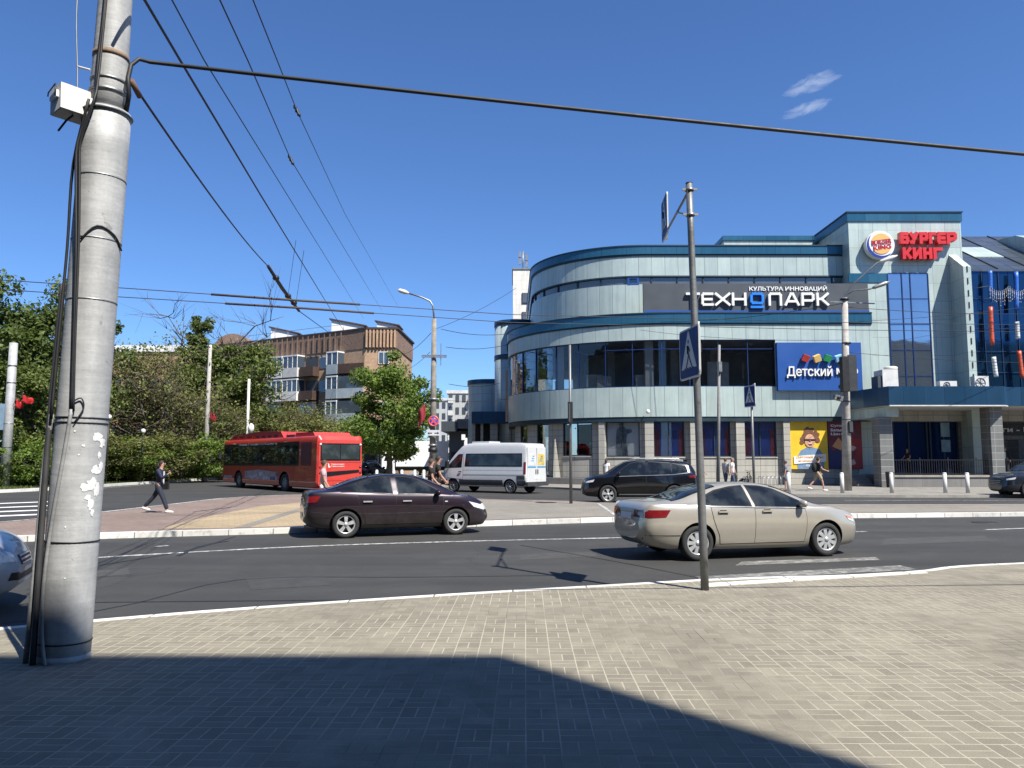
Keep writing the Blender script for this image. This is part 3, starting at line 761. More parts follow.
# ground floor ------------------------------------------------------
GF = -.55
M_SHOPIN = pm('ground_shop_interior', (.05, .05, .055), .8, 0, .35, .8)
openings = [(513.5, 521, 'dark'), (531, 543.5, 'dark'), (558.5, 589.5, 'clear'), (604, 639.5, 'pale'), (653.5, 686.5, 'blue'), (701, 733, 'blue'), (746.5, 779.5, 'blue')]
zb = ZY(458, F1 + .5); zt = Z_P1B - .3
edges = [WL.s_of(507.6, 3)]
prev = 13.0
def seg(nm, *strips):
    q = MB()
    for a in strips: WL.strip(q, *a)
    q.build(nm, M_STONE, mall)
S_TW = WL.L
for a, b, kind in openings:
    q0, q1 = WL.s_of(a, 3), WL.s_of(b, 3)
    seg('ground_floor_wall', (prev, q0, 0, zt, -1.1, GF)); prev = q1
    zz = zb if kind != 'dark' else .4
    if kind == 'clear': zz = ZY(457, F1)
    seg('spandrel', (q0, q1, 0, zz, -1.0, GF + .06)); seg('window_sill', (q0, q1, zz + .002, zz + .08, -1.0, GF + .12))
seg('ground_floor_wall', (prev, WL.L, 0, zt, -1.1, GF))
mats = {'dark': M_GLASS, 'clear': M_GLASS, 'pale': M_GLASSD, 'blue': M_GLASSD}
M_SCREEN = pm('pale_window_backing', (.60, .62, .60), .7, 0, .06, .5)
M_BLUEBACK = pm('deep_blue_window_graphic', (.012, .035, .20), .5, 0, .45, 1.2)
for a, b, kind in openings:
    q0, q1 = WL.s_of(a, 3), WL.s_of(b, 3); zz = zb if kind != 'dark' else .4
    if kind == 'clear': zz = ZY(457, F1)
    zz += .082
    fr = MB(); w = .07
    for e in ((q0, q0+w), (q1-w, q1)): WL.strip(fr, e[0], e[1], zz, zt, -.74, -.60)
    WL.strip(fr, q0+w+.002, q1-w-.002, zz, zz+w, -.74, -.60); WL.strip(fr, q0+w+.002, q1-w-.002, zt-w, zt-.002, -.74, -.60)
    qm = (q0+q1)/2
    if kind != 'dark': WL.strip(fr, qm-.03, qm+.03, zz+w+.002, zt-w-.002, -.73, -.61)
    f = fr.build('window', M_MULLD, mall)
    gm = MB(); WL.strip(gm, q0+w, q1-w, zz+w, zt-w, -.69, -.67); gm.build('pane', mats[kind], f)
    dist = -.715 if kind in ('pale', 'blue') else -3.0
    bk = MB(); WL.strip(bk, q0-.4 if kind == 'clear' else q0+.01, q1+.4 if kind == 'clear' else q1-.01, .05, zt, dist-.06, dist)
    bk.build('window_backing', M_SCREEN if kind == 'pale' else (M_BLUEBACK if kind == 'blue' else M_SHOPIN), mall)
    if kind == 'pale':      # grey printed figure in a suit on the backing
        g = MB(); c = WL.at(qm, dist + .02); t0 = (WL.at(qm+.5, 0) - WL.at(qm-.5, 0)).normalized()
        def ft(u, z_): return (c.x + t0.x*u, c.y + t0.y*u, zb + z_)
        def poly(pts, dpt=.012):
            n_ = Vector((t0.y, -t0.x))
            v = [ft(u, z_) for u, z_ in pts]; g.add(v + [(p[0]+n_.x*dpt, p[1]+n_.y*dpt, p[2]) for p in v], [list(range(len(pts)))[::-1], list(range(len(pts), 2*len(pts)))] + [[i, (i+1) % len(pts), len(pts)+(i+1) % len(pts), len(pts)+i] for i in range(len(pts))])
        poly([(-.42, .1), (-.2, .1), (-.05, 1.1), (.12, .1), (.34, .1), (.22, 1.2), (.26, 1.6), (.62, 1.75), (.60, 1.95), (.2, 2.0), (.05, 2.15), (-.2, 2.15), (-.42, 1.9), (-.5, 1.2)])
        poly([(-.14 + .15*math.cos(k*PI/6), 2.36 + .19*math.sin(k*PI/6)) for k in range(12)], .013)
        g.build('window_graphic', pm('grey_print', (.14, .17, .18), .6, 0, .5, 5), mall)
    if kind == 'blue':
        for dq, colr in ((-.9, (.10, .012, .03)), (1.0, (.16, .015, .025))):
            gb = MB(); WL.strip(gb, qm+dq-.28, qm+dq+.28, zz+.1, zz+1.9, dist, dist+.02); gb.build('window_graphic', pm('crimson_print_%d' % (dq > 0), colr, .6, 0, .6, 3), mall)
    if kind == 'clear':     # spot lamps and dark mannequins in the doorway
        for k in range(4):
            c = WL.at(q0 + .5 + .5*k, -1.5); MB().ellipsoid((c.x, c.y, zt - .35), (.05, .05, .05), 8, 6).build('spot_lamp', M_WHITE, mall)
        for dq in (.55, 1.6):
            c = WL.at(q0 + dq, -2.0)
            d_ = thing('mannequin', 'dark dressed mannequin, %s of the two in the shop doorway window' % ('left' if dq < 1 else 'right'), 'mannequin', (c.x, c.y, 0))
            MB().lathe([(.16, .9), (.2, 1.5), (.17, 1.9), (.22, 2.25), (.19, 2.5), (.06, 2.6), (.05, 2.68)], 14, (c.x, c.y, 0)).build('garment', pm('dark_garment_%d' % (dq < 1), (.12, .01, .012) if dq < 1 else (.02, .02, .022), .8), d_)
            MB().ellipsoid((c.x, c.y, 2.8), (.09, .1, .13)).build('head', M_WHITEW, d_)
            MB().lathe([(.22, .42), (.22, .46), (.02, .48), (.02, .92)], 12, (c.x, c.y, 0)).build('stand', M_DGREY, d_)
# lit ribs between the windows: stone pilasters standing proud
for px0, px1 in ((598, 604), (645, 654), (691, 697), (737, 745.5), (784.5, 791)):
    q0, q1 = WL.s_of(px0, 3), WL.s_of(px1, 3); pb = MB(); WL.strip(pb, q0, q1, 0, zt + .15, GF + .002, -.12); pb.build('pilaster', M_STONE, mall)
q0, q1 = WL.s_of(551.5, 2), WL.s_of(556.5, 2)
pb = MB(); c = WL.at((q0+q1)/2, -.3)
MB().prism_xz([(c.x-.28, 0), (c.x+.30, 0), (c.x-.08, zl(438)), (c.x-.16, zl(438))], c.y-.3, c.y+.25).build('buttress', M_STONE, mall)
# low retaining kerb and steps before the curved front
mb = MB(); WL.strip(mb, WL.s_of(545, 1), WL.s_of(700, 1), 0, .42, -.4, .7); mb.build('plinth', M_PLINTH, mall)
# top storey --------------------------------------------------------
ZU_T = zu(246.5); ZU_PB = zu(254.3); ZU_W1 = zu(275.6); ZU_W0 = zu(284.2)
mb = MB(); WU.strip(mb, 0, WU.L, ZU_W1, ZU_PB, -.3, 0); WU.strip(mb, 0, WU.L, Z_PT - .45, ZU_W0, -.3, 0); mb.build('wall', M_PANEL, mall)
mb = MB(); WU.strip(mb, 0, WU.L, ZU_PB, ZU_T, -.4, .12); mb.build('parapet', M_TEAL, mall)
mb = MB(); WU.strip(mb, 0, WU.L, ZU_T, ZU_T + .08, -.5, .17); WU.strip(mb, 0, WU.L, ZU_PB - .14, ZU_PB - .002, -.28, .06); WU.strip(mb, 0, WU.L, ZU_W1 - .1, ZU_W1 - .002, -.28, .05); mb.build('coping', M_DARKTEAL, mall)
mb = MB(); WU.strip(mb, 0, WU.L, ZU_W0, ZU_W1 - .1, -.28, -.12); mb.build('strip_window', M_STRIPGL, mall)
q = 17.0
while q < WU.L - .3:
    mb = MB(); WU.strip(mb, q-.04, q+.04, ZU_W0, ZU_W1 - .102, -.13, -.03); mb.build('mullion', M_MULLD, mall); q += 1.82
q0 = WU.s_of(627.5, 14); q1 = WU.s_of(639, 14)
for z0_, z1_, a, b in ((ZU_W0 - .02, ZU_W0 + .10, q0, q1), (ZU_W1 - .2, ZU_W1 - .06, q0, q1), (ZU_W0 + .102, ZU_W1 - .202, q0, q0+.14), (ZU_W0 + .102, ZU_W1 - .202, q1-.14, q1)):
    mb = MB(); WU.strip(mb, a, b, z0_, z1_, -.1, .02); mb.build('window_frame', M_BLUEB, mall)
fill(WU, -.42, ZU_T - .8, ZU_T - .5).build('roof', MC['roof_deck'], mall)
# plant room on the roof
xa, xb = XY(724, 57, 18), XY(813, 57, 18)
MB().box(xa, xb, 57, 66, ZU_T - .6, ZY(240.5, 57)).build('roof_house', M_PANEL2, mall)
MB().box(xa - .1, xb + .1, 56.9, 66.1, ZY(240.5, 57) + .003, ZY(236, 57)).build('roof_house_parapet', M_TEAL, mall)
# tower with the restaurant sign -----------------------------------
XT0 = XY(850, FT, 15); XT1 = XY(963, FT, 15); ZT = ZY(213, FT); ZTP = ZY(221.5, FT)
XF1 = XY(973, 50.4, 12); 
MB().box(XT0, XT1, FT, FT + 7.0, 0, ZTP).build('tower', M_PANEL2, mall)
MB().box(XT0 - .08, XT1 + .08, FT - .08, FT + 7.1, ZTP + .003, ZT).build('tower_parapet', M_TEAL, mall)
MB().box(XT0 - .14, XT1 + .14, FT - .14, FT + 7.2, ZT + .003, ZT + .09).build('coping', M_DARKTEAL, mall)
zt_ = lambda py: ZY(py, FT)
xt = lambda px: XY(px, FT, 10)
MB().box(xt(851), xt(889.5), FT - .06, FT + .02, zt_(282.5), zt_(273.5)).build('tower_band', M_TEAL, mall)
MB().box(xt(890), xt(930.5), FT - .04, FT - .015, ZY(404, FT), zt_(273.5)).build('tower_window', M_BLUEGL, mall)
for px in (890, 904, 912.5, 930.5): MB().box(xt(px)-.03, xt(px)+.03, FT - .09, FT - .043, ZY(404, FT), zt_(273.5)).build('mullion', M_MULLB, mall)
for py in (273.5, 299, 324.5, 350, 376): MB().box(xt(890)+.05, xt(930.5)-.05, FT - .08, FT - .044, zt_(py)-.025, zt_(py)+.025).build('transom', M_MULLB, mall)
# sloping fin beside the tower
zf1 = ZY(266.5, 50.4); zf0 = ZY(255, FT)
MB().prism_yz([(FT + .2, 0), (FT + .2, zf0), (FT-.02, zf0), (50.4, zf1), (50.4, 0)], XY(963.5, 50.4, 14), XF1).build('fin', M_PANEL2, mall)
for py in range(272, 384, 12): MB().box((XY(963.5, 50.4, 14)+XF1)/2-.03, (XY(963.5, 50.4, 14)+XF1)/2+.03, 50.36, 50.398, ZY(py, 50.4), ZY(py-6, 50.4)).build('fin_slot', M_BLACK, mall)
# glazed atrium
XA0, XA1 = XF1 - .2, XY(1180, FT, 10)
ZA = ZY(268.5, FT)
MB().box(XA0, XA1, FT + .3, FT + .36, Z_P1T - .4, ZA - .05).build('atrium_wall', M_NAVYGL, mall)
for k in range(10):
    x = XY(985.5, FT, 12) + (k-1) * 1.16
    if x > XA0 + .05: MB().box(x-.025, x+.025, FT + .24, FT + .298, Z_P1T - .4, ZA - .06).build('mullion', M_MULLN, mall)
for py in (268.5, 298, 328, 351, 372): MB().box(XA0, XA1, FT + .22, FT + .238, ZY(py, FT)-.022, ZY(py, FT)+.022).build('transom', M_MULLN, mall)
YB = 60.5; ZB = ZY(236.5, YB)
rf = MB(); L_ = math.hypot(YB - FT, ZB - ZA)
rf.add([(XA0, FT + .2, ZA), (XA1, FT + .2, ZA), (XA1, YB, ZB), (XA0, YB, ZB), (XA0, FT + .2, ZA-.15), (XA1, FT + .2, ZA-.15), (XA1, YB, ZB-.15), (XA0, YB, ZB-.15)], [(0,1,2,3), (7,6,5,4), (0,4,5,1), (1,5,6,2), (2,6,7,3), (3,7,4,0)])
M_ROOFGL = panel_mat('slate_roof_glazing', (.13, .15, .175), 2.32, 1.0, .05, .4, .10, .25, .55)
rf.build('atrium_roof', M_ROOFGL, mall)
def roofpt(x, t, h=.05): 
    return (x, FT + .2 + (YB - FT - .2)*t, ZA + (ZB-ZA)*t + h)
for k in range(9):
    x = XY(985.5, FT, 12) + (k*2-1) * 1.16
    MB().bar(roofpt(x, 0), roofpt(x, 1), .05, .06).build('roof_rib', M_MULLD, mall)
xr = XY(985.5, FT, 12) + 1.16
MB().add([roofpt(xr+.05, .33, .02), roofpt(xr+2.25, .33, .02), roofpt(xr+2.25, .62, .02), roofpt(xr+.05, .62, .02), roofpt(xr+.05, .33, .05), roofpt(xr+2.25, .33, .05), roofpt(xr+2.25, .62, .05), roofpt(xr+.05, .62, .05)], [(3,2,1,0), (4,5,6,7), (0,1,5,4), (1,2,6,5), (2,3,7,6), (3,0,4,7)]).build('roof_panel', M_PANEL2, mall)
xg = XY(1016, 57, 18)
MB().prism_yz([(61.5, 0), (61.5, ZY(232, 57)+.3), (57, ZY(235.5, 57)), (53.6, ZY(243, 53.6)), (53.6, 5)], xg, xg + 4).build('second_fin', M_PANEL2, mall)
# back bulk so that the roofs stand on something
MB().box(XT0, XA1, 60.6, 78, 0, ZB - .2).build('rear_block', M_PANEL2, mall)
# entrance canopy ---------------------------------------------------
YC = 46.5; ZC1 = ZY(386.2, YC); ZC0 = ZY(405, YC)
cx0 = XY(863, 48.8, 6); cx1 = XY(888.5, YC, 6); cx2 = XY(1004, YC, 6)
can = [(cx1, YC), (cx2, YC), (cx2 + .5, YC + .55), (XA1, YC + .55), (XA1, FT + .2), (cx0, FT - .01), (cx0, 48.8)]
MB().prism(can, ZC0, ZC1).build('canopy', M_NAVY, mall)
def inset(P, d):
    c = Vector((sum(p[0] for p in P)/len(P), sum(p[1] for p in P)/len(P))); return [(p[0] + (d if p[0] < c.x else -d)*.5, max(p[1] + d*.2, p[1]+.15) if p[1] < 50 else p[1]-.02) for p in P]
MB().prism(inset(can, .35), ZC0 - .06, ZC0 - .003).build('soffit', M_WHITEW, mall)
MB().box(cx1, cx2, YC - .05, YC + .1, ZC0 - .07, ZC0 - .004).build('drip_edge', M_WHITEW, mall)
ZBM = ZY(417, 47.5)
MB().prism([(cx0 + .3, 49.3), (cx1 + .2, 47.2), (cx1 + .9, 47.2), (cx1 + .9, FT-.02), (cx0 + .3, FT-.02)], ZBM, ZC0 - .07).build('canopy_beam', M_PANEL2, mall)
MB().box(cx1 + .93, XA1, FT - .9, FT - .32, ZBM - .1, ZC0 - .07).build('canopy_beam', M_STONE, mall)
for a, b in ((880.5, 893.5), (992, 1004.5), (1085, 1098)):
    x0, x1 = XY(a, 47.4, 2), XY(b, 47.4, 2)
    MB().box(x0, x1, 47.4, 48.4, 0, ZBM if a < 900 else ZC0 - .065).build('column', M_DSTONE, mall)
# terrace, railing, entrance glazing
x0, x1 = XY(893.5, 47.6, 1), XY(991.5, 47.6, 1); zT = ZY(475.5, 47.6)
MB().box(x0, XA1, 47.62, FT - .05, 0, zT).build('terrace', M_PLINTH, mall)
MB().box(x0 - .05, x1, 47.55, 47.618, zT - .1, zT + .03).build('terrace_edge', M_KERBG, mall)
st = MB()
for k in range(4): st.box(XY(861, 48, 1), x0 - .8, 48.5 + k*.35, FT - .7, k*zT/4, (k+1)*zT/4 - .002)
st.build('steps', M_PLINTH, mall)
rl = thing('railing', 'black metal railing along the grey stone terrace under the canopy', 'railing', (x0, 47.8, zT))
mb = MB().bar((x0, 47.85, zT + .95), (XA1, 47.85, zT + .95), .05, .04); mb.build('top_rail', M_BLACK, rl)
MB().bar((x0, 47.85, zT + .12), (XA1, 47.85, zT + .12), .03, .03).build('bottom_rail', M_BLACK, rl)
k = 0; x = x0 + .05
while x < XY(1060, 47.8):
    MB().bar((x, 47.85, zT + (0 if k % 12 == 0 else .135)), (x, 47.85, zT + (.93 if k % 12 else 1.1)), .05 if k % 12 == 0 else .022, .022).build('baluster', M_BLACK, rl); x += .145; k += 1
MB().box(XY(893.5, FT-.3), XY(958, FT-.3), FT - .32, FT - .29, zT, ZY(417, FT)).build('entrance_glazing', m_mirror_glass('dark_blue_entrance_glass', (.010, .035, .13), .55, .05), mall)
mb = MB()
for px in (893.8, 909, 927.5, 931, 944, 958): mb.box(XY(px, FT-.3)-.05, XY(px, FT-.3)+.05, FT - .40, FT - .325, zT, ZY(417, FT))
mb.build('entrance_frame', M_MULLD, mall)
for py0, py1 in ((423, 437), (440, 452)): MB().box(XY(942, FT-.4), XY(951, FT-.4), FT-.43, FT-.41, ZY(py1, FT), ZY(py0, FT)).build('door_notice', pm('pale_blue_notice', (.20, .34, .42), .5, 0, .3, 3), mall)
MB().box(XY(958.5, FT-.3), XA1, FT - .31, FT - .02, zT, ZY(417, FT)).build('entrance_wall', M_DSTONE, mall)
MB().box(XY(1003, FT-.4), XA1, FT - .42, FT - .35, ZY(474, FT), ZY(440, FT)).build('shop_window', m_mirror_glass('shopfront_grey_glass', (.25, .27, .29), .8, .02), mall)
# left face strip: peach colour standing in for the lit upright edge at the curve's end
q = WL.s_of(509.2, 6)
mb = MB(); WL.strip(mb, 15.4, 15.9, Z_P1B + .2, zl(352), .03, .22); mb.build('corner_strip', pm('peach_strip', (.52, .33, .22), .5, 0, .2, 1.5), mall)

# ---------------------------------------------------------------- signs on the front
def mb_k(mb): return len(mb.v)//8
def strokes(mb, polys, x0, z0, w, h, y, t, depth, mi=0):
    for P in polys:
        pts = [(x0 + a*w, z0 + b*h) for a, b in P]
        for (a, b) in zip(pts[:-1], pts[1:]):
            d = Vector((b[0]-a[0], 0, b[1]-a[1])); L = d.length; d.normalize(); n = Vector((-d.z, 0, d.x))
            e = t*.5 * .98; off_y = .0025*(mb_k(mb)); 
            A = Vector((a[0], y + off_y, a[1])) - d*e; B = Vector((b[0], y + off_y, b[1])) + d*e
            c = [A + n*t/2, A - n*t/2, B - n*t/2, B + n*t/2]
            mb.add(c + [p + Vector((0, depth, 0)) for p in c], [(0,1,2,3), (7,6,5,4), (0,4,5,1), (1,5,6,2), (2,6,7,3), (3,7,4,0)], mi)
LET = {'Т': [[(0,1),(1,1)],[(.5,1),(.5,0)]], 'Е': [[(1,1),(.12,1),(0,.86),(0,.14),(.12,0),(1,0)],[(0,.5),(.92,.5)]], 'Х': [[(0,0),(1,1)],[(0,1),(1,0)]],
       'Н': [[(0,0),(0,1)],[(1,0),(1,1)],[(0,.5),(1,.5)]], 'П': [[(0,0),(0,.86),(.12,1),(.88,1),(1,.86),(1,0)]], 'А': [[(0,0),(.42,1),(.58,1),(1,0)],[(.2,.3),(.8,.3)]],
       'Р': [[(0,0),(0,1),(.85,1),(1,.86),(1,.52),(.85,.38),(0,.38)]], 'К': [[(0,0),(0,1)],[(1,1),(.4,.52),(0,.52)],[(.4,.52),(1,0)]],
       'Б': [[(.9,1),(0,1),(0,0),(.85,0),(1,.14),(1,.42),(.85,.56),(0,.56)]], 'У': [[(0,1),(.5,.42)],[(1,1),(.5,.42),(.3,0),(.05,0)]], 'Г': [[(0,0),(0,1),(.9,1)]], 'И': [[(0,1),(0,0),(1,1),(1,0)]],
       'O2': [[(.12,1),(.88,1),(1,.86),(1,.44),(.88,.3),(.12,.3),(0,.44),(0,.86),(.12,1)],[(0,0),(1,0)]]}
YS = 51.62
tb = thing('technology_shop_sign', 'long charcoal sign board with white lettering ТЕХНОПАРК along the middle parapet', 'sign', (XY(757, YS, 10), YS, Z_PT + .1))
bz0, bz1 = ZY(310.5, YS), ZY(283.5, YS)
MB().box(XY(644, YS, 11), XY(869.5, YS, 11), YS, YS + .35, bz0, bz1).build('board', M_DGREY, tb)
MB().box(XY(644, YS, 11), XY(869.5, YS, 11), YS - .06, YS + .3, bz0 - .16, bz0 - .003).build('bottom_trim', M_BLUEB, tb)
for k in range(10): 
    x = XY(655 + k*23, YS, 10); MB().box(x-.05, x+.05, YS + .05, YS + .2, Z_PT + .07, bz0 - .16).build('support', M_STEEL, tb)
zb_, zt2 = ZY(306.2, YS), ZY(293.2, YS); hh = zt2 - zb_; th = .155
boxes = {'Т': (686, 700), 'Е': (701.5, 713.5), 'Х': (715, 730.5), 'Н': (732, 746.5), 'O2': (750.5, 764), 'П': (768.5, 782), 'А': (784.5, 799.5), 'Р': (801.5, 814.5), 'К': (816.5, 829)}
for ch, (a, b) in boxes.items():
    x0, x1 = XY(a, YS, 10.5) + th/2, XY(b, YS, 10.5) - th/2
    lm = MB(); z0_ = zb_ + th/2; h_ = hh - th
    if ch == 'O2': z0_ = ZY(308.6, YS) + th/2; h_ = zt2 - z0_ - th/2
    strokes(lm, LET[ch], x0, z0_, x1-x0, h_, YS - .22, th, .2)
    lm.build('letter', M_CYANL if ch == 'O2' else M_WHITE, tb)
text_mb('КУЛЬТУРА ИННОВАЦИЙ', XY(750, YS, 11), XY(828, YS, 11), ZY(291.6, YS), ZY(285.6, YS), YS - .06, .05, .02).build('slogan', M_WHITE, tb)
# restaurant emblem and letters on the tower
bk = thing('restaurant_emblem', 'round white and orange burger emblem mounted high on the tower', 'sign', (xt(876), FT, zt_(247)))
cx, cz = XY(876.5, FT, 16), zt_(247.0); rr = (XY(890.5, FT, 16) - XY(862.5, FT, 16))/2
def disc(r0, y0, y1, name, mat, sx=1, sz=1, dx=0, dz=0, par=bk, clip=None):
    P = [(cx + dx + r0*sx*math.cos(2*PI*k/48), cz + dz + r0*sz*math.sin(2*PI*k/48)) for k in range(48)]
    if clip: P = clip(P)
    return MB().prism_xz(P, y0, y1).build(name, mat, par)
disc(rr, FT - .60, FT - .18, 'backing_disc', M_WHITE)
cres = MB(); n = 40     # blue crescent sweeping round the left and bottom
for k in range(n):
    a0 = R(135) + (R(318)-R(135))*k/n; a1 = R(135) + (R(318)-R(135))*(k+1)/n
    def q_(a, kk): 
        w = math.sin(PI*(kk)/n)**.7 * .17*rr + .01
        o_ = .95*rr; return (cx + math.cos(a)*o_, cz + math.sin(a)*o_), (cx + math.cos(a)*(o_-w), cz + math.sin(a)*(o_-w))
    A, B = q_(a0, k); D, E = q_(a1, k+1); cres.prism_xz([A, D, E, B], FT - .63, FT - .598)
cres.build('crescent', pm('royal_blue_enamel', (.012, .035, .28), .4), bk)
ORG = pm('bun_orange', (.80, .42, .13), .5, 0, .05, 2)
disc(rr*.74, FT - .64, FT - .596, 'top_bun', ORG, 1, 1, rr*.06, rr*.06, clip=lambda P: [p for p in P if p[1] > cz + rr*.30 + .12*(p[0]-cx)])
disc(rr*.74, FT - .64, FT - .596, 'bottom_bun', ORG, 1, 1, rr*.06, rr*.06, clip=lambda P: [p for p in P if p[1] < cz - rr*.30 + .12*(p[0]-cx)])
rot = lambda p: (p[0], p[1], p[2] + .14*(p[0]-cx))
text_mb('BURGER', cx - rr*.62, cx + rr*.78, cz + rr*.03, cz + rr*.30, FT - .66, .05, .004, fn=rot).build('lettering', M_RED, bk)
text_mb('KING', cx - rr*.50, cx + rr*.74, cz - rr*.38, cz - rr*.03, FT - .66, .05, .008, fn=rot).build('lettering', M_RED, bk)
bl = thing('restaurant_lettering', 'large raised red letters БУРГЕР КИНГ at the top of the tower', 'sign', (xt(920), FT, zt_(255)))
def redword(word, xs, py0, py1):
    th = .225; z0_, z1_ = zt_(py1), zt_(py0)
    for ch, (a, b) in zip(word, xs):
        x0, x1 = XY(a, FT, 16) + th/2, XY(b, FT, 16) - th/2; lm = MB()
        strokes(lm, LET[ch], x0, z0_ + th/2, x1-x0, z1_-z0_-th, FT - .62, th, .42)
        lm.build('letter', M_RED, bl)
redword('БУРГЕР', [(896.5, 905.2), (905.6, 914.8), (915.4, 924.2), (924.8, 932.4), (933, 941.8), (942.4, 952.6)], 234.6, 246.2)
redword('КИНГ', [(898, 907), (908, 917.2), (918.2, 927.4), (928.4, 938.6)], 249.8, 261.2)
# toy shop board
ts = thing('toy_shop_sign', 'blue sign board lettered Детский мир with coloured cubes above the posters', 'sign', (XY(820, F1, 7), F1, zl(391)))
YD = F1 - .35
MB().box(XY(778, YD, 7), XY(862.5, YD, 7), YD, F1 - .01, ZY(390.5, YD), ZY(342.5, YD)).build('board', M_BLUEB, ts)
def serif_word(s, a, b, y0, y1, up):
    t = text_mb(s, XY(a, YD, 7), XY(b, YD, 7), ZY(y1, YD), ZY(y0, YD), YD - .14, .12, .012)
    t.build('lettering', M_WHITE, ts)
serif_word('Детский', 786.5, 832, 366.2, 378.2, 0)
serif_word('мир', 836, 857.5, 368.2, 376.6, 0)
for px, py, col, nm, a in ((804.5, 358.5, (.60, .06, .05), 'red', 20), (816, 358.8, (.85, .55, .16), 'yellow', -22), (826.5, 358.6, (.03, .36, .11), 'green', 18), (837.5, 358.8, (.30, .60, .85), 'sky_blue', -18), (848.5, 358.8, (.60, .06, .05), 'red', 16)):
    M = Matrix.Rotation(R(a), 4, 'Y'); M2 = M @ Matrix.Rotation(R(18), 4, 'X')
    o = MB().obox((XY(px, YD, 8), YD - .22, ZY(py, YD)), .22, .13, .22, 0, M2).build('cube', pm('cube_' + nm, col, .35, 0, .12, 2), ts)
# posters beside the entrance
YP = F1 + GF*-1 + .0
YP = F1 + .40
p1 = thing('advertising_poster', 'yellow poster with a laughing curly haired child beside the entrance', 'poster', (XY(809, YP), YP, ZY(469, YP)))
px0, px1, pz0, pz1 = XY(790.5, YP, 2), XY(828, YP, 2), ZY(469, YP), ZY(420, YP)
MB().box(px0, px1, YP, YP + .1, pz0, pz1).build('sheet', pm('poster_yellow', (.80, .52, .03), .45, 0, .12, 1.3), p1)
pw, ph = px1-px0, pz1-pz0
def flat(P, y, name, mat, par, ox, oz, w, h, t=.012):
    return MB().prism_xz([(ox + a*w, oz + b*h) for a, b in P], y - t, y).build(name, mat, par)
def ell(cx_, cz_, rx, rz, n=24, jit=0.0):
    return [(cx_ + rx*math.cos(2*PI*k/n)*(1+jit*random.uniform(-1, 1)), cz_ + rz*math.sin(2*PI*k/n)*(1+jit*random.uniform(-1, 1))) for k in range(n)]
flat([(.18, .0), (.88, .0), (.90, .26), (.78, .40), (.62, .44), (.44, .44), (.28, .38), (.16, .22)], YP - .002, 'printed_shirt', pm('poster_blue_grey', (.17, .27, .40), .5, 0, .2, 5), p1, px0, pz0, pw, ph)
flat([(.08, .10), (.94, .15), (.94, .31), (.08, .26)], YP - .036, 'printed_banner', M_WHITE, p1, px0, pz0, pw, ph)
hair_m = MB(); rr_ = random.Random(11)
for k in range(46):
    a = R(rr_.uniform(-25, 205)); q_r = rr_.uniform(.10, .225); ca, sa = .52 + q_r*1.0*math.cos(a), .63 + q_r*.92*math.sin(a); rc_ = rr_.uniform(.030, .055)
    hair_m.prism_xz([(px0 + p_[0]*pw, pz0 + p_[1]*ph) for p_ in ell(ca, sa, rc_*1.3, rc_, 12, .12)], YP - .016 - .0003*k, YP - .004)
hair_m.build('printed_hair', pm('poster_auburn', (.17, .07, .035), .6, 0, .7, 22), p1)
flat(ell(.525, .575, .135, .135), YP - .034, 'printed_face', pm('poster_skin', (.62, .34, .22), .5, 0, .35, 7), p1, px0, pz0, pw, ph)
flat([(.53 + .062*math.cos(R(a)), .525 + .052*math.sin(R(a))) for a in range(180, 361, 15)], YP - .044, 'printed_mouth', pm('poster_mouth', (.16, .025, .025), .5), p1, px0, pz0, pw, ph, .004)
flat([(.48, .523), (.58, .523), (.575, .512), (.485, .512)], YP - .049, 'printed_teeth', M_WHITE, p1, px0, pz0, pw, ph, .002)
flat([(.505, .575), (.535, .575), (.55, .545), (.50, .545)], YP - .043, 'printed_nose', pm('poster_skin_shade', (.52, .26, .17), .5, 0, .2, 6), p1, px0, pz0, pw, ph, .003)
flat([(.37, .61), (.68, .61), (.67, .57), (.56, .565), (.53, .59), (.50, .565), (.39, .57)], YP - .044, 'printed_glasses', M_BLACK, p1, px0, pz0, pw, ph, .004)
text_mb('Детский банк', px0 + .14*pw, px0 + .88*pw, pz0 + .215*ph, pz0 + .27*ph, YP - .06, .01, .02).build('lettering', ORG, p1)
text_mb('на каждый день', px0 + .2*pw, px0 + .8*pw, pz0 + .145*ph, pz0 + .19*ph, YP - .06, .01, .02).build('lettering', ORG, p1)
text_mb('0+', px0 + .4*pw, px0 + .62*pw, pz0 + .05*ph, pz0 + .09*ph, YP - .03, .01, .02).build('lettering', M_WHITE, p1)
p2 = thing('advertising_poster', 'dark red and blue poster with a large pale letter C behind the lamp column', 'poster', (XY(846, YP), YP, ZY(469, YP)))
qx0, qx1 = XY(829, YP, 2), XY(862.5, YP, 2); qw = qx1 - qx0
MB().box(qx0, qx1, YP + .01, YP + .1, pz0, pz1).build('sheet', pm('poster_maroon', (.15, .022, .045), .45, 0, .25, 1.2), p2)
flat([(0, 0), (.52, 0), (.40, .28), (.30, .42), (.12, .36), (0, .5)], YP + .008, 'printed_shape', pm('poster_navy', (.02, .025, .11), .5, 0, .15, 2), p2, qx0, pz0, qw, ph)
flat([(.10, .46), (.30, .64), (.46, .50), (.36, .38)], YP + .0, 'printed_shape', pm('poster_tan', (.62, .30, .13), .5, 0, .15, 3), p2, qx0, pz0, qw, ph)
ring = [(.66 + .26*math.cos(R(a)), .28 + .20*math.sin(R(a))) for a in range(50, 311, 12)] + [(.66 + .12*math.cos(R(a)), .28 + .10*math.sin(R(a))) for a in range(310, 49, -12)]
flat(ring, YP + .0, 'printed_letter', pm('poster_pale_pink', (.60, .45, .42), .5, 0, .1, 3), p2, qx0, pz0, qw, ph)
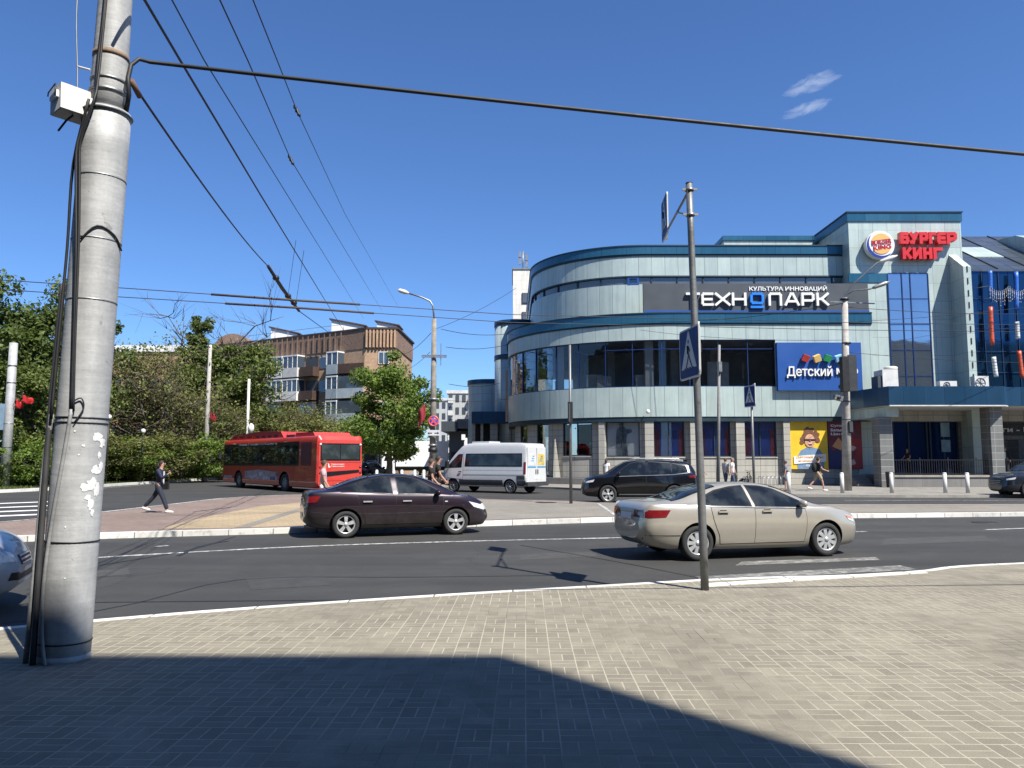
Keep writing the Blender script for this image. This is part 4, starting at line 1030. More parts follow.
flat([(.5, .0), (1, .0), (1, .62), (.62, .62), (.80, .3)], YP + .006, 'printed_shape', pm('poster_red', (.33, .025, .03), .5, 0, .15, 2), p2, qx0, pz0, qw, ph, .006)
for i, (s_, w_) in enumerate((('Супер', .46), ('Белые', .38), ('Цены', .46))):
    text_mb(s_, qx0 + .08*qw, qx0 + (.08+w_)*qw, pz0 + (.85-.085*i)*ph, pz0 + (.91-.085*i)*ph, YP - .012, .012, .03).build('lettering', M_WHITE, p2)
# dark shop board under the canopy
gs = thing('shop_name_board', 'black name board with white lettering under the canopy at far right', 'sign', (XY(1015, FT-.6), FT - .6, ZY(437, FT)))
MB().box(XY(979, FT-.6), XY(1075, FT-.6), FT - .62, FT - .45, ZY(435.5, FT-.6), ZY(424.5, FT-.6)).build('board', M_BLACK, gs)
text_mb('Книги - Подарки', XY(984, FT-.6), XY(1070, FT-.6), ZY(433.5, FT-.6), ZY(427, FT-.6), FT - .66, .04, .02).build('lettering', M_WHITEW, gs)
# curved tubes hung on the atrium glass
def tubes(x_, y_, parts, label, group):
    t = thing('hanging_tube_ornament', label, 'ornament', (x_(300), y_, ZY(300, y_)), group=group)
    MB().tube([(x_(p), y_ + .2, ZY(p, y_)) for p in range(268, 384, 4)], .015, 5).build('cable', M_WIRE, t)
    for a, b, mat, r in parts:
        n_ = 7; pts = [(x_(a + (b-a)*k/n_), y_, ZY(a + (b-a)*k/n_, y_)) for k in range(n_+1)]
        o = MB().tube(pts, r, 10).build('tube', mat, t)
        bnd = MB()
        for k in range(1, n_):
            p = Vector(pts[k]); d = (Vector(pts[k+1]) - p).normalized(); bnd.tube([p - d*.012, p + d*.012], r*1.03, 10)
        bnd.build('band', M_DGREY, o)
TB, TR, TW = pm('tube_blue', (.02, .14, .58), .4), pm('tube_orange', (.62, .09, .03), .4), pm('tube_white', (.72, .71, .68), .4)
YT = FT - .25
tubes(lambda py: XY(990.5 - .0006*(py-300)**2*(1 if py < 300 else -1.6), YT, ZY(py, YT)), YT, [(271, 292, TB, .14), (307, 345, TR, .14), (357, 377, TW, .14)], 'string of blue, orange and white tubes, left one on the atrium glass', None)
tubes(lambda py: XY(1016.5 - .0006*(py-300)**2*(1 if py < 300 else -1.6), YT, ZY(py, YT)), YT, [(272, 310, TB, .14), (322, 339, TW, .14), (351, 378, TR, .14)], 'string of blue, white and orange tubes, right one near the picture edge', None)
gl = thing('light_garland', 'swagged garland of tiny light bulbs before the blue atrium', 'garland', (XY(1005, 50.5, 13), 50.5, ZY(300, 50.5)))
def gpt(px): 
    t = (px - 989)/20.0; s_ = (t % 1.0); return (XY(px, 50.5, 13), 50.5, ZY(286 + 5.5*4*s_*(1-s_), 50.5))
MB().tube([gpt(989 + 1.0*k) for k in range(0, 61)], .025, 5).build('wire', M_BLACK, gl)
for k in range(30):
    a = gpt(990 + 2*k); L_ = random.uniform(.5, 1.1); st_ = MB()
    st_.tube([(a[0], a[1], a[2]), (a[0], a[1], a[2]-L_)], .008, 4)
    j = 0
    while j < L_: st_.ellipsoid((a[0] + random.uniform(-.03, .03), a[1], a[2]-j), (.026, .026, .026), 6, 4); j += .24
    st_.build('light_strand', M_WHITE, gl)
MB().tube([(XY(955, 51.8, 12), 51.8, ZY(292, 51.8)), gpt(989)], .02, 5).build('wire', M_BLACK, gl)
# air conditioning units standing on the canopy
def ac(px0, px1, py0, py1, y, label, fan=True, d=.5):
    t = thing('air_conditioner', label, 'air conditioner', (XY((px0+px1)/2, y, 6), y, ZC1)); x0, x1 = XY(px0, y, 6.5), XY(px1, y, 6.5); z1 = ZY(py0, y); z0 = ZC1 + .05
    MB().box(x0, x1, y, y + d, z0, z1).build('casing', M_WHITEW, t)
    if fan:
        cx_ = x0 + (x1-x0)*.4; cz_ = (z0+z1)/2; r_ = min((z1-z0)*.4, (x1-x0)*.36)
        fo = MB().lathe([(r_, y - .03), (r_, y - .003), (r_*.92, y - .003), (r_*.92, y - .03)], 20, (cx_, 0, cz_), 'y', closed=True).build('fan_ring', M_BLACK, t)
        g = MB()
        for k in range(8): a = 2*PI*k/8; g.bar((cx_, y - .012, cz_), (cx_ + r_*.9*math.cos(a), y - .012, cz_ + r_*.9*math.sin(a)), .03, .012)
        g.build('fan_grille', M_DGREY, t)
    MB().box(x0 + .06, x0 + .14, y + .05, y + d - .05, ZC1 + .003, z0).build('foot', M_STEEL, t); MB().box(x1 - .14, x1 - .06, y + .05, y + d - .05, ZC1 + .003, z0).build('foot', M_STEEL, t)
    return t
ac(975, 989, 376, 386.5, 49.5, 'white air conditioner with round fan grille on the canopy below the tubes')
ac(940, 957, 381, 386.5, 49.0, 'low white air conditioner between two others on the canopy')
bx = ac(883, 898.5, 369.5, 386.5, 49.4, 'tall white ventilation unit at the left end of the canopy', False, 1.2)
MB().lathe([(.42, ZY(369.5, 49.4) + .003), (.42, ZY(366.3, 49.4)), (.3, ZY(365.5, 49.4)), (0, ZY(365.5, 49.4))], 20, (XY(891, 50, 7), 50, 0)).build('vent_cowl', M_WHITEW, bx)
MB().box(XY(878, 49.5, 6.5), XY(882.6, 49.5, 6.5), 49.5, 50.4, ZC1 + .05, ZY(376, 49.5)).build('side_duct', M_DGREY, bx)
for a, b, lb in ((902, 913, 'flat white duct cover on the canopy beside the tall unit'), (921, 932, 'flat white duct cover on the canopy before the tower window')):
    t = thing('duct_cover', lb, 'duct cover', (XY((a+b)/2, 49), 49, ZC1))
    MB().box(XY(a, 49, 6), XY(b, 49, 6), 49, 49.6, ZC1 + .06, ZC1 + .2).build('lid', M_WHITE, t); MB().box(XY(a+1, 49, 6), XY(b-1, 49, 6), 49.1, 49.5, ZC1 + .002, ZC1 + .057).build('base', M_STEEL, t)
# dome camera on the first floor panels
t = thing('security_camera', 'small white security camera on the pale panels above the shop windows', 'camera', (XY(647, F1, 6), F1, zl(411)))
MB().bar((XY(647, F1, 5), F1 - .002, zl(410)), (XY(647, F1, 5), F1 - .35, zl(410)), .06, .06).build('bracket', M_WHITE, t)
MB().ellipsoid((XY(647, F1, 5), F1 - .38, zl(412)), (.14, .14, .15)).build('dome', M_WHITE, t)
# ---------------------------------------------------------------- annex left of the mall, far buildings
an = thing('annex', 'blue grey annex with round turret and navy fascia left of the curved corner', 'building', (-2, 66, 0))
M_ANX = panel_mat('blue_grey_cladding', (.43, .51, .51), .9, 1.9, .035, .5, .04, .36, .1)
yt = 67.0; rt = 1.9; ctx = XY(494.6, yt, 7) + rt
MB().lathe([(rt, 0), (rt, ZY(327.5, yt)), (rt*.5, ZY(327.5, yt)+.05), (0, ZY(327.5, yt)+.05)], 40, (ctx, yt, 0)).build('turret', M_ANX, an)
MB().lathe([(rt + .05, ZY(327.5, yt)), (rt + .05, ZY(323, yt)), (0, ZY(323, yt))], 40, (ctx, yt, 0)).build('turret_parapet', M_NAVY, an)
MB().lathe([(rt + .03, ZY(361.5, yt)), (rt + .05, ZY(361.5, yt)), (rt + .05, ZY(356.5, yt)), (rt+.03, ZY(356.5, yt))], 40, (ctx, yt, 0), closed=True).build('turret_band', M_NAVY, an)
ya = 69.0; xa0 = XY(466.8, ya, 5); xa1 = ctx
def rounded(x0, x1, y0, y1, r):
    return [(x0, y1)] + [(x0 + r - r*math.cos(R(a)), y0 + r - r*math.sin(R(a))) for a in range(0, 91, 10)] + [(x1, y0), (x1, y1)]
MB().prism(rounded(xa0, xa1, ya, 82, 2.0), 0, ZY(383.5, ya)).build('wall', M_ANX, an)
MB().prism(rounded(xa0 - .08, xa1, ya - .08, 82.1, 2.0), ZY(383.5, ya) + .003, ZY(379, ya)).build('parapet', M_NAVY, an)
yf = 64.6
MB().box(XY(471.5, yf, 4), XY(511, yf, 4), yf, ya - .1, ZY(423.5, yf), ZY(411.5, yf)).build('fascia', M_NAVY, an)
mb = MB()
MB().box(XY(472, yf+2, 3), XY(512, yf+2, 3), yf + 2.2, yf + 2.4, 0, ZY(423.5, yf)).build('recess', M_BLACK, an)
for a, b in ((472, 475), (480.5, 483), (490, 497.5), (509, 511)): MB().box(XY(a, yf+.4, 2), XY(b, yf+.4, 2), yf + .4, yf + 1.4, 0, ZY(423.5, yf) - .003).build('column', M_STONE, an)
# dark kiosks
k1 = thing('kiosk', 'dark flat roofed kiosk row beside the annex behind the van', 'kiosk', (XY(456, 72), 72, 0))
MB().box(XY(449, 72, 2), XY(472, 72, 2), 72, 78, 0, ZY(431, 72)).build('body', pm('kiosk_grey', (.10, .105, .11), .6, 0, .15, 1), k1)
MB().box(XY(441.5, 71, 4), XY(457, 71, 4), 70.6, 78, ZY(431.5, 71), ZY(421.5, 71)).build('roof_sign_band', M_DGREY, k1)
MB().box(XY(457.2, 71, 4), XY(470, 71, 4), 70.8, 78, ZY(428.5, 71), ZY(419, 71)).build('side_band', pm('kiosk_band', (.17, .16, .15), .6, 0, .3, 2), k1)
MB().box(XY(451, 72, 1), XY(460, 72, 1), 71.95, 71.99, .3, 2.4).build('door', M_BLACK, k1)
# white tiled stair tower behind
st = thing('stair_tower', 'white tiled square stair tower with two windows behind the mall corner', 'building', (XY(523, 86, 10), 86, 0))
M_TILE = panel_mat('cream_tiles', (.78, .74, .66), .55, .55, .03, .75, .05, .6, 0)
MB().box(XY(513, 86, 14), XY(545, 86, 14), 86, 94, 0, ZY(269.5, 86)).build('wall', M_TILE, st)
MB().box(XY(513, 86, 14) - .1, XY(545, 86, 14) + .1, 85.9, 94.1, ZY(269.5, 86) + .003, ZY(268, 86)).build('coping', M_STEEL, st)
for y0, y1 in ((293, 303.5), (312, 322)):
    f = MB().box(XY(522, 86, 12), XY(531, 86, 12), 85.9, 85.98, ZY(y1, 86), ZY(y0, 86)).build('window', M_DGREY, st)
    MB().box(XY(522.6, 86, 12), XY(530.4, 86, 12), 85.86, 85.897, ZY(y1-.6, 86), ZY(y0+.6, 86)).build('pane', M_STRIPGL, f)
am = MB(); x = XY(523, 88, 20)
am.tube([(x, 88, ZY(268, 86)), (x, 88, ZY(251, 88))], .07, 6); 
for k, py in enumerate((254, 257, 260, 263)): am.bar((x-.5, 88, ZY(py, 88)), (x+.6, 88, ZY(py, 88)), .06, .06); am.box(x + (.3 if k % 2 else -.5), x + (.55 if k % 2 else -.25), 87.9, 88.1, ZY(py, 88)-.5, ZY(py, 88)+.3)
am.build('antenna', M_STEEL, st)
# pale slab block of flats far away
def slab_flats(px0, px1, pyt, Y, nst, ncol, label, col, depth=14):
    t = thing('apartment_building', label, 'building', (XY((px0+px1)/2, Y), Y, 0), group=None)
    x0, x1 = XY(px0, Y, 15), XY(px1, Y, 15); zt_ = ZY(pyt, Y)
    MB().box(x0, x1, Y, Y + depth, 0, zt_).build('wall', panel_mat('panel_flats_%d' % px0, col, 3.2, 2.8, .08, .75, .05, .8, 0), t)
    MB().box(x0 - .2, x1 + .2, Y - .2, Y + depth + .2, zt_ + .003, zt_ + .7).build('parapet', M_WHITEW, t)
    ch = zt_/nst; cw = (x1-x0)/ncol
    for i in range(nst):
        for j in range(ncol):
            xx = x0 + (j+.5)*cw; zz = ch*i + ch*.32
            if j % 3 == 0:
                MB().box(xx - cw*.36, xx + cw*.36, Y - 1.0, Y - .003, zz - .3, zz + .75).build('balcony', M_WHITEW, t)
            w = MB().box(xx - cw*.26, xx + cw*.26, Y - .12, Y - .006, zz + .05 + (.72 if j % 3 == 0 else 0), zz + ch*.55 + (.2 if j % 3 == 0 else 0)).build('window', M_DGREY, t)
    return t
slab_flats(447.5, 474, 393.5, 165, 6, 4, 'pale multi storey flats with balconies far behind the kiosk', (.46, .46, .44))
slab_flats(428, 447, 401, 200, 6, 3, 'farther pale flats partly behind the road sign column', (.50, .51, .50))
# brick five storey flats
M_BRICK = m_brickwall('tan_brick', (.54, .34, .195), (.46, .275, .15))
M_BRICKD = m_brickwall('dark_brick_frieze', (.24, .13, .08), (.19, .10, .06))
bb = thing('apartment_building', 'five storey tan brick flats with white glazed balconies behind the red bus', 'building', (-20, 84, 0))
A0 = Vector((-18.6, 84.0)); dl = Vector((-13.0, 7.8)).normalized(); A1 = A0 + dl*32
P0 = Vector((-15.9, 82.2)); P1 = Vector((-12.45, 82.2)); P2 = Vector((-12.2, 93))
HB = ZY(327.5, 82.2)
HF = HB - 2.3
def wallquad(mb, a, b, z0, z1, th=.35, d=0.0):
    t = (b-a).normalized(); n = Vector((t.y, -t.x)); 
    if n.y > 0: n = -n
    P = [a + n*d, b + n*d, b + n*(d-th), a + n*(d-th)]
    return mb.prism([tuple(p) for p in P], z0, z1)
poly = [tuple(A1), tuple(A0), tuple(P0), tuple(P1), tuple(P2), (-24, 104), tuple(A1 + Vector((6, 10)))]
MB().prism(poly, 0, HF).build('wall', M_BRICK, bb)
def expand(P, d):
    c = Vector((sum(p[0] for p in P)/len(P), sum(p[1] for p in P)/len(P))); return [tuple(Vector(p) + (Vector(p)-c).normalized()*d) for p in P]
MB().prism(expand(poly, .12), HF + .003, HB - .2).build('frieze', M_BRICKD, bb)
MB().prism(expand(poly, .3), HB - .197, HB).build('roof_edge', pm('dark_roof_edge', (.05, .035, .03), .7), bb)
rb = MB()
t = 0
L = (A1-A0).length
fr = MB()
for k in range(int(L/.84)):
    p = A0 + dl*(.2 + .84*k); n = Vector((dl.y, -dl.x)); n = n if n.y < 0 else -n
    M = Matrix.Rotation(math.atan2(dl.y, dl.x), 4, 'Z'); fr.obox((p.x + n.x*.20, p.y + n.y*.20, (HF+HB)/2 - .1), .07, .02, 1.0, 0, M)
fr.build('frieze_ribs', M_BRICKD, bb); fr = MB()
for k in range(9): fr.box(P0.x + .15 + .38*k, P0.x + .33 + .38*k, P0.y - .32, P0.y - .13, HF + .1, HB - .3)
fr.build('frieze_ribs', M_BRICK, bb)
M_GLZ = m_mirror_glass('flat_window_glass', (.12, .16, .20), .5, .06)
sth = HF/5.05
def on(s_, d=0.0):
    n = Vector((dl.y, -dl.x)); n = n if n.y < 0 else -n
    return A0 + dl*s_ + n*d
def fb(s0, s1, d0, d1, z0, z1):
    a, b, c, d = on(s0, d0), on(s1, d0), on(s1, d1), on(s0, d1); return MB().prism([tuple(a), tuple(b), tuple(c), tuple(d)], z0, z1)
def s_px(px):   # distance along the left wing seen at picture column px
    k = (px-512)/FPX/math.cos(PITCH)*.995; return (A0.x - k*A0.y)/(k*dl.y - dl.x)
def flat_window(s0, s1, z0, z1, nm='window'):
    f = fb(s0, s1, -.05, .06, z0, z1).build(nm, M_WHITEW, bb)
    n_ = 2 if s1-s0 > 1.1 else 1; w = (s1-s0)/n_
    for k in range(n_): fb(s0 + w*k + .08, s0 + w*(k+1) - .05, .063, .075, z0 + .08, z1 - .08).build('pane', M_GLZ, f)
def balcony(s0, s1, fl, mat, glazed=True, d=1.2):
    z0 = fl*sth + .2
    b = fb(s0, s1, .003, d, z0, z0 + 1.05).build('balcony', mat, bb)
    if glazed:
        g = fb(s0 + .03, s1 - .03, .01, d - .04, z0 + 1.053, z0 + 2.35).build('balcony_glazing', M_GLZ, b)
        n_ = max(2, int((s1-s0)/.75)); w = (s1-s0)/n_; m_ = MB()
        for k in range(n_+1): m_.merge(fb(s0 + w*k - .04 + (.04 if k == 0 else 0) - (.04 if k == n_ else 0), s0 + w*k + .04, d - .06, d + .01, z0 + 1.053, z0 + 2.35))
        m_.merge(fb(s0, s1, .0, d + .02, z0 + 2.353, z0 + 2.5)); m_.build('glazing_bars', M_WHITE if mat is not M_BROWN else M_BROWN, b)
    else:
        fb(s0 + .1, s1 - .1, .02, .06, z0 + 1.053, z0 + 2.3).build('balcony_door', M_DGREY, b)
M_BROWN = pm('brown_boards', (.07, .04, .03), .7, 0, .2, 2); M_GREYB = pm('grey_blue_sheet', (.36, .42, .45), .6, 0, .15, 1)
for fl in range(5):
    bm_ = [M_GREYB, M_BROWN, M_BROWN, M_WHITE, M_WHITE][fl]
    a, b = s_px(288), s_px(273)
    balcony(min(a,b), max(a,b), fl, bm_, fl != 1); a, b = s_px(303.5), s_px(289)
    balcony(min(a,b), max(a,b), fl, [M_BROWN, M_GREYB, M_BROWN, M_WHITE, M_WHITEW][fl], fl != 2)
    a, b = s_px(318), s_px(304.5); balcony(min(a,b), max(a,b), fl, M_BROWN if fl != 1 else M_GREYB, fl in (0, 2), 1.0)
    a, b = s_px(343), s_px(332); balcony(min(a,b), max(a,b), fl, M_GREYB if fl != 0 else M_WHITEW, True, 1.1)
    for px in (265, 254, 322.5): s_ = s_px(px); flat_window(s_-.55, s_+.55, fl*sth + 1.1, fl*sth + 2.4)
    for px in (235, 222, 208): s_ = s_px(px); flat_window(s_-.8, s_+.8, fl*sth + 1.1, fl*sth + 2.4)
    # right bay
    z0 = fl*sth + .2
    nb = MB().prism([(A0.x+.1, A0.y-.25), (P0.x-.02, P0.y+.15), (P0.x-.02, P0.y-.55), (A0.x-.5, A0.y-.95)], z0, z0 + 1.05).build('balcony', [M_WHITE, M_WHITE, M_GREYB, M_GREYB, M_BROWN][fl], bb)
    if fl < 4: MB().prism([(A0.x+.05, A0.y-.25), (P0.x-.05, P0.y+.1), (P0.x-.05, P0.y-.5), (A0.x-.45, A0.y-.9)], z0 + 1.053, z0 + 2.4).build('balcony_glazing', M_GLZ, nb)
    f = MB().box(-14.4, -13.2, P0.y - .08, P0.y - .003, z0 + .95, z0 + 2.3).build('window', M_WHITEW, bb)
    for k in range(2): MB().box(-14.3 + .55*k, -13.85 + .55*k, P0.y - .1, P0.y - .083, z0 + 1.05, z0 + 2.2).build('pane', M_GLZ, f)
for x0, x1, y, py0, pyl in ((271, 297, 92, 327.5, 334), (331.5, 364, 88, 319.5, 326.5), (377, 397, 88, 321.5, 326)):
    a, b = XY(x0, y, 17), XY(x1, y, 17); z1 = ZY(py0, y); z2 = ZY(pyl, y)
    MB().prism_xz([(a, HB - .1), (b, HB - .1), (b, max(z2, HB + .4)), (a, z1)], y, y + 3).build('roof_house', M_WHITE, bb)
    MB().prism_xz([(a - .25, z1), (b + .3, max(z2, HB + .4)), (b + .3, max(z2, HB + .4) + .14), (a - .25, z1 + .14)], y - .2, y + 3.2).build('roof_house_cover', M_BROWN, bb)
for k in range(9): 
    s_ = 1 + k*2.2; p = on(s_, -1); MB().tube([(p.x, p.y, HB), (p.x, p.y, HB + .9)], .03, 4).build('roof_rail_post', M_STEEL, bb)
p, q2 = on(1, -1), on(18.6, -1); MB().bar((p.x, p.y, HB + .9), (q2.x, q2.y, HB + .9), .04, .04).build('roof_rail', M_STEEL, bb)
# older brick building behind the park
b2 = thing('brick_building', 'long red brown brick building with white roof edge behind the park trees', 'building', (-48, 98, 0))
x0, x1 = XY(98, 98, 10), XY(238, 98, 10); z1 = ZY(352, 98)
MB().box(x0, x1, 98, 110, 0, z1).build('wall', m_brickwall('old_brick', (.46, .25, .14), (.38, .19, .11)), b2)
MB().box(x0 - .3, XY(205, 98, 10), 97.7, 110, z1 + .003, ZY(345.5, 98)).build('roof_edge', M_WHITE, b2)
gx = XY(230, 97, 12)
MB().prism_xz([(gx - 2.6, z1 - 1)] + [(gx + 2.6*math.cos(R(a)), z1 + 2.6*math.sin(R(a)) - .3) for a in range(170, 9, -10)] + [(gx + 2.6, z1 - 1)], 97.4, 104).build('gable', M_BRICKD, b2)
for i in range(4):
    for k in range(11):
        xx = x0 + 2 + k*1.62; MB().box(xx, xx + .9, 97.9, 97.98, 1.2 + i*3.1, 2.8 + i*3.1).build('window', M_GLZ, b2)
# building at our back: its shadow lies across the pavement
sb = thing('building', 'plain office block behind the viewer casting the long shadow on the paving', 'building', (-20, -4.72, 0))
MB().box(-60, 9.71, -24, -4.72, 0, 20.0).build('wall', panel_mat('office_render', (.13, .125, .115), 3, 3.2, .05, .7, .05, .8, 0), sb)
for k in range(19):
    for j in range(5):
        f = MB().box(-57 + k*3.5, -55.2 + k*3.5, -4.76, -4.723, 1.2 + j*3.7, 3.2 + j*3.7).build('window', M_WHITEW, sb)
        MB().box(-56.9 + k*3.5, -55.3 + k*3.5, -4.78, -4.763, 1.3 + j*3.7, 3.1 + j*3.7).build('pane', M_GLZ, f)

sb2 = thing('building', 'unseen beige block added behind the viewer to darken reflections in the glass', 'building', (50, -27, 0))  # block added out of view to darken what the mall glass reflects
MB().box(18, 95, -42, -27, 0, 22).build('wall', MC.get('office_render2') or panel_mat('beige_render', (.34, .30, .24), 3, 3.0, .05, .7, .05, .8, 0), sb2)
for k in range(20):
    for j in range(4):
        MB().box(19 + k*3.8, 20.8 + k*3.8, -27.04, -26.96, 1.4 + j*3.6, 3.2 + j*3.6).build('window', M_WHITEW, sb2); MB().box(19.1 + k*3.8, 20.7 + k*3.8, -26.957, -26.94, 1.5 + j*3.6, 3.1 + j*3.6).build('pane', M_GLZ, sb2)
# ---------------------------------------------------------------- trees and hedges
M_BARK = m_concrete_pole('bark', (.13, .105, .08), .9, 0, .4)
LEAF = {'deep': m_leaf('leaf_deep', (.052, .086, .018), (.150, .195, .045)), 'mid': m_leaf('leaf_mid', (.072, .108, .020), (.185, .225, .055)),
        'fresh': m_leaf('leaf_fresh', (.085, .150, .020), (.225, .305, .062)), 'olive': m_leaf('leaf_olive', (.105, .125, .032), (.240, .245, .078)),
        'brown': m_leaf('leaf_brown', (.12, .125, .04), (.23, .22, .09))}
def limb_path(rng, a, b, wob, n=4):
    a = np.array(a); b = np.array(b); pts = [a + (b-a)*k/n for k in range(n+1)]
    L = np.linalg.norm(b-a)
    for k in range(1, n): pts[k] = pts[k] + rng.normal(0, wob*L, 3)
    return pts
def tree_meshes(seed, h, r, shape='round', leaf='mid', nleaf=7000, lsize=.22, base=.22, bare=0.0, fork=.3, gaps=.45):
    rng = np.random.default_rng(seed); tr = MB(); tips = []
    th = h*.95
    trunk = limb_path(rng, (0, 0, -.1), (rng.normal(0, .1), rng.normal(0, .1), h*(.72 if shape != 'column' else .92)), .012, 6)
    r0 = .022*h + .03
    tr.tube([tuple(p) for p in trunk], [r0*1.35] + [r0*(1 - .8*k/6) for k in range(1, 7)], 9)
    nb = 16 if not bare else 26
    for i in range(nb):
        f = fork + (1-fork)*i/nb; zi = f*6; k = min(5, int(zi)); p = trunk[k] + (trunk[k+1]-trunk[k])*(zi-k)
        az = i*2.4 + rng.normal(0, .4); 
        env = {'round': math.sin(PI*min(1, max(.08, (f - base*.5)/(1.08 - base*.5))))**.6, 'column': .55 + .45*math.sin(PI*f), 'spread': .5 + .6*f}[shape]
        ln = r*env*rng.uniform(.75, 1.05); up = rng.uniform(.25, .7) if shape != 'column' else rng.uniform(.7, 1.3)
        e = p + np.array([math.cos(az)*ln, math.sin(az)*ln, ln*up]); e[2] = min(e[2], h*.98)
        br = limb_path(rng, p, e, .06, 4); rb = r0*(1 - .75*f)*.55*max(1, bare)
        tr.tube([tuple(q) for q in br], [rb*(1 - .8*k/4) for k in range(5)], 6)
        tips.append((e, 1.0)); tips.append((br[3], .9)); tips.append((br[2], .7))
        for j in range(3 if not bare else 5):
            q = br[1 + rng.integers(0, 3)]; d = rng.normal(0, 1, 3); d[2] = abs(d[2])*.7; d /= np.linalg.norm(d)
            e2 = q + d*ln*rng.uniform(.3, .55); sb_ = limb_path(rng, q, e2, .08, 3); tr.tube([tuple(w) for w in sb_], [rb*.4, rb*.3, rb*.2, rb*.1], 5); tips.append((e2, .8))
            if bare:
                for _ in range(5):
                    d2 = d + rng.normal(0, .55, 3); d2[2] += .3; d2 /= np.linalg.norm(d2); e3 = e2 + d2*ln*rng.uniform(.15, .4); s0_ = sb_[rng.integers(1, 4)]
                    tr.tube([tuple(s0_), tuple((s0_+e3)/2 + rng.normal(0, .05, 3)), tuple(e3)], [rb*.18, rb*.12, rb*.06], 4); tips.append((e3, .5))
    top = trunk[-1] + np.array([0, 0, h*.2 if shape != 'column' else h*.05]); tips.append((top, .9)); tips.append((trunk[-1], 1.0)); tips.append(((top + trunk[-1])/2, .9))
    P = np.array([t[0] for t in tips]); S_ = np.array([t[1] for t in tips])
    if nleaf == 0: return tr, None
    keep = rng.random(len(P)) > gaps*.45; P = P[keep]; S_ = S_[keep]
    # leaves in clumps about the twigs
    per = rng.choice(len(P), nleaf, p=S_/S_.sum()); cr = r*.27*rng.uniform(.55, 1.25, len(P))
    d = rng.normal(0, 1, (nleaf, 3)); d /= np.linalg.norm(d, axis=1)[:, None]; rad = rng.random(nleaf)**.45
    c = P[per] + d*(rad*cr[per])[:, None]*np.array([1, 1, .72]); c[:, 2] = np.maximum(c[:, 2], h*base*.6 + rng.random(nleaf)*.5)
    nrm = d*.6 + rng.normal(0, .6, (nleaf, 3)) + np.array([0, 0, .5]); nrm /= np.linalg.norm(nrm, axis=1)[:, None]
    t1 = np.cross(nrm, rng.normal(0, 1, (nleaf, 3))); t1 /= np.linalg.norm(t1, axis=1)[:, None]; t2 = np.cross(nrm, t1)
    sz = lsize*rng.uniform(.5, 1.2, nleaf)[:, None]
    v = np.concatenate([c - t1*sz*.55, c - t2*sz*.34 + nrm*sz*.1, c + t1*sz*.55, c + t2*sz*.34 + nrm*sz*.1], axis=1).reshape(-1, 3)
    f = np.arange(nleaf*4).reshape(-1, 4)
    me = bpy.data.meshes.new('crown'); me.from_pydata(v.tolist(), [], f.tolist()); me.materials.append(LEAF[leaf]); me.update()
    return tr, me
PROTO = {}
def proto(key, **k):
    tr, me = tree_meshes(**k); PROTO[key] = (tr.mesh('trunk', M_BARK, fix=False), me, k['h'])
proto('oak', seed=1, h=12, r=4.6, leaf='deep', nleaf=15000, lsize=.30)
proto('lime', seed=2, h=10, r=3.4, leaf='mid', nleaf=12000, lsize=.26)
proto('maple', seed=13, h=10, r=3.7, leaf='fresh', nleaf=24000, lsize=.24, base=.22, fork=.20, gaps=.1)
proto('poplar', seed=4, h=12, r=1.7, shape='column', leaf='mid', nleaf=7000, lsize=.24)
proto('thin', seed=5, h=9, r=3.6, leaf='olive', nleaf=5200, lsize=.17, bare=1.0)
proto('budding', seed=6, h=8, r=3.8, leaf='olive', nleaf=7000, lsize=.17, bare=1.15)
proto('bare', seed=8, h=10, r=3.6, leaf='brown', nleaf=0, bare=1.5, shape='spread')
proto('bush', seed=9, h=4.5, r=2.4, leaf='fresh', nleaf=7000, lsize=.2, base=.02, fork=.1)
proto('bush2', seed=10, h=5, r=2.6, leaf='olive', nleaf=6000, lsize=.19, base=.02, fork=.1)
def tree(key, px, Y, pytop, label, group=None, wide=1.0, z=0.0, rz=None):
    tm, cm, h = PROTO[key]; x = XY(px, Y); H = ZY(pytop, Y) - z; s = H/h/ (1.0 if key in ('poplar',) else 1.0)
    t = thing('tree' if 'bush' not in key else 'shrub', label, 'tree' if 'bush' not in key else 'shrub', (x, Y, z), rz if rz is not None else (px*1.7) % 6.28, group, world=False); t.scale = (s*wide, s*wide, s)
    o = bpy.data.objects.new('trunk', tm); C.objects.link(o); o.parent = t
    if cm: o = bpy.data.objects.new('crown', cm); C.objects.link(o); o.parent = t
GP = 'trees of the park across the street'
tree('maple', 388, 57, 345, 'young bright green tree on the corner beside the road sign column', None, 1.0, rz=.6)
tree('oak', -12, 54, 268, 'tall dark green tree at the left edge of the park', GP, 1.05)
tree('oak', 52, 58, 273, 'tall dark green tree beside the big silver column', GP, .80, rz=4.0)
tree('lime', 22, 50, 345, 'lower dense green tree behind the flagged concrete pole', GP, 1.1)
tree('lime', 70, 62, 372, 'low green tree hidden partly by the big silver column', GP, 1.2, rz=2.2)
tree('budding', 148, 62, 333, 'brownish gnarled tree with thin new leaf right of the big silver column', GP, 1.0, rz=2.0)
tree('thin', 122, 70, 372, 'sparse olive tree with visible branches left of the gnarled one', GP, 1.1, rz=1.0)
tree('poplar', 190, 74, 314, 'slim green pointed tree rising above the others left of the tall bare crown', GP, 1.0)
tree('bare', 212, 78, 303, 'tall leafless tree above the thin concrete pole', GP, 1.0)
tree('thin', 180, 66, 375, 'olive spreading tree under the slim pointed one', GP, 1.35)
tree('lime', 228, 72, 322, 'full green tree left of the brick flats', GP, .98, rz=2.6)
tree('thin', 222, 68, 392, 'low olive tree behind the front of the red bus', GP, 1.3, rz=3)
tree('budding', 288, 78, 396, 'brownish thin leaved tree above the roof of the red bus', GP, 1.2)
tree('bush2', 318, 76, 412, 'olive green shrub above the rear of the red bus', None, 1.4)
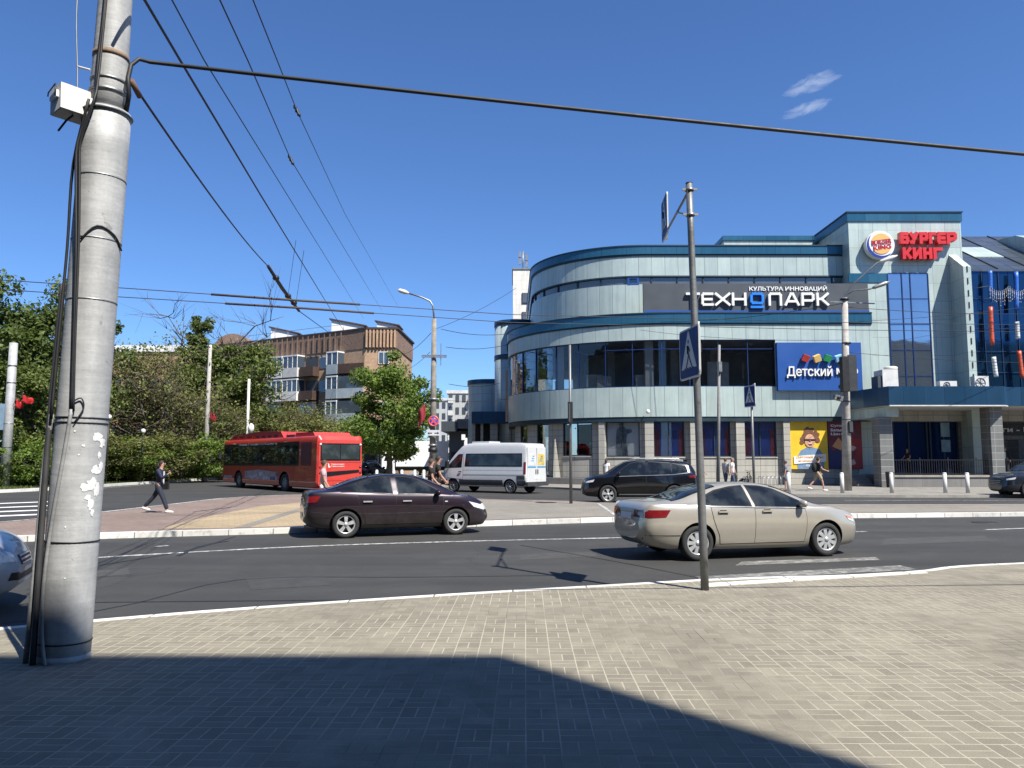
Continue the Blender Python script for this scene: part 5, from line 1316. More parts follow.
tree('bush', 346, 78, 418, 'bright green shrub between the bus and the young tree', None, 1.2)
tree('bush2', 262, 74, 415, 'olive shrub above the middle of the red bus', None, 1.5, rz=1)
tree('bush', 205, 62, 432, 'bright green shrub by the foot of the thin concrete pole', None, 1.3)
tree('bush', 130, 58, 436, 'fresh green shrub with white blossom dots behind the hedge', None, 1.6, rz=2)
tree('bush2', 166, 60, 430, 'dull olive shrub behind the hedge above the walking man', None, 1.6)
tree('bush2', 96, 55, 426, 'dull olive shrub just right of the big silver column', None, 1.5, rz=3)
tree('bush', 36, 48, 438, 'green shrub behind the hedge left of the big silver column', None, 1.6, rz=4)
tree('bush2', 2, 50, 436, 'olive shrub behind the hedge at the left picture edge', None, 1.7, rz=5)
tree('bush', 420, 84, 436, 'small green shrub behind the parked white lorry', None, 1.2)
tree('lime', -60, 60, 300, 'broad green tree beyond the left picture edge', GP, 1.2)
# white blossom on the shrub
# far tree belts behind the park
def belt():
    n = 26000; rng = np.random.default_rng(3); x = rng.uniform(-110, -27, n); y = rng.uniform(84, 97, n); hh = 5.0 + 2.6*np.sin(x*.31) + 1.5*np.sin(x*.83 + 1); z = rng.random(n)**.7*hh
    c = np.stack([x, y, z], 1); nrm = rng.normal(0, 1, (n, 3)); nrm[:, 2] += .5; nrm /= np.linalg.norm(nrm, axis=1)[:, None]
    t1 = np.cross(nrm, rng.normal(0, 1, (n, 3))); t1 /= np.linalg.norm(t1, axis=1)[:, None]; t2 = np.cross(nrm, t1); sz = .42*rng.uniform(.5, 1.2, n)[:, None]
    v = np.concatenate([c - t1*sz*.55, c - t2*sz*.36, c + t1*sz*.55, c + t2*sz*.36], 1).reshape(-1, 3)
    me = bpy.data.meshes.new('undergrowth'); me.from_pydata(v.tolist(), [], np.arange(n*4).reshape(-1, 4).tolist()); me.materials.append(LEAF['deep'])
    o = bpy.data.objects.new('undergrowth', me); C.objects.link(o); tag(o, 'dense dark undergrowth filling the depth of the park', 'undergrowth', kind='stuff')
belt()
def hedge(name, path, w, h, n, label):
    t = thing('hedge', label, 'hedge', (path[0][0], path[0][1], 0)); rng = np.random.default_rng(len(label))
    P = [Vector(p) for p in path]
    seg = [(P[i], P[i+1], (P[i+1]-P[i]).length) for i in range(len(P)-1)]; tot = sum(s[2] for s in seg)
    core = ribbon(P, -w*.36, w*.36, .05, h*.86); core.build('branches', pm('hedge_core', (.022, .030, .010), .95, 0, .4, 6), t)
    q = rng.random(n)*tot; acc = 0; C_ = np.zeros((n, 3)); N_ = np.zeros((n, 3))
    for a, b, L in seg:
        k = (q >= acc) & (q < acc + L); f = (q[k]-acc)/L; d = (b-a)/L; nn = np.array([-d.y, d.x]); m_ = k.sum()
        side = rng.random(m_); u = np.where(side < .35, rng.uniform(-1, 1, m_), np.sign(rng.random(m_)-.5)*rng.uniform(.8, 1.08, m_)); zz = np.where(side < .35, h*rng.uniform(.86, 1.07, m_), rng.uniform(.03, 1.0, m_)*h)
        wob = 1 + .12*np.sin(q[k]*2.3) + .08*np.sin(q[k]*5.1)
        C_[k, 0] = a.x + (b.x-a.x)*f + nn[0]*u*w/2*wob; C_[k, 1] = a.y + (b.y-a.y)*f + nn[1]*u*w/2*wob; C_[k, 2] = zz*(1 + .07*np.sin(q[k]*1.7))
        acc += L
    nrm = rng.normal(0, .8, (n, 3)); nrm[:, 2] += .6; nrm /= np.linalg.norm(nrm, axis=1)[:, None]
    t1 = np.cross(nrm, rng.normal(0, 1, (n, 3))); t1 /= np.linalg.norm(t1, axis=1)[:, None]; t2 = np.cross(nrm, t1); sz = .13*rng.uniform(.5, 1.3, n)[:, None]
    C_ -= np.array([path[0][0], path[0][1], 0])
    v = np.concatenate([C_ - t1*sz*.55, C_ - t2*sz*.36, C_ + t1*sz*.55, C_ + t2*sz*.36], 1).reshape(-1, 3)
    me = bpy.data.meshes.new('foliage'); me.from_pydata(v.tolist(), [], np.arange(n*4).reshape(-1, 4).tolist()); me.materials.append(LEAF['fresh'])
    o = bpy.data.objects.new('foliage', me); C.objects.link(o); o.parent = t
hedge('hedge', [(-62, 40.6), (-44, 43.2), (-33, 44.8)], 1.1, 1.25, 16000, 'clipped green hedge along the park kerb left of the big silver column')
hedge('hedge', [(-31.2, 46.2), (-30.6, 52), (-30.2, 66), (-30.0, 80)], 1.1, 1.2, 16000, 'clipped green hedge along the park kerb right of the big silver column')
# ---------------------------------------------------------------- big column at left
YPL = 6.62
B0 = WP(63, 657, YPL); B0.z = 0; TJ = WP(107, 113, YPL); TT = WP(118.5, -40, YPL)
bp = thing('utility_pole', 'big silver painted concrete column wrapped in cables nearest the viewer', 'utility pole', tuple(B0))
RL0, RL1, RU0, RU1 = .205, .197, .150, .135
def axis(z):
    if z <= TJ.z: f = (z - B0.z)/(TJ.z - B0.z); return B0.lerp(TJ, f), RL0 + (RL1-RL0)*f
    f = (z - TJ.z)/(TT.z - TJ.z); return TJ.lerp(TT, f), RU0 + (RU1-RU0)*f
def onpole(z, ang, e=0.0):
    ang += 28; c, r = axis(z); return Vector((c.x + (r+e)*math.sin(R(ang)), c.y - (r+e)*math.cos(R(ang)), z))
def pz(py): return ZY(py, YPL)
zs = [-.1 + (TJ.z+.1)*k/14 for k in range(15)]
MB().tube([axis(max(z, -.1))[0] for z in zs], [axis(z)[1] for z in zs], 36).build('shaft', M_POLE, bp)
zs = [TJ.z - .02 + (TT.z-TJ.z+.02)*k/6 for k in range(7)]
MB().tube([axis(z)[0] for z in zs], [axis(z + .03)[1] for z in zs], 36).build('upper_shaft', M_POLE, bp)
def band(z, e, h, mat, name='band'):
    a, r = axis(z); b, r2 = axis(z + h); MB().tube([a, b], [r + e, r2 + e], 32).build(name, mat, bp)
band(TJ.z - .03, .02, .05, M_STEEL, 'collar')
band(pz(96), .012, .03, M_STEEL); band(pz(84), .008, .02, M_STEEL); band(pz(60), .006, .045, pm('rust_band', (.20, .135, .09), .8, 0, .5, 8)); 
for py in (181, 243, 303): band(pz(py), .003, .014, M_STEEL)
for py in (419, 424, 541, 641): band(pz(py), .005, .012, M_BLACK)
band(-.02, .003, .07, M_POLE, 'footing')
def cable(name, pts, r, mat): 
    P = []
    for py, ang, e in pts: P.append(onpole(pz(py) if py < 660 else 0.0, ang, e))
    Q = []
    for i in range(len(P)-1):
        for k in range(4):
            t = k/4; p0, p1, p2, p3 = P[max(i-1,0)], P[i], P[i+1], P[min(i+2, len(P)-1)]
            Q.append(.5*((2*p1) + (p2-p0)*t + (2*p0-5*p1+4*p2-p3)*t*t + (-p0+3*p1-3*p2+p3)*t**3))
    Q.append(P[-1]); MB().tube(Q, r, 8).build(name, mat, bp)
cable('cable', [(-30, -28, .02), (30, -30, .02), (60, -34, .02), (90, -30, .04), (112, -30, .05), (150, -62, .03), (200, -56, .02), (260, -40, .02), (340, -29, .02), (412, -21, .02)], .013, M_CABLE)
cable('cable', [(-30, -24, .02), (40, -27, .02), (95, -24, .06), (115, -24, .06), (150, -52, .03), (180, -50, .02), (250, -36, .02), (350, -25, .02), (413, -17, .02)], .011, M_CABLE)
cable('cable', [(110, -40, .07), (170, -80, .03), (250, -92, .02), (330, -88, .025), (420, -80, .03)], .012, M_CABLE)
M_COND = m_concrete_pole('grey_conduit', (.33, .33, .32), .6, .2, .3)
cable('conduit', [(411, -21, .02), (450, -28, .02), (520, -44, .02), (580, -52, .02), (630, -44, .02), (664, -30, .03)], .015, M_COND)
cable('conduit', [(415, -92, .03), (470, -94, .05), (560, -92, .05), (664, -84, .06)], .022, M_COND)
cable('conduit', [(286, -96, .03), (340, -96, .035), (420, -94, .04), (520, -80, .03), (664, -58, .04)], .024, pm('dark_conduit', (.05, .05, .052), .55, .2, .2, 5))
cable('cable', [(246, -34, .012), (232, 0, .012), (238, 40, .012), (250, 70, .012)], .008, M_CABLE)
cable('cable', [(404, -21, .02), (400, -4, .02), (410, 2, .02), (424, -14, .02)], .006, M_CABLE)
cable('antenna_rod', [(-40, -100, .17), (20, -98, .16), (75, -95, .11), (120, -88, .03)], .006, M_STEEL)
cable('antenna_rod', [(72, -96, .11), (76, -75, .01)], .010, M_WHITEW)
# torn remains of glued notices
def scrap(py, ang, w, h, seed):
    rng = random.Random(seed); c = []
    for k in range(16):
        a = 2*PI*k/16; r = rng.uniform(.55, 1.1); c.append((ang + math.cos(a)*r*w, pz(py) + math.sin(a)*r*h))
    v = [onpole(z, a, .003) for a, z in c] + [onpole(pz(py), ang, .0045)]
    MB().add(v, [(i, (i+1) % 16, 16) for i in range(16)]).build('paper_scrap', pm('torn_paper', (.72, .72, .70), .8, 0, .1, 12), bp)
for i, a in enumerate(((437, 40, 15, .045), (443, 55, 12, .05), (470, 42, 15, .045), (483, 34, 15, .06), (487, 20, 12, .05), (490, 48, 9, .07), (503, 34, 8, .06), (466, 56, 12, .05), (512, 40, 6, .04), (446, 8, 5, .012), (455, 48, 7, .03), (497, 26, 8, .03))): scrap(*a, i)
for py, a in ((418, -6), (432, -12), (455, 0), (525, -16), (575, -8)): scrap(py, a, 2.2, .01, py)
# white box on the column
fb_ = thing('floodlight', 'white boxy floodlight with wire guard bolted to the big silver column', 'floodlight', tuple(WP(72, 106, 6.5)))
Mx = Matrix.Rotation(R(-38), 4, 'Z') @ Matrix.Rotation(R(-4), 4, 'Y')
c = WP(76.5, 105.5, 6.50)
MB().obox(c, .105, .17, .115, 0, Mx).build('housing', M_WHITEW, fb_)
MB().obox(c + Mx @ Vector((0, 0, -.118)), .098, .16, .0025, 0, Mx).build('base_plate', M_STEEL, fb_)
gd = MB(); f0 = c
for a, b in (((-.08, 0, .04), (.10, 0, .08)), ((.10, 0, .08), (.10, 0, -.06)), ((-.08, 0, .04), (-.09, 0, .0))): gd.tube([c + Mx @ (Vector((.0, -.205, .03)) + Vector(a)*.8), c + Mx @ (Vector((.0, -.205, .03)) + Vector(b)*.8)], .006, 6)
gd.build('wire_guard', M_BLACK, fb_)
MB().obox(c + Mx @ Vector((.0, -.182, .02)), .07, .010, .03, 0, Mx).build('visor', M_WHITE, fb_)
MB().bar(tuple(c + Mx @ Vector((.14, .05, 0))), tuple(onpole(c.z, -70, -.01)), .05, .08).build('bracket', M_STEEL, fb_)
MB().tube([c + Mx @ Vector((.06, -.05, -.13)), c + Mx @ Vector((.0, -.08, -.17)), c + Mx @ Vector((-.06, -.12, -.26))], .009, 6).build('cable', M_CABLE, fb_)
# ---------------------------------------------------------------- overhead lines
def sagline(name, a, b, r, label, sag=.0, n=16, mat=None, group=None, bends=None, cat='cable'):
    a = Vector(a); b = Vector(b); P = []
    for k in range(n+1):
        t = k/n; p = a.lerp(b, t); p.z -= sag*4*t*(1-t); P.append(p)
    if bends: P = [Vector(q) for q in bends] + P
    t = thing(name, label, cat, tuple(P[0]), group=group)
    MB().tube(P, r, 6).build('strand', mat or M_CABLE, t); return t, P
e0 = onpole(pz(76), 78, .01); e1 = onpole(pz(100), 72, .01)
sagline('cable', WP(150, 62, 6.7), WP(1500, 196, 8.0), .020, 'thick black cable running from the silver column to the right across the sky', .06, 40,
        bends=[onpole(pz(110), 70, .012), WP(129, 95, 6.55), WP(128, 78, 6.55), WP(131, 65, 6.6), WP(139, 59, 6.65)])
t, P = sagline('cable', WP(133, 84, 6.62), WP(270, 268, 21), .013, 'tie wire from the silver column down to the insulators over the street', .12, 24)
MB().tube([WP(131, 80, 6.6), WP(140, 97, 6.75)], .026, 8).build('tension_clamp', pm('rusty_clamp', (.16, .09, .06), .8, 0, .3, 9), t)
MB().tube([WP(268, 266, 20.9), WP(282, 288, 22.2), WP(299, 311, 24)], [.045, .055, .04], 8).build('insulator_rod', M_BLACK, t)
MB().tube([WP(299, 311, 24), WP(328, 332, 40), WP(354, 349, 78)], .014, 6).build('strand', M_WIRE, t)
for px, py, Y in ((276, 278, 21.6), (288, 296, 22.8), (294, 303, 23.3)):
    c = WP(px, py, Y); MB().ellipsoid(c, (.10, .10, .08), 10, 6).build('insulator', M_BLACK, t)
for (a, b) in (((288, 296), (296, 240)), ((296, 303), (304, 250))):
    MB().tube([WP(*a, 22.9), WP(*b, 20)], .006, 5).build('drop_wire', M_WIRE, t)
def span(pts, r, label):
    W3 = [WP(*p) for p in pts]; P = []
    for a, b in zip(W3[:-1], W3[1:]): P += [a.lerp(b, k/6) for k in range(6)]
    P.append(W3[-1]); t = thing('cable', label, 'cable', tuple(P[0])); MB().tube(P, r, 6).build('strand', M_CABLE, t); return t
span([(127, -30, 6.2), (180, 60, 8.2), (260, 194, 14), (342, 328, 60), (352, 344, 84)], .0155, 'thickest slanting wire from above the column to the brick flats')
span([(156, -30, 7.0), (204, 60, 9.5), (283, 188, 17), (364, 319, 80)], .0095, 'thin slanting wire second from the column')
span([(206, -30, 7.4), (247.6, 60, 9.6), (291, 160, 15.5), (382, 311, 80)], .0095, 'thin slanting wire with one insulator, third from the column')
span([(241, -30, 7.4), (277, 60, 10), (297, 111, 13.5), (345, 214, 28), (399, 308, 80)], .0085, 'thin slanting wire farthest right of the slanting ones')
for px, py, Y, lb in ((297, 111, 13.5, 'small black insulator on the farthest right slanting wire'), (291, 160, 15.5, 'small black insulator on the third slanting wire')):
    t = thing('insulator', lb, 'insulator', tuple(WP(px, py, Y))); c = WP(px, py, Y)
    k_ = MB().lathe([(.01, -.13), (.035, -.08), (.022, -.04), (.04, 0), (.022, .04), (.035, .08), (.01, .13)], 10, (0, 0, 0)); k_.v = [tuple(Vector(q) + c) for q in [Matrix.Rotation(R(-28), 3, 'Y') @ Vector(v_) for v_ in k_.v]]
    k_.build('body', M_BLACK, t)
def trolley(pts, label, sleeve):
    P = []
    W3 = [WP(*p) for p in pts]
    P = [W3[0]]
    for a, b in zip(W3[:-1], W3[1:]):
        for k in range(1, 9): q = a.lerp(b, k/8); P.append(q)
    t = thing('trolley_wire', label, 'trolley wire', tuple(P[0])); MB().tube(P, .011, 6).build('strand', M_WIRE, t)
    MB().tube([WP(*sleeve[0]), WP(*sleeve[1]), WP(*sleeve[2])], .032, 6).build('sleeve', pm('wooden_sleeve', (.07, .05, .04), .8, 0, .3, 5), t)
trolley([(-60, 276, 17.6), (130, 288.5, 19.0), (285, 299.5, 20.2), (510, 314.5, 22.4), (850, 322.5, 26.6), (1100, 326, 30)], 'upper overhead trolley wire crossing the whole street', ((211, 294.3, 19.5), (285, 299.6, 20.2), (360, 304.5, 20.9)))
trolley([(-60, 286, 18.2), (130, 297.5, 19.6), (300, 308, 20.9), (510, 322.5, 23.0), (850, 330, 27.2), (1100, 332.5, 30.6)], 'lower overhead trolley wire crossing the whole street', ((225, 303.5, 20.3), (300, 308, 20.9), (374, 313.2, 21.5)))
for a, b, r, lb in (((433, 330, 52), (516, 288, 62), .015, 'thin span wire rising from the corner column to the mall top storey'),
                    ((441, 329, 52), (509, 333.5, 60), .02, 'short span wire with a hooked end just right of the corner column'),
                    ((446, 347, 52), (509, 344, 60), .02, 'middle short span wire from the corner column to the curved facade'),
                    ((449, 384, 54), (500, 383, 66), .02, 'lowest short span wire between corner column and turret'),
                    ((431, 333, 52), (404, 354, 84), .02, 'span wire from the corner column down to the brick flats'),
                    ((430, 352, 52), (404, 370, 84), .016, 'lower span wire from the corner column toward the brick flats'),
                    ((432, 399, 52), (520, 397, 61), .016, 'faint span wire at flag height right of the corner column'),
                    ((845, 303, 42), (660, 322, 51), .016, 'span wire from the lamp column left to the middle parapet'),
                    ((846, 307, 42), (1100, 312, 48), .016, 'span wire from the lamp column to the right past the tower window'),
                    ((846, 322, 42), (1100, 296, 49), .013, 'rising span wire from the lamp column to the atrium'),
                    ((846, 352, 42), (1100, 362, 48), .013, 'low span wire from the lamp column above the canopy'),
                    ((846, 340, 42), (640, 330, 51), .012, 'low span wire from the lamp column across the window band')):
    sagline('cable', WP(*a), WP(*b), r, lb, .25, 14, M_WIRE)
# ---------------------------------------------------------------- poles of the street
def mast(name, label, px, Y, pytop, r0, r1, mat, cat='pole', z=0.0, lean=0.0, group=None):
    x = XY(px, Y, z); zt_ = ZY(pytop, Y); t = thing(name, label, cat, (x, Y, z), group=group)
    MB().tube([(x, Y, z - .05), (x + lean*.5, Y, (z+zt_)/2), (x + lean, Y, zt_)], [r0, (r0+r1)/2, r1], 14).build('shaft', mat, t)
    return t, x, zt_
# lamp column before the mall
t, x, zt_ = mast('lamp_column', 'tall concrete lamp column with two arms before the toy shop sign', 847, 42, 298, .255, .155, M_POLEC, 'lamp post', 0, .33); xb_ = x; x += .33
for dx, py, px1 in ((0, 258, 887), (0, 284, 880)):
    c0 = Vector((x, 42, zt_ - .4)); c1 = WP(px1 - 10, py + 5, 41.4); c2 = WP(px1 + 6, py - 1, 41.3)
    MB().tube([c0, c0 + Vector((0, 0, .5)), c0.lerp(c1, .35) + Vector((0, 0, .5)), c1, c2], .045, 8).build('arm', M_STEEL, t)
    lp = MB(); d = (c2-c1).normalized(); lp.tube([c1 + d*.1, c1 + d*.25, c2 - d*.1, c2 + d*.25], [.04, .10, .12, .03], 10); lp.build('lamp_head', M_WHITEW if py < 270 else M_STEEL, t)
for py in (300, 344): 
    zz = ZY(py, 42); MB().tube([(x - .02, 42, zz), (x - .02, 42, zz + .08)], .24, 14).build('band', M_BLACK, t)
MB().bar((x - .9, 41.9, ZY(302, 42)), (x + 1.6, 41.9, ZY(304, 42)), .06, .06).build('cross_arm', M_STEEL, t)
for py in (378, 402, 420, 457, 470): zz = ZY(py, 42); xq = xb_ + .33*zz/zt_; MB().tube([(xq, 42, zz), (xq, 42, zz + .06)], .235, 14).build('band', M_DGREY if py != 457 else M_BLACK, t)
x = xb_ + .2
tl = thing('traffic_light', 'dark traffic light seen from behind with wide back plate on the lamp column', 'traffic light', (XY(851, 41.6), 41.6, ZY(392, 41.6)))
z0, z1 = ZY(392, 41.5), ZY(357, 41.5); xa, xb = XY(841.5, 41.5, 5), XY(848, 41.5, 5)
MB().box(xa, xb, 41.2, 41.62, z0, z1).build('housing', M_BLACK, tl)
MB().box(XY(848.4, 41.5, 5), XY(857, 41.5, 5), 41.35, 41.41, z0 + .05, z1 + .1).build('back_plate', pm('plate_dark', (.03, .034, .036), .55, 0, .2, 3), tl)
for k in range(3): zz = z0 + (z1-z0)*(k+.5)/3; MB().lathe([(.13, 0), (.14, .28), (.12, .28), (.10, 0)], 12, ((xa+xb)/2 - .02, 41.62, zz), 'y').build('hood', M_BLACK, tl)
MB().bar((xb, 41.55, (z0+z1)/2 + .25), (x, 42, (z0+z1)/2 + .25), .08, .08).build('bracket', M_STEEL, tl)
tc_ = thing('security_camera', 'grey box camera on the lamp column under the traffic light', 'camera', tuple(WP(836, 398, 41.6)))
c = WP(838, 398, 41.5); MB().obox(c, .22, .16, .13, 0, Matrix.Rotation(R(15), 4, 'Y')).build('housing', M_STEEL, tc_); MB().lathe([(.09, 0), (.09, -.1), (.05, -.1)], 12, (c.x - .02, c.y - .16, c.z), 'y').build('lens', M_BLACK, tc_)
MB().bar(tuple(c), (x, 42, c.z + .1), .06, .06).build('bracket', M_STEEL, tc_)
t2 = thing('service_box', 'small black service box strapped to the lamp column beside the dark red poster', 'box', (XY(852, 41.7), 41.7, ZY(432, 41.7)))
MB().box(XY(850.5, 41.7), XY(854.5, 41.7), 41.7, 41.95, ZY(433, 41.7), ZY(421, 41.7)).build('cabinet', M_BLACK, t2); MB().box(XY(850.8, 41.7), XY(854.2, 41.7), 41.67, 41.698, ZY(432, 41.7), ZY(422, 41.7)).build('lid', M_DGREY, t2)
M_POLED = m_concrete_pole('grey_thin_post', (.27, .265, .25), .7, .1, .25)
# thin poles
t, x, zt_ = mast('lamp_post', 'thin grey post before the shop windows right of the near crossing sign', 718, 38.6, 345, .095, .065, M_POLED, 'pole', 0, .26)
MB().box(x + .16, x + .32, 38.4, 38.75, ZY(372, 38.6), ZY(362, 38.6)).build('clamp_box', M_STEEL, t)
t, x, zt_ = mast('lamp_post', 'thin dark post with a small black signal box on the island behind the van', 571, 29.5, 345, .062, .045, M_POLES, 'pole', 0)
MB().box(x - .10, x + .08, 29.3, 29.48, ZY(423, 29.4), ZY(402, 29.4)).build('signal_box', M_BLACK, t); MB().box(x - .08, x - .02, 29.27, 29.298, ZY(422, 29.4), ZY(404, 29.4)).build('signal_lens', M_DGREY, t)
M_POLEW = m_concrete_pole('weathered_concrete', (.27, .245, .205), .9, 0, .4)
# corner column with lamp, road sign and flag
t, x, zt_ = mast('lamp_column', 'weathered concrete column with a curved lamp arm and no stopping sign', 432.5, 52, 319, .25, .155, M_POLEW, 'lamp post')
P_ = [Vector((x + .02, 52, zt_ - .2)), WP(433, 306, 52), WP(430, 301, 52), WP(421, 297, 52), WP(408, 293, 52)]
MB().tube(P_, .06, 8).build('arm', M_STEEL, t); d = (P_[-1]-P_[-2]).normalized()
MB().tube([P_[-1] - d*.1, P_[-1] + d*.2, P_[-1] + d*.6, P_[-1] + d*.75], [.05, .15, .14, .03], 10).build('lamp_head', M_WHITEW, t)
for py in (356, 357.5): MB().bar((x - .8, 51.75, ZY(py, 52)), (x + .9, 51.75, ZY(py, 52)), .07, .07).build('cross_arm', M_STEEL, t)
MB().bar((x + .5, 51.8, ZY(366, 52)), (x + .5, 51.8, ZY(344, 52)), .05, .05).build('insulator_pin', M_STEEL, t)
for py in (400, 432, 446): zz = ZY(py, 52); MB().tube([(x, 52, zz), (x, 52, zz+.1)], .30, 14).build('band', M_STEEL, t)
MB().tube([(x, 52, ZY(452, 52)), (x, 52, ZY(448, 52))], .31, 14).build('band', M_BLACK, t)
ns = thing('road_sign', 'round blue no stopping sign with red ring and crossed bars', 'road sign', tuple(WP(433.5, 421, 51.5)))
c = WP(433.5, 421, 51.5); r_ = .37
MB().lathe([(r_, 51.5), (r_, 51.53), (0, 51.53)], 32, (c.x, 0, c.z), 'y').build('plate', M_STEEL, ns)
MB().lathe([(0, 51.496), (r_*.97, 51.496), (r_*.97, 51.499), (0, 51.499)], 32, (c.x, 0, c.z), 'y').build('blue_face', pm('sign_violet_blue', (.06, .09, .48), .4), ns)
M_PINKR = pm('faded_sign_red', (.68, .10, .11), .4, 0, .1, 4)
MB().lathe([(r_*.72, 51.484), (r_*.99, 51.484), (r_*.99, 51.494), (r_*.72, 51.494)], 32, (c.x, 0, c.z), 'y', closed=True).build('red_ring', M_PINKR, ns)
for s_ in (-1, 1): MB().bar((c.x - r_*.52, 51.486 - .003*s_, c.z - s_*r_*.52), (c.x + r_*.52, 51.486 - .003*s_, c.z + s_*r_*.52), .006, .11).build('cross_bar', M_PINKR, ns)
pl = thing('road_sign', 'small white arrow plate below the round no stopping sign', 'road sign', tuple(WP(433.5, 433, 51.5)))
MB().box(XY(427, 51.5, 3.4), XY(439.5, 51.5, 3.4), 51.5, 51.53, ZY(435.5, 51.5), ZY(430, 51.5)).build('plate', M_SIGNW, pl)
for s_ in (-1, 1): MB().prism_xz([(c.x + s_*.08, c.z - .78), (c.x + s_*.30, c.z - .78 - .0), (c.x + s_*.26, c.z - .70), (c.x + s_*.38, c.z - .81), (c.x + s_*.26, c.z - .90), (c.x + s_*.30, c.z - .83), (c.x + s_*.08, c.z - .83)][::s_], 51.485, 51.498).build('arrow', M_BLACK, pl)
M_FLAG = pm('red_flag_cloth', (.50, .012, .014), .7, 0, .12, 2); M_FLAGD = pm('dark_red_flag_cloth', (.24, .012, .02), .7, 0, .15, 2)
def flag(px, py, Y, sx, sz, label, mat, mount):
    t = thing('flag', label, 'flag', tuple(WP(px, py, Y))); c = WP(px, py, Y); n, m_ = 10, 8; v = []; f = []
    for i in range(n+1):
        for j in range(m_+1):
            a, b = i/n, j/m_; v.append((c.x + a*sx + .05*math.sin(b*4), c.y + .10*math.sin(a*7 + b*2)*a, c.z - b*sz - a*a*sz*.45 + .05*math.sin(a*8)))
    for i in range(n):
        for j in range(m_): f.append((i*(m_+1)+j, (i+1)*(m_+1)+j, (i+1)*(m_+1)+j+1, i*(m_+1)+j+1))
    o = MB().add(v, f, smooth=True).build('cloth', mat, t); s_ = o.modifiers.new('Solidify', 'SOLIDIFY'); s_.thickness = .012
    MB().tube([mount, c + Vector((0, 0, .05)), c + (c - Vector(mount))*.15 + Vector((0, 0, .1))], .02, 6).build('staff', M_STEEL, t)
flag(425, 405, 51.6, -.45, 1.15, 'dark red flag hanging left of the corner column', M_FLAGD, (x, 52, ZY(412, 52)))
# concrete pole with flags at left edge
t, x, zt_ = mast('utility_pole', 'pale concrete pole with red flags at the left edge', 4.5, 47, 343, .29, .23, M_POLE, 'utility pole', 0, .0)
for py in (366, 383, 424, 448): zz = ZY(py, 47); fr = zz/zt_; MB().tube([(x, 47, zz), (x, 47, zz + .05)], .275, 14).build('band', M_BLACK if py == 448 else M_STEEL, t)
MB().box(x - .5, x - .15, 46.8, 47.1, ZY(430, 47), ZY(404, 47)).build('service_box', pm('pale_blue_box', (.20, .30, .38), .5), t)
flag(15.5, 400, 46.7, .42, .42, 'small red flag on the pale pole, nearer to its shaft', M_FLAG, (x + .15, 47, ZY(408, 47)))
flag(22, 396, 46.5, .62, .38, 'small red flag on the pale pole, farther out on its staff', M_FLAG, (x + .15, 47, ZY(410, 47)))
t, x, zt_ = mast('utility_pole', 'slim concrete pole by the bare tree left of the bus', 204.5, 62, 345, .22, .13, M_POLEC, 'utility pole', 0, .05)
flag(210, 412, 61.7, .45, .6, 'faded red flag on the slim concrete pole left of the bus', M_FLAGD, (x + .1, 62, ZY(415, 62)))
t, x, zt_ = mast('lamp_post', 'short white post rising behind the roof of the red bus', 245.7, 66, 379, .13, .11, M_WHITEW, 'pole', 0)
t = thing('globe_lamp', 'white globe lamp on a short post behind the red bus', 'lamp', (XY(250, 66), 66, 0)); MB().tube([(XY(250, 66), 66, 0), (XY(250, 66), 66, ZY(433, 66))], .05, 8).build('post', M_WHITEW, t); MB().ellipsoid((XY(250, 66), 66, ZY(428, 66)), (.26, .26, .40)).build('globe', M_WHITE, t)
for px, py, Y, lb in ((107, 417, 52, 'white globe lamp just right of the big silver column'), (142, 431, 56, 'white globe lamp among the leaves above the hedge')):
    t = thing('globe_lamp', lb, 'lamp', (XY(px, Y), Y, 0)); MB().tube([(XY(px, Y), Y, 0), (XY(px, Y), Y, ZY(py, Y))], .04, 8).build('post', M_BLACK, t); MB().ellipsoid((XY(px, Y), Y, ZY(py, Y)), (.16, .16, .17)).build('globe', M_WHITE, t)
# ---------------------------------------------------------------- pedestrian crossing signs
FIG = [(.50, .70, .05)]
def crossing_plate(par, w, h, side=1):
    """plate in local XZ facing -Y, base at z=0; sub-parts belong to the plate"""
    bev = .05
    P = [(-w/2 + bev*(1-math.cos(R(a))), 0) for a in (0,)]
    rc = []
    for cx_, cz_, a0 in ((w/2-bev, bev, -90), (w/2-bev, h-bev, 0), (-w/2+bev, h-bev, 90), (-w/2+bev, bev, 180)):
        rc += [(cx_ + bev*math.cos(R(a0+a)), cz_ + bev*math.sin(R(a0+a))) for a in (0, 30, 60, 90)]
    fr = MB().prism_xz(rc, 0, .02).build('plate', M_SIGNW, par)
    k = 1 - .05/w
    MB().prism_xz([(a*k, h/2 + (b-h/2)*k) for a, b in rc], -.003, -.0005).build('blue_field', M_SIGNB, fr)
    MB().prism_xz([(-w*.38, h*.20), (w*.38, h*.20), (w*.02, h*.93), (-w*.02, h*.93)], -.006, -.0035).build('white_triangle', M_SIGNW, fr)
    g = MB(); s_ = h*.66; ox, oz = 0, h*.20
    def q(a, b): return (ox + a*s_*side, -.0085, oz + b*s_)
    for a, b, t_ in (((-.015, .68), (.0, .42), .085), ((.0, .42), (.16, .18), .06), ((.16, .18), (.26, .05), .05), ((.0, .42), (-.09, .22), .06), ((-.09, .22), (-.22, .04), .05), ((-.02, .66), (-.11, .46), .04), ((-.02, .66), (.12, .50), .04)):
        g.bar(q(*a), q(*b), .004, t_*s_)
    g.ellipsoid(q(-.01, .80), (.05*s_, .003, .06*s_), 12, 6)
    for k_ in range(4): g.bar(q(-.36 + k_*.2, .015), q(-.22 + k_*.2, .015), .004, .03*s_)
    g.build('walking_figure', M_BLACK, fr)
    return fr
SP = G(705, 590, 0); SPX, SPY = SP.x, SP.y
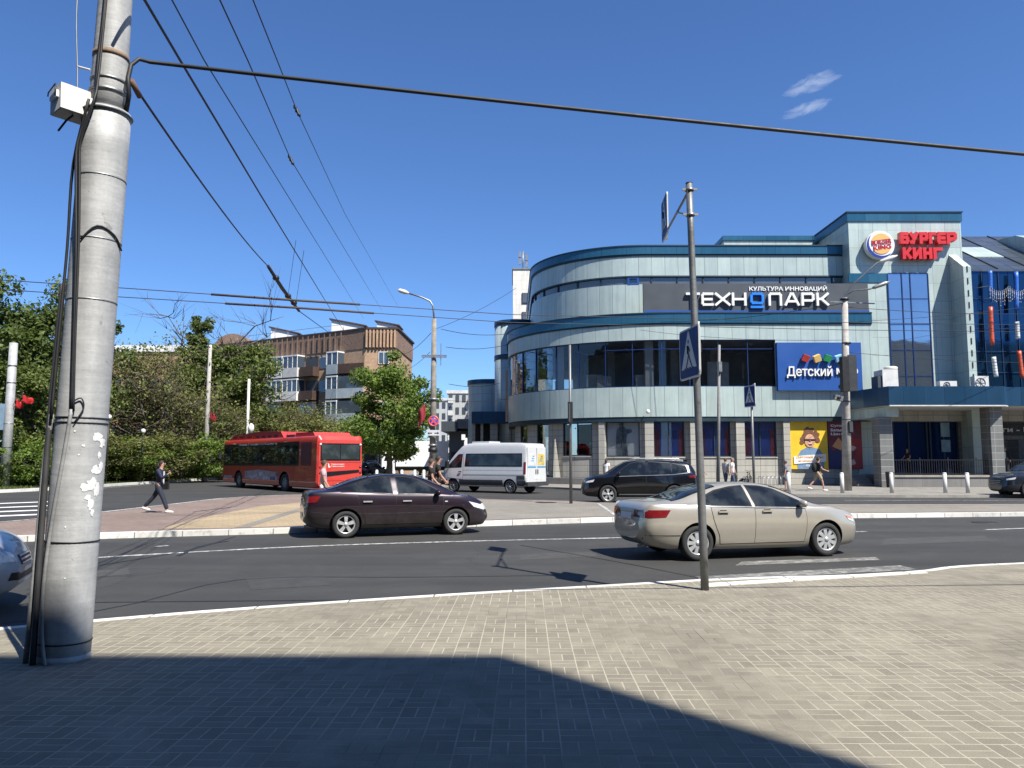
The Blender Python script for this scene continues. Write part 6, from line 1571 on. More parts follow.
sp = thing('sign_pole', 'tall dull steel post standing on the near pavement beside the kerb', 'pole', (SPX, SPY, 0))
topz = ZY(183, SPY); TPX = WP(689, 183, SPY).x
def spx(z_): return SPX + (TPX-SPX)*z_/topz
MB().tube([(spx(k*topz/8), SPY, k*topz/8 - (.05 if k == 0 else 0)) for k in range(9)], [.052]*3 + [.048]*3 + [.044]*3, 16).build('shaft', M_POLES, sp)
MB().tube([(spx(topz), SPY, topz), (spx(topz), SPY, topz + .012)], [.05, .02], 16).build('cap', M_STEEL, sp)
for py in (190, 215): 
    z_ = ZY(py, SPY); MB().tube([(spx(z_), SPY, z_ - .015), (spx(z_), SPY, z_ + .015)], .062, 14).build('clamp', M_STEEL, sp); MB().bar((spx(z_) - .10, SPY - .02, z_), (spx(z_) + .10, SPY - .02, z_), .02, .03).build('clamp_bolt', M_STEEL, sp)
za, zb2 = ZY(190, SPY), ZY(215, SPY)
pe = Vector((2.52, 12.25, ZY(232, 12.25)))
MB().tube([(spx(za), SPY, za), tuple(pe)], .018, 8).build('arm', M_STEEL, sp)
mid = Vector((spx(za), SPY, za)).lerp(pe, .48); MB().tube([(spx(zb2), SPY, zb2), tuple(mid)], .015, 8).build('arm', M_STEEL, sp)
hs_ = thing('road_sign', 'blue crossing sign seen edge on, hung from an arm at the top of the post', 'road sign', (2.50, 12.3, ZY(238, 12.3)), R(-93.5), world=False)
crossing_plate(hs_, .66, .68)
MB().bar((0, .035, -.02), (0, .035, .35), .03, .03).build('bracket', M_STEEL, hs_)
cs = thing('road_sign', 'large blue crossing sign with walking figure halfway up the near post', 'road sign', (spx(3.0) - .065, 10.12, 2.72), R(-83), world=False)
crossing_plate(cs, .74, .68); MB().bar((-.30, .03, .15), (.30, .03, .15), .02, .03).build('bracket', M_STEEL, cs)
cs2 = thing('road_sign', 'second crossing sign seen from its edge, back to back with the large blue one', 'road sign', (spx(3.0) + .075, 10.10, 2.75), R(77), world=False)
crossing_plate(cs2, .74, .68, -1); MB().bar((-.30, .03, .15), (.30, .03, .15), .02, .03).build('bracket', M_STEEL, cs2)
YI = 23.6; xi = XY(753.5, YI, 1.5)
ip = thing('sign_pole', 'thin post of the small crossing sign on the island behind the gold car', 'pole', (xi, YI, 0)); MB().tube([(xi, YI, -.05), (xi, YI, ZY(386, YI))], .04, 12).build('shaft', M_POLES, ip); MB().tube([(xi, YI, ZY(386, YI)), (xi, YI, ZY(386, YI)+.01)], [.042, .02], 12).build('cap', M_STEEL, ip)
is_ = thing('road_sign', 'small distant blue crossing sign above the roof of the gold car', 'road sign', (xi - .055, YI + .0, ZY(407, YI)), R(-74), world=False); crossing_plate(is_, .60, .66)
is2 = thing('road_sign', 'dark back of the second sign paired with the small distant crossing sign', 'road sign', (xi + .09, YI, ZY(406, YI)), R(80), world=False); crossing_plate(is2, .62, .68, -1)
# ---------------------------------------------------------------- bollards, bin, rack
def bollard(px, pyb, h, label, group, Y=None):
    p = G(px, pyb, 0) if Y is None else Vector((XY(px, Y), Y, 0))
    t = thing('bollard', label, 'bollard', (p.x, p.y, 0), group=group)
    MB().tube([(p.x, p.y, -.05), (p.x, p.y, h-.06)], .095, 14).build('post', M_WHITEW, t); MB().lathe([(.095, h-.058), (.09, h-.02), (.05, h), (0, h)], 14, (p.x, p.y, 0)).build('cap', M_WHITE, t)
GB = 'white bollards along the mall kerb'
for px, lb in ((789, 'white bollard beside the woman in the grey dress'), (842.5, 'white bollard just left of the lamp column'), (892, 'white bollard before the left canopy column'), (945.5, 'white bollard before the terrace, left of a closer pair'), (968, 'white bollard before the terrace nearest the parked dark car')): bollard(px, 493, 1.02, lb, GB)
for px, lb in ((377, 'white bollard left of the young tree'), (394, 'white bollard right at the trunk of the young tree'), (402, 'white bollard between the young tree and the lorry'), (415, 'white bollard beside the two people in black'), (424, 'white bollard left of the corner column')): bollard(px, 0, 1.0, lb, 'white bollards on the tree corner', 51.5)
bn = thing('litter_bin', 'small black bin at the foot of the left canopy column', 'bin', (XY(887, 46.9), 46.9, 0)); MB().lathe([(.2, .02), (.24, .85), (.26, .87), (.22, .88), (.18, .1)], 16, (XY(889, 46.6), 46.6, 0)).build('body', M_BLACK, bn); MB().lathe([(.26, .882), (.2, .96), (0, .98)], 16, (XY(889, 46.6), 46.6, 0)).build('lid', M_DGREY, bn)
rk = thing('bicycle_rack', 'low steel bicycle rack of repeated hoops below the shop window', 'bicycle rack', (XY(771, 46.5), 46.5, 0))
x0, x1 = XY(757, 46.5), XY(784, 46.5)
for y_ in (46.2, 46.7): MB().bar((x0, y_, .06), (x1, y_, .06), .05, .05).build('rail', M_ALU, rk)
for k in range(7): xx = x0 + .1 + (x1-x0-.2)*k/6; MB().tube([(xx, 46.2, .085), (xx, 46.2, .55), (xx+.02, 46.3, .68), (xx+.02, 46.6, .68), (xx, 46.7, .55), (xx, 46.7, .085)], .018, 6).build('hoop', M_ALU, rk)
bc = thing('bicycle', 'dark bicycle parked by the post before the shop window', 'bicycle', (XY(748, 46.2), 46.2, 0), R(60), world=False)
for x_ in (-.52, .52):
    w = MB().lathe([(.34 + .02*math.cos(R(a)), .02*math.sin(R(a))) for a in range(0, 360, 45)], 28, (x_, 0, .36), 'y', closed=True).build('wheel', M_RUB, bc); sm_ = MB()
    for k in range(10): a = PI*k/10; sm_.bar((x_ - .33*math.cos(a), 0, .36 - .33*math.sin(a)), (x_ + .33*math.cos(a), 0, .36 + .33*math.sin(a)), .006, .006)
    sm_.build('spokes', M_STEEL, w)
fm = MB()
for a, b in (((-.52, 0, .36), (-.05, 0, .34)), ((-.52, 0, .36), (-.16, 0, .78)), ((-.05, 0, .34), (-.2, 0, .88)), ((-.05, 0, .34), (.36, 0, .80)), ((-.16, 0, .78), (.34, 0, .86)), ((.52, 0, .36), (.33, 0, .95))): fm.tube([a, b], .02, 8)
fm.build('frame', M_BLACK, bc); MB().ellipsoid((-.21, 0, .93), (.14, .07, .04)).build('saddle', M_BLACK, bc); MB().tube([(.38, -.28, 1.04), (.33, -.1, 1.02), (.32, 0, .98), (.33, .1, 1.02), (.38, .28, 1.04)], .014, 8).build('handlebar', M_STEEL, bc)
bg = thing('bag', 'dark rounded bag lying on the ground beside the bicycle', 'bag', (XY(742.5, 46.4), 46.4, 0)); MB().ellipsoid((XY(743, 46.4), 46.4, .26), (.36, .28, .30), 14, 8).build('body', M_BLACK, bg); MB().tube([(XY(743, 46.4)-.15, 46.3, .5), (XY(743, 46.4), 46.3, .68), (XY(743, 46.4)+.15, 46.3, .5)], .02, 6).build('handle', M_DGREY, bg)
# green stall awning by the tree
aw = thing('market_stall', 'small stall with a bright green awning behind the bus', 'stall', (XY(370, 62), 62, 0))
xa, xb = XY(361, 62, 3), XY(381, 62, 3); zc = ZY(445, 62)
MB().prism_yz([(61, zc - .3), (61, zc - .15), (63.5, zc + .55), (63.5, zc + .4)], xa, xb).build('awning', pm('awning_green', (.02, .28, .09), .6, 0, .12, 1), aw)
MB().box(xa, xb, 60.97, 61.0, zc - .62, zc - .303).build('valance', pm('valance_green', (.012, .18, .06), .6, 0, .2, 2), aw)
for xx in (xa + .06, xb - .06): MB().box(xx - .04, xx + .04, 61.05, 61.13, 0, zc - .31).build('post', M_WHITEW, aw)
MB().box(xa + .15, xb - .15, 62.6, 63.4, 0, zc + .1).build('counter', M_DGREY, aw)
# white post with a camera behind the van
t = thing('camera_post', 'short white camera post behind the roof of the white van', 'post', (XY(464, 56), 56, 0)); MB().tube([(XY(465.5, 56), 56, 0), (XY(465.5, 56), 56, ZY(438, 56))], .12, 10).build('post', M_WHITEW, t); MB().box(XY(461.5, 56), XY(465, 56), 55.8, 56.2, ZY(440, 56), ZY(434.5, 56)).build('camera_housing', M_WHITE, t)
# ---------------------------------------------------------------- vehicles
def pchip(xs, ys, x):
    xs = np.array(xs, float); ys = np.array(ys, float); x = np.asarray(x, float)
    h = np.diff(xs); d = np.diff(ys)/h; m = np.zeros(len(xs)); m[0] = d[0]; m[-1] = d[-1]
    for i in range(1, len(xs)-1):
        if d[i-1]*d[i] <= 0: m[i] = 0
        else:
            w1 = 2*h[i]+h[i-1]; w2 = h[i]+2*h[i-1]; m[i] = (w1+w2)/(w1/d[i-1]+w2/d[i])
    k = np.clip(np.searchsorted(xs, x)-1, 0, len(xs)-2); t = np.clip((x-xs[k])/h[k], 0, 1)
    return (2*t**3-3*t**2+1)*ys[k] + (t**3-2*t**2+t)*h[k]*m[k] + (-2*t**3+3*t**2)*ys[k+1] + (t**3-t**2)*h[k]*m[k+1]
class Body:
    """car shell lofted from curves along its length; x forward"""
    def __init__(s, T): s.T = T; s.x0 = T['zt'][0][0]; s.x1 = T['zt'][-1][0]; s.tab = {}
    def g(s, k, x): a = s.T[k]; return float(pchip([p[0] for p in a], [p[1] for p in a], x))
    def ring(s, x, sub=4):
        if sub not in s.tab: s.tab[sub] = np.array([s.ring0(s.x0 + (s.x1-s.x0)*k/500, sub) for k in range(501)])
        q = min(max((x-s.x0)/(s.x1-s.x0)*500, 0), 500); k = min(int(q), 499); t = q-k
        return s.tab[sub][k]*(1-t) + s.tab[sub][k+1]*t
    def ring0(s, x, sub=4):
        zb, ws, wm, zm, wh, zh, wt, zt = [s.g(k, x) for k in ('zb', 'ws', 'wm', 'zm', 'wh', 'zh', 'wt', 'zt')]
        wt = min(wt, wh); zt = max(zt, zh + .02); k = min(1, (zt-zh)/.35); rr = .035 + .05*k
        pts = [(0, zb), (ws*.7, zb), (ws, zb + .05), (wm, zm), (wh, zh), (wh + (wt-wh)*.5 + .022*k, zh + (zt-zh-rr)*.5), (wt, zt - rr*.85), (wt*.72, zt - rr*.18), (0, zt)]
        P = np.array(pts); out = []
        for i in range(len(P)-1):
            p0 = P[i-1] if i > 0 else P[i]*np.array([-1, 1])*1.0 if False else P[max(i-1, 0)]
            p3 = P[i+2] if i+2 < len(P) else P[i+1]
            for q in range(sub):
                t = q/sub; out.append(.5*((2*P[i]) + (P[i+1]-p0)*t + (2*p0-5*P[i]+4*P[i+1]-p3)*t*t + (-p0+3*P[i]-3*P[i+1]+p3)*t**3))
        out.append(P[-1]); return np.array(out)
    def sideY(s, x, z):
        r = s.ring(x, 8); i0 = int(np.argmin(np.abs(np.arange(len(r)) - 12))); seg = r[12:]
        k = np.argsort(seg[:, 1]); zz = seg[k, 1]; return float(np.interp(z, zz, seg[k, 0]))
    def topZ(s, x, y):
        r = s.ring(x, 8)[36:]; yy = r[::-1, 0]; return float(np.interp(abs(y), yy, r[::-1, 1]))
    def mesh(s, n=84, sub=4):
        u = np.linspace(0, 1, n); xs = s.x0 + (s.x1-s.x0)*(.5 - .5*np.cos(PI*u))*.55 + (s.x1-s.x0)*u*.45
        mb = MB(); v = []; rings = []
        for x in xs:
            r = s.ring(x, sub); full = [(x, y, z) for y, z in r] + [(x, -y, z) for y, z in r[-2:0:-1]]; rings.append(len(full)); v += full
        m = rings[0]; f = []
        for i in range(n-1):
            for k in range(m): f.append((i*m+k, i*m+(k+1) % m, (i+1)*m+(k+1) % m, (i+1)*m+k))
        mb.add(v, f, 0, smooth=True)
        mb.f.append(list(range(m))); mb.m.append(0); mb.sm.append(False); mb.f.append([(n-1)*m+k for k in range(m)][::-1]); mb.m.append(0); mb.sm.append(False)
        return mb
    def side_patch(s, A, Bt, nx=14, nz=5, off=.004, side=1, th=0.0):
        """strip between two polylines (x,z) (bottom A, top Bt) laid on the flank"""
        def samp(P, t):
            P = np.array(P, float); L = np.concatenate([[0], np.cumsum(np.hypot(*np.diff(P, axis=0).T))]); return np.array([np.interp(t*L[-1], L, P[:, 0]), np.interp(t*L[-1], L, P[:, 1])])
        v = []; f = []
        for i in range(nx+1):
            a = samp(A, i/nx); b = samp(Bt, i/nx)
            for j in range(nz+1):
                p = a + (b-a)*j/nz; v.append((p[0], side*(s.sideY(p[0], p[1]) + off), p[1]))
        for i in range(nx):
            for j in range(nz): q = (i*(nz+1)+j, (i+1)*(nz+1)+j, (i+1)*(nz+1)+j+1, i*(nz+1)+j+1); f.append(q if side < 0 else q[::-1])
        return MB().add(v, f, smooth=True)
    def top_patch(s, xa, xb, wa, wb, off=.004, nx=10, ny=12, lift=None):
        v = []; f = []
        for i in range(nx+1):
            x = xa + (xb-xa)*i/nx; w = wa + (wb-wa)*i/nx
            for j in range(ny+1):
                y = -w + 2*w*j/ny; e = 1e-2
                n = Vector((-(s.topZ(x+e, y)-s.topZ(x-e, y))/(2*e), 0, 1)).normalized(); p = Vector((x, y, s.topZ(x, y))) + n*off; v.append(p)
        for i in range(nx):
            for j in range(ny): f.append((i*(ny+1)+j, (i+1)*(ny+1)+j, (i+1)*(ny+1)+j+1, i*(ny+1)+j+1))
        return MB().add(v, f, smooth=True)
def end_patch(s, P, front=True, off=.006, n=6):
    """patch wrapped on an end of the shell: P = 4 corners (y,z) -> x found where the shell has that half width"""
    sg = 1 if front else -1
    def xat(y, z):
        lo, hi = (0.0, s.x1) if front else (0.0, s.x0)
        for _ in range(26):
            m = (lo+hi)/2
            r = s.ring(m, 4); zz = r[:, 1]
            ins = zz.min() < z < zz.max() and s_half(s, m, z) > abs(y)
            if ins: lo = m
            else: hi = m
        return lo
    v = []; f = []
    for i in range(n+1):
        for j in range(n+1):
            a, b = i/n, j/n; y = (P[0][0]*(1-a)+P[1][0]*a)*(1-b) + (P[3][0]*(1-a)+P[2][0]*a)*b; z = (P[0][1]*(1-a)+P[1][1]*a)*(1-b) + (P[3][1]*(1-a)+P[2][1]*a)*b
            v.append((xat(y, z) + sg*off, y, z))
    for i in range(n):
        for j in range(n): f.append((i*(n+1)+j, (i+1)*(n+1)+j, (i+1)*(n+1)+j+1, i*(n+1)+j+1))
    return MB().add(v, f, smooth=True)
def s_half(s, x, z):
    r = s.ring(x, 4); 
    k0 = 8
    lower = r[:k0+1]; 
    seg = r[8:]; k = np.argsort(seg[:, 1]); return float(np.interp(z, seg[k, 1], seg[k, 0], left=0, right=0))
def wheel_parts(root, x, y, r, w, style, rimmat, side, steer=0.0, rimr=.71):
    s = side
    prof = [(r*rimr, -w/2), (r*.93, -w/2), (r*.985, -w*.36), (r, -w*.2), (r, w*.2), (r*.985, w*.36), (r*.93, w/2), (r*rimr, w/2), (r*(rimr-.02), w*.42), (r*(rimr-.02), -w*.42)]
    ty = MB().lathe(prof, 36, (x, y, r), 'y', closed=True).build('wheel', M_RUB, root)
    yo = y + s*w*.36; rr = r*(rimr-.025)
    rim = MB().lathe([(rr, yo - s*.10), (rr, yo + s*.012), (rr*.90, yo + s*.014), (rr*.86, yo - s*.02), (rr*.86, yo - s*.10)], 36, (x, 0, r), 'y', closed=True)
    nsp, wd, split = style
    for k in range(nsp):
        a = 2*PI*k/nsp + .3
        for d in ((0,) if not split else (-split, split)):
            a0, a1 = a + d*.35, a + d; p0 = Vector((x + math.cos(a0)*rr*.14, yo + s*.004, r + math.sin(a0)*rr*.14)); p1 = Vector((x + math.cos(a1)*rr*.90, yo, r + math.sin(a1)*rr*.90))
            dd = (p1-p0).normalized(); n = Vector((-dd.z, 0, dd.x)); q = []
            for p, ww in ((p0, wd*rr*.75), (p1, wd*rr*1.15)):
                q += [p + n*ww*.5 + Vector((0, s*.006, 0)), p - n*ww*.5 + Vector((0, s*.006, 0)), p - n*ww*.5 - Vector((0, s*.03, 0)), p + n*ww*.5 - Vector((0, s*.03, 0))]
            rim.add(q, [(0,1,5,4), (1,2,6,5), (2,3,7,6), (3,0,4,7), (0,3,2,1), (4,5,6,7)])
    rim.lathe([(0, yo + s*.022), (rr*.2, yo + s*.02), (rr*.24, yo - s*.02), (0, yo - s*.02)], 20, (x, 0, r), 'y')
    rim.build('rim', rimmat, ty)
    MB().lathe([(0, yo - s*.065), (rr*.87, yo - s*.065), (rr*.87, yo - s*.075), (0, yo - s*.075)], 24, (x, 0, r), 'y').build('wheel_well_disc', M_WELL, ty)  # dark disc paints the shade of the wheel well behind the spokes
    return ty
M_WELL = pm('wheel_well_dark', (.022, .022, .024), .7, .3, .3, 12)
def cut_arches(o, axles, r, ytr, paintm):
    cut = MB()
    for x in axles:
        for s in (-1, 1):
            cut.lathe([(0, s*(ytr - .30)), (r, s*(ytr - .30)), (r, s*(ytr + .5)), (0, s*(ytr + .5))][::s], 40, (x, 0, axles[x]), 'y', smooth=False)
    c = cut.build('arch_cutter', M_BLACK)
    bm = bmesh.new(); bm.from_mesh(o.data); bmesh.ops.remove_doubles(bm, verts=bm.verts, dist=1e-5); bmesh.ops.dissolve_degenerate(bm, edges=bm.edges, dist=1e-6); bmesh.ops.recalc_face_normals(bm, faces=bm.faces); bm.to_mesh(o.data); bm.free()
    bm = bmesh.new(); bm.from_mesh(c.data); bmesh.ops.remove_doubles(bm, verts=bm.verts, dist=1e-5); bmesh.ops.dissolve_degenerate(bm, edges=bm.edges, dist=1e-6); bmesh.ops.recalc_face_normals(bm, faces=bm.faces); bm.to_mesh(c.data); bm.free()
    md = o.modifiers.new('b', 'BOOLEAN'); md.object = c; md.operation = 'DIFFERENCE'; md.solver = 'EXACT'
    me = evaluated_mesh(o, 'body', (c,)); o.modifiers.remove(md); old = o.data; o.data = me; bpy.data.meshes.remove(old)
    cm = c.data; bpy.data.objects.remove(c); bpy.data.meshes.remove(cm)
    me.materials.clear(); me.materials.append(paintm); me.materials.append(M_BLACK)
    for p in me.polygons:
        p.material_index = 0
        for x, z in axles.items():
            d = math.hypot(p.center.x - x, p.center.z - z)
            if d < r*1.003 and abs(p.center.y) < ytr + .2: p.material_index = 1; p.use_smooth = False
        if p.center.z < .19 and p.normal.z < -.5: p.material_index = 1
    bm = bmesh.new(); bm.from_mesh(me)
    for e in bm.edges:
        if len(e.link_faces) == 2 and (e.calc_face_angle(0) > R(34) or e.link_faces[0].material_index != e.link_faces[1].material_index): e.smooth = False
    bm.to_mesh(me); bm.free()
def lerp2(a, b, t): return (a[0] + (b[0]-a[0])*t, a[1] + (b[1]-a[1])*t)
def plate(root, x, y, z, w=.52, h=.112, facing=-1, text='м 246 ор'):
    p = MB().box(min(x, x + facing*.012), max(x, x + facing*.012), y-w/2, y+w/2, z-h/2, z+h/2).build('number_plate', M_WHITE, root)
    return p
GLOSSBLK = pm('black_trim', (.010, .010, .011), .42, 0, .1, 4, 0, 0, .25)
def sedan(name, label, col_mat, sc=(1, 1, 1), style=(9, .16, 0), rimmat=None, kind='a', antenna=False, driver=True, cat='car'):
    root = thing(name, label, cat, (0, 0, 0), world=False)
    if kind == 'a':      # large three box sedan with high rounded tail
        T = dict(zt=[(-2.40, .74), (-2.385, .90), (-2.33, 1.02), (-2.24, 1.075), (-1.80, 1.115), (-1.60, 1.15), (-1.20, 1.29), (-.75, 1.395), (-.35, 1.43), (.05, 1.432), (.42, 1.392), (.85, 1.25), (1.28, 1.055), (1.42, 1.015), (1.8, .955), (2.1, .86), (2.28, .75), (2.36, .66), (2.40, .58)],
                 zh=[(-2.40, .70), (-2.33, .95), (-2.24, 1.01), (-1.6, 1.0), (-.8, .975), (0, .95), (1.0, .93), (1.4, .93), (1.8, .875), (2.1, .79), (2.28, .69), (2.40, .54)],
                 wt=[(-2.40, .45), (-2.30, .66), (-2.1, .70), (-1.7, .66), (-1.2, .59), (-.6, .565), (.3, .575), (.9, .64), (1.35, .70), (1.8, .70), (2.15, .62), (2.32, .48), (2.40, .36)],
                 wh=[(-2.40, .55), (-2.33, .74), (-2.15, .82), (-1.6, .865), (-.8, .885), (.8, .885), (1.4, .87), (1.8, .83), (2.1, .74), (2.3, .58), (2.40, .42)],
                 wm=[(-2.40, .60), (-2.34, .76), (-2.2, .84), (-1.9, .89), (-1.3, .912), (0, .905), (1.4, .908), (1.8, .88), (2.1, .80), (2.28, .66), (2.36, .55), (2.40, .46)],
                 zm=[(-2.4, .56), (-2.0, .64), (0, .62), (1.6, .62), (2.4, .46)], ws=[(-2.40, .48), (-2.2, .70), (-1.6, .80), (1.6, .80), (2.15, .68), (2.40, .42)],
                 zb=[(-2.40, .40), (-2.2, .27), (-1.6, .19), (1.6, .175), (2.2, .20), (2.40, .30)])
        ax = {-1.34: .33, 1.44: .33}; wr = .327
        belt = [(-1.62, 1.03), (-1.2, 1.005), (-.1, .965), (.95, .945)]
        W1 = ([(-1.25, 1.045), (-1.09, 1.03)], [(-1.23, 1.065), (-1.09, 1.165)])
        W2 = ([(-1.05, 1.025), (-.20, 1.0)], [(-1.05, 1.185), (-.85, 1.275), (-.5, 1.342), (-.24, 1.362)])
        W3 = ([(-.10, .996), (.98, .968)], [(-.14, 1.365), (.15, 1.352), (.42, 1.298), (.98, 1.03)])
        rear_glass = (-1.72, -.80, .60, .50); windscreen = (.42, 1.30, .53, .66); door_split = -.14; door_rear = -1.02; door_front = .98
    else:                # compact sedan with arching roof and waisted belt
        T = dict(zt=[(-2.25, .72), (-2.235, .93), (-2.19, 1.04), (-2.10, 1.085), (-1.75, 1.13), (-1.55, 1.18), (-1.15, 1.33), (-.7, 1.435), (-.3, 1.478), (.05, 1.475), (.40, 1.43), (.85, 1.28), (1.32, 1.05), (1.45, 1.005), (1.75, .94), (2.0, .84), (2.14, .74), (2.22, .64), (2.26, .55)],
                 zh=[(-2.25, .70), (-2.19, .97), (-2.10, 1.02), (-1.5, 1.03), (-.8, .97), (0, .93), (1.0, .93), (1.4, .925), (1.75, .87), (2.0, .78), (2.14, .68), (2.26, .51)],
                 wt=[(-2.25, .42), (-2.16, .62), (-2.0, .67), (-1.6, .63), (-1.2, .58), (-.6, .56), (.3, .565), (.9, .62), (1.35, .69), (1.7, .68), (2.0, .60), (2.16, .46), (2.26, .33)],
                 wh=[(-2.25, .55), (-2.19, .71), (-2.05, .79), (-1.5, .85), (-.8, .86), (.8, .86), (1.4, .85), (1.75, .80), (2.0, .70), (2.15, .56), (2.26, .40)],
                 wm=[(-2.25, .58), (-2.2, .74), (-2.08, .82), (-1.8, .87), (-1.3, .888), (0, .875), (1.35, .885), (1.7, .85), (1.95, .77), (2.12, .64), (2.2, .54), (2.26, .44)],
                 zm=[(-2.25, .56), (-1.9, .64), (0, .60), (1.6, .60), (2.26, .44)], ws=[(-2.25, .48), (-2.05, .68), (-1.5, .77), (1.5, .77), (2.0, .66), (2.26, .42)],
                 zb=[(-2.25, .38), (-2.1, .26), (-1.5, .20), (1.5, .185), (2.1, .20), (2.26, .30)])
        ax = {-1.31: .318, 1.34: .318}; wr = .315
        W1 = ([(-1.52, 1.085), (-1.2, 1.03), (-1.04, 1.01)], [(-1.51, 1.10), (-1.2, 1.215), (-1.04, 1.275)])
        W2 = ([(-1.0, 1.008), (-.22, .955)], [(-1.0, 1.29), (-.8, 1.345), (-.5, 1.39), (-.26, 1.408)])
        W3 = ([(-.08, .952), (.98, .94)], [(-.12, 1.41), (.15, 1.395), (.42, 1.335), (.98, 1.02)])
        W1, W2, W3 = [([(p[0], p[1] + .065) for p in a_], t_) for a_, t_ in (W1, W2, W3)]
        rear_glass = (-1.70, -.78, .56, .48); windscreen = (.42, 1.34, .52, .64); door_split = -.14; door_rear = -1.0; door_front = 1.02
    B = Body(T)
    body = B.mesh().build('body', col_mat, root)
    cut_arches(body, ax, wr + .055, B.g('wm', -1.3) - .02, col_mat)
    rm = rimmat or M_ALU
    for x in ax:
        for s in (-1, 1): wheel_parts(root, x, s*(B.g('wm', x) - .125), wr, .205, style, rm, s)
    for s in (-1, 1):
        # doors: panel 3 mm proud with a dark seam behind it
        lo = .30
        def rd(e): return [(door_rear + .30 - e, lo - e), (door_split + e*.6, lo - e)], [(door_rear - .03 - e, .975), (door_split + e*.6, .955)]
        def rdoor(e):
            left = [(door_rear + .16 - e, lo - e), (door_rear + .13 - e, .46), (door_rear + .06 - e, .60), (door_rear - .0 - e, .76), (door_rear - .04 - e, .99 + e)]
            right = [(door_split - .004 + e*.5, lo - e), (door_split - .004 + e*.5, .6), (door_split - .004 + e*.5, .8), (door_split - .004 + e*.5, .955 + e)]
            return left, right
        def fdoor(e):
            left = [(door_split + .006 - e*.5, lo - e), (door_split + .006 - e*.5, .6), (door_split + .006 - e*.5, .8), (door_split + .006 - e*.5, .95 + e)]
            right = [(door_front - .04 + e, lo - e), (door_front - .01 + e, .5), (door_front + e, .75), (door_front - .02 + e, .925 + e)]
            return left, right
        for fn in (rdoor, fdoor):
            L_, R_ = fn(0.0); d = B.side_patch(L_, R_, 12, 10, .006, s).build('door', col_mat, root)
            L_, R_ = fn(.011); B.side_patch(L_, R_, 12, 10, .0022, s).build('door_seam', M_BLACK, d)
            hx = door_split - .20 if fn is rdoor else door_front - .88
            hx = -.92 if fn is rdoor else .02
            hz = .90 if kind == 'a' else .84
            ye = B.sideY(hx + .1, hz); h = MB().obox((hx + .1, s*(ye + .032), hz), .105, .012, .016); h.obox((hx + .01, s*(ye + .014), hz), .012, .016, .014); h.obox((hx + .19, s*(ye + .014), hz), .012, .016, .014); h.build('handle', col_mat if kind == 'a' else M_ALU, d)
            MB().obox((hx + .1, s*(ye + .008), hz - .004), .07, .004, .034).build('handle_recess', GLOSSBLK, d)
        for A_, T_ in (W1, W2, W3):
            fr = B.side_patch([(p[0] + (-.02 if i == 0 else .02 if i == len(A_)-1 else 0), p[1] - .022) for i, p in enumerate(A_)], [(p[0] + (-.02 if i == 0 else .02 if i == len(T_)-1 else 0), p[1] + .022) for i, p in enumerate(T_)], 14, 6, .0075, s).build('side_window', GLOSSBLK, root)
            B.side_patch(A_, T_, 14, 6, .0105, s).build('pane', M_CARGL, fr)
        if kind == 'a': B.side_patch([(W1[0][0][0], W1[0][0][1] - .03)] + [(p[0], p[1] - .028) for p in W2[0]] + [(p[0], p[1] - .028) for p in W3[0]], [(W1[0][0][0], W1[0][0][1] - .016)] + [(p[0], p[1] - .014) for p in W2[0]] + [(p[0], p[1] - .014) for p in W3[0]], 20, 1, .013, s).build('belt_trim', M_STEEL, root)
        # sill line
        B.side_patch([(ax and list(ax)[0] + .42, .245), (list(ax)[1] - .42, .245)], [(list(ax)[0] + .42, .285), (list(ax)[1] - .42, .285)], 10, 2, .008, s).build('sill_trim', col_mat, root)
        # mirror
        my = B.sideY(.86, .99); m_ = MB(); m_.ellipsoid((.86, s*(my + .13), 1.03), (.075, .115, .075), 14, 8); m_.bar((.88, s*(my - .01), .975), (.88, s*(my + .07), 1.0), .05, .05); m_.build('mirror', col_mat, root)
        # lights wrap round the corners
        x1 = B.x1; x0 = B.x0
        if kind == 'a': B.side_patch([(x1 - .42, .70), (x1 - .10, .60)], [(x1 - .50, .80), (x1 - .15, .725)], 8, 3, .008, s).build('headlight', M_LENSO if False else M_LENSW, root); B.side_patch([(x1 - .46, .745), (x1 - .30, .70)], [(x1 - .47, .79), (x1 - .30, .75)], 4, 2, .012, s).build('indicator', M_LENSO, root)
        else: B.side_patch([(x1 - .46, .665), (x1 - .13, .57)], [(x1 - .60, .80), (x1 - .22, .705)], 8, 3, .008, s).build('headlight', M_LENSW, root)
        if kind == 'a': B.side_patch([(x0 + .05, .80), (x0 + .42, .815)], [(x0 + .06, .945), (x0 + .52, .945)], 8, 3, .008, s).build('tail_light', M_LENSR, root)
        else: B.side_patch([(x0 + .04, .82), (x0 + .26, .84)], [(x0 + .045, .97), (x0 + .36, .975)], 8, 3, .008, s).build('tail_light', M_LENSR, root)
        end_patch(B, [(s*.33, .80), (s*.70, .80), (s*.70, .945), (s*.36, .93)], False, .006).build('tail_light', M_LENSR, root)
        end_patch(B, [(s*.38, .575), (s*.74, .60), (s*.70, .745), (s*.44, .69)], True, .007).build('headlight', M_LENSW, root)
        if kind != 'a': B.side_patch([(1.05, .80), (1.12, .80)], [(1.05, .825), (1.12, .825)], 2, 1, .008, s).build('side_repeater', M_LENSW, root)
        end_patch(B, [(s*.34, .36), (s*.55, .37), (s*.53, .46), (s*.36, .45)], True, .006).build('fog_lamp', GLOSSBLK, root)
        B.side_patch([(x0 + .07, .47), (x0 + .70, .47)], [(x0 + .07, .482), (x0 + .70, .482)], 8, 1, .006, s).build('bumper_seam', M_BLACK, root)
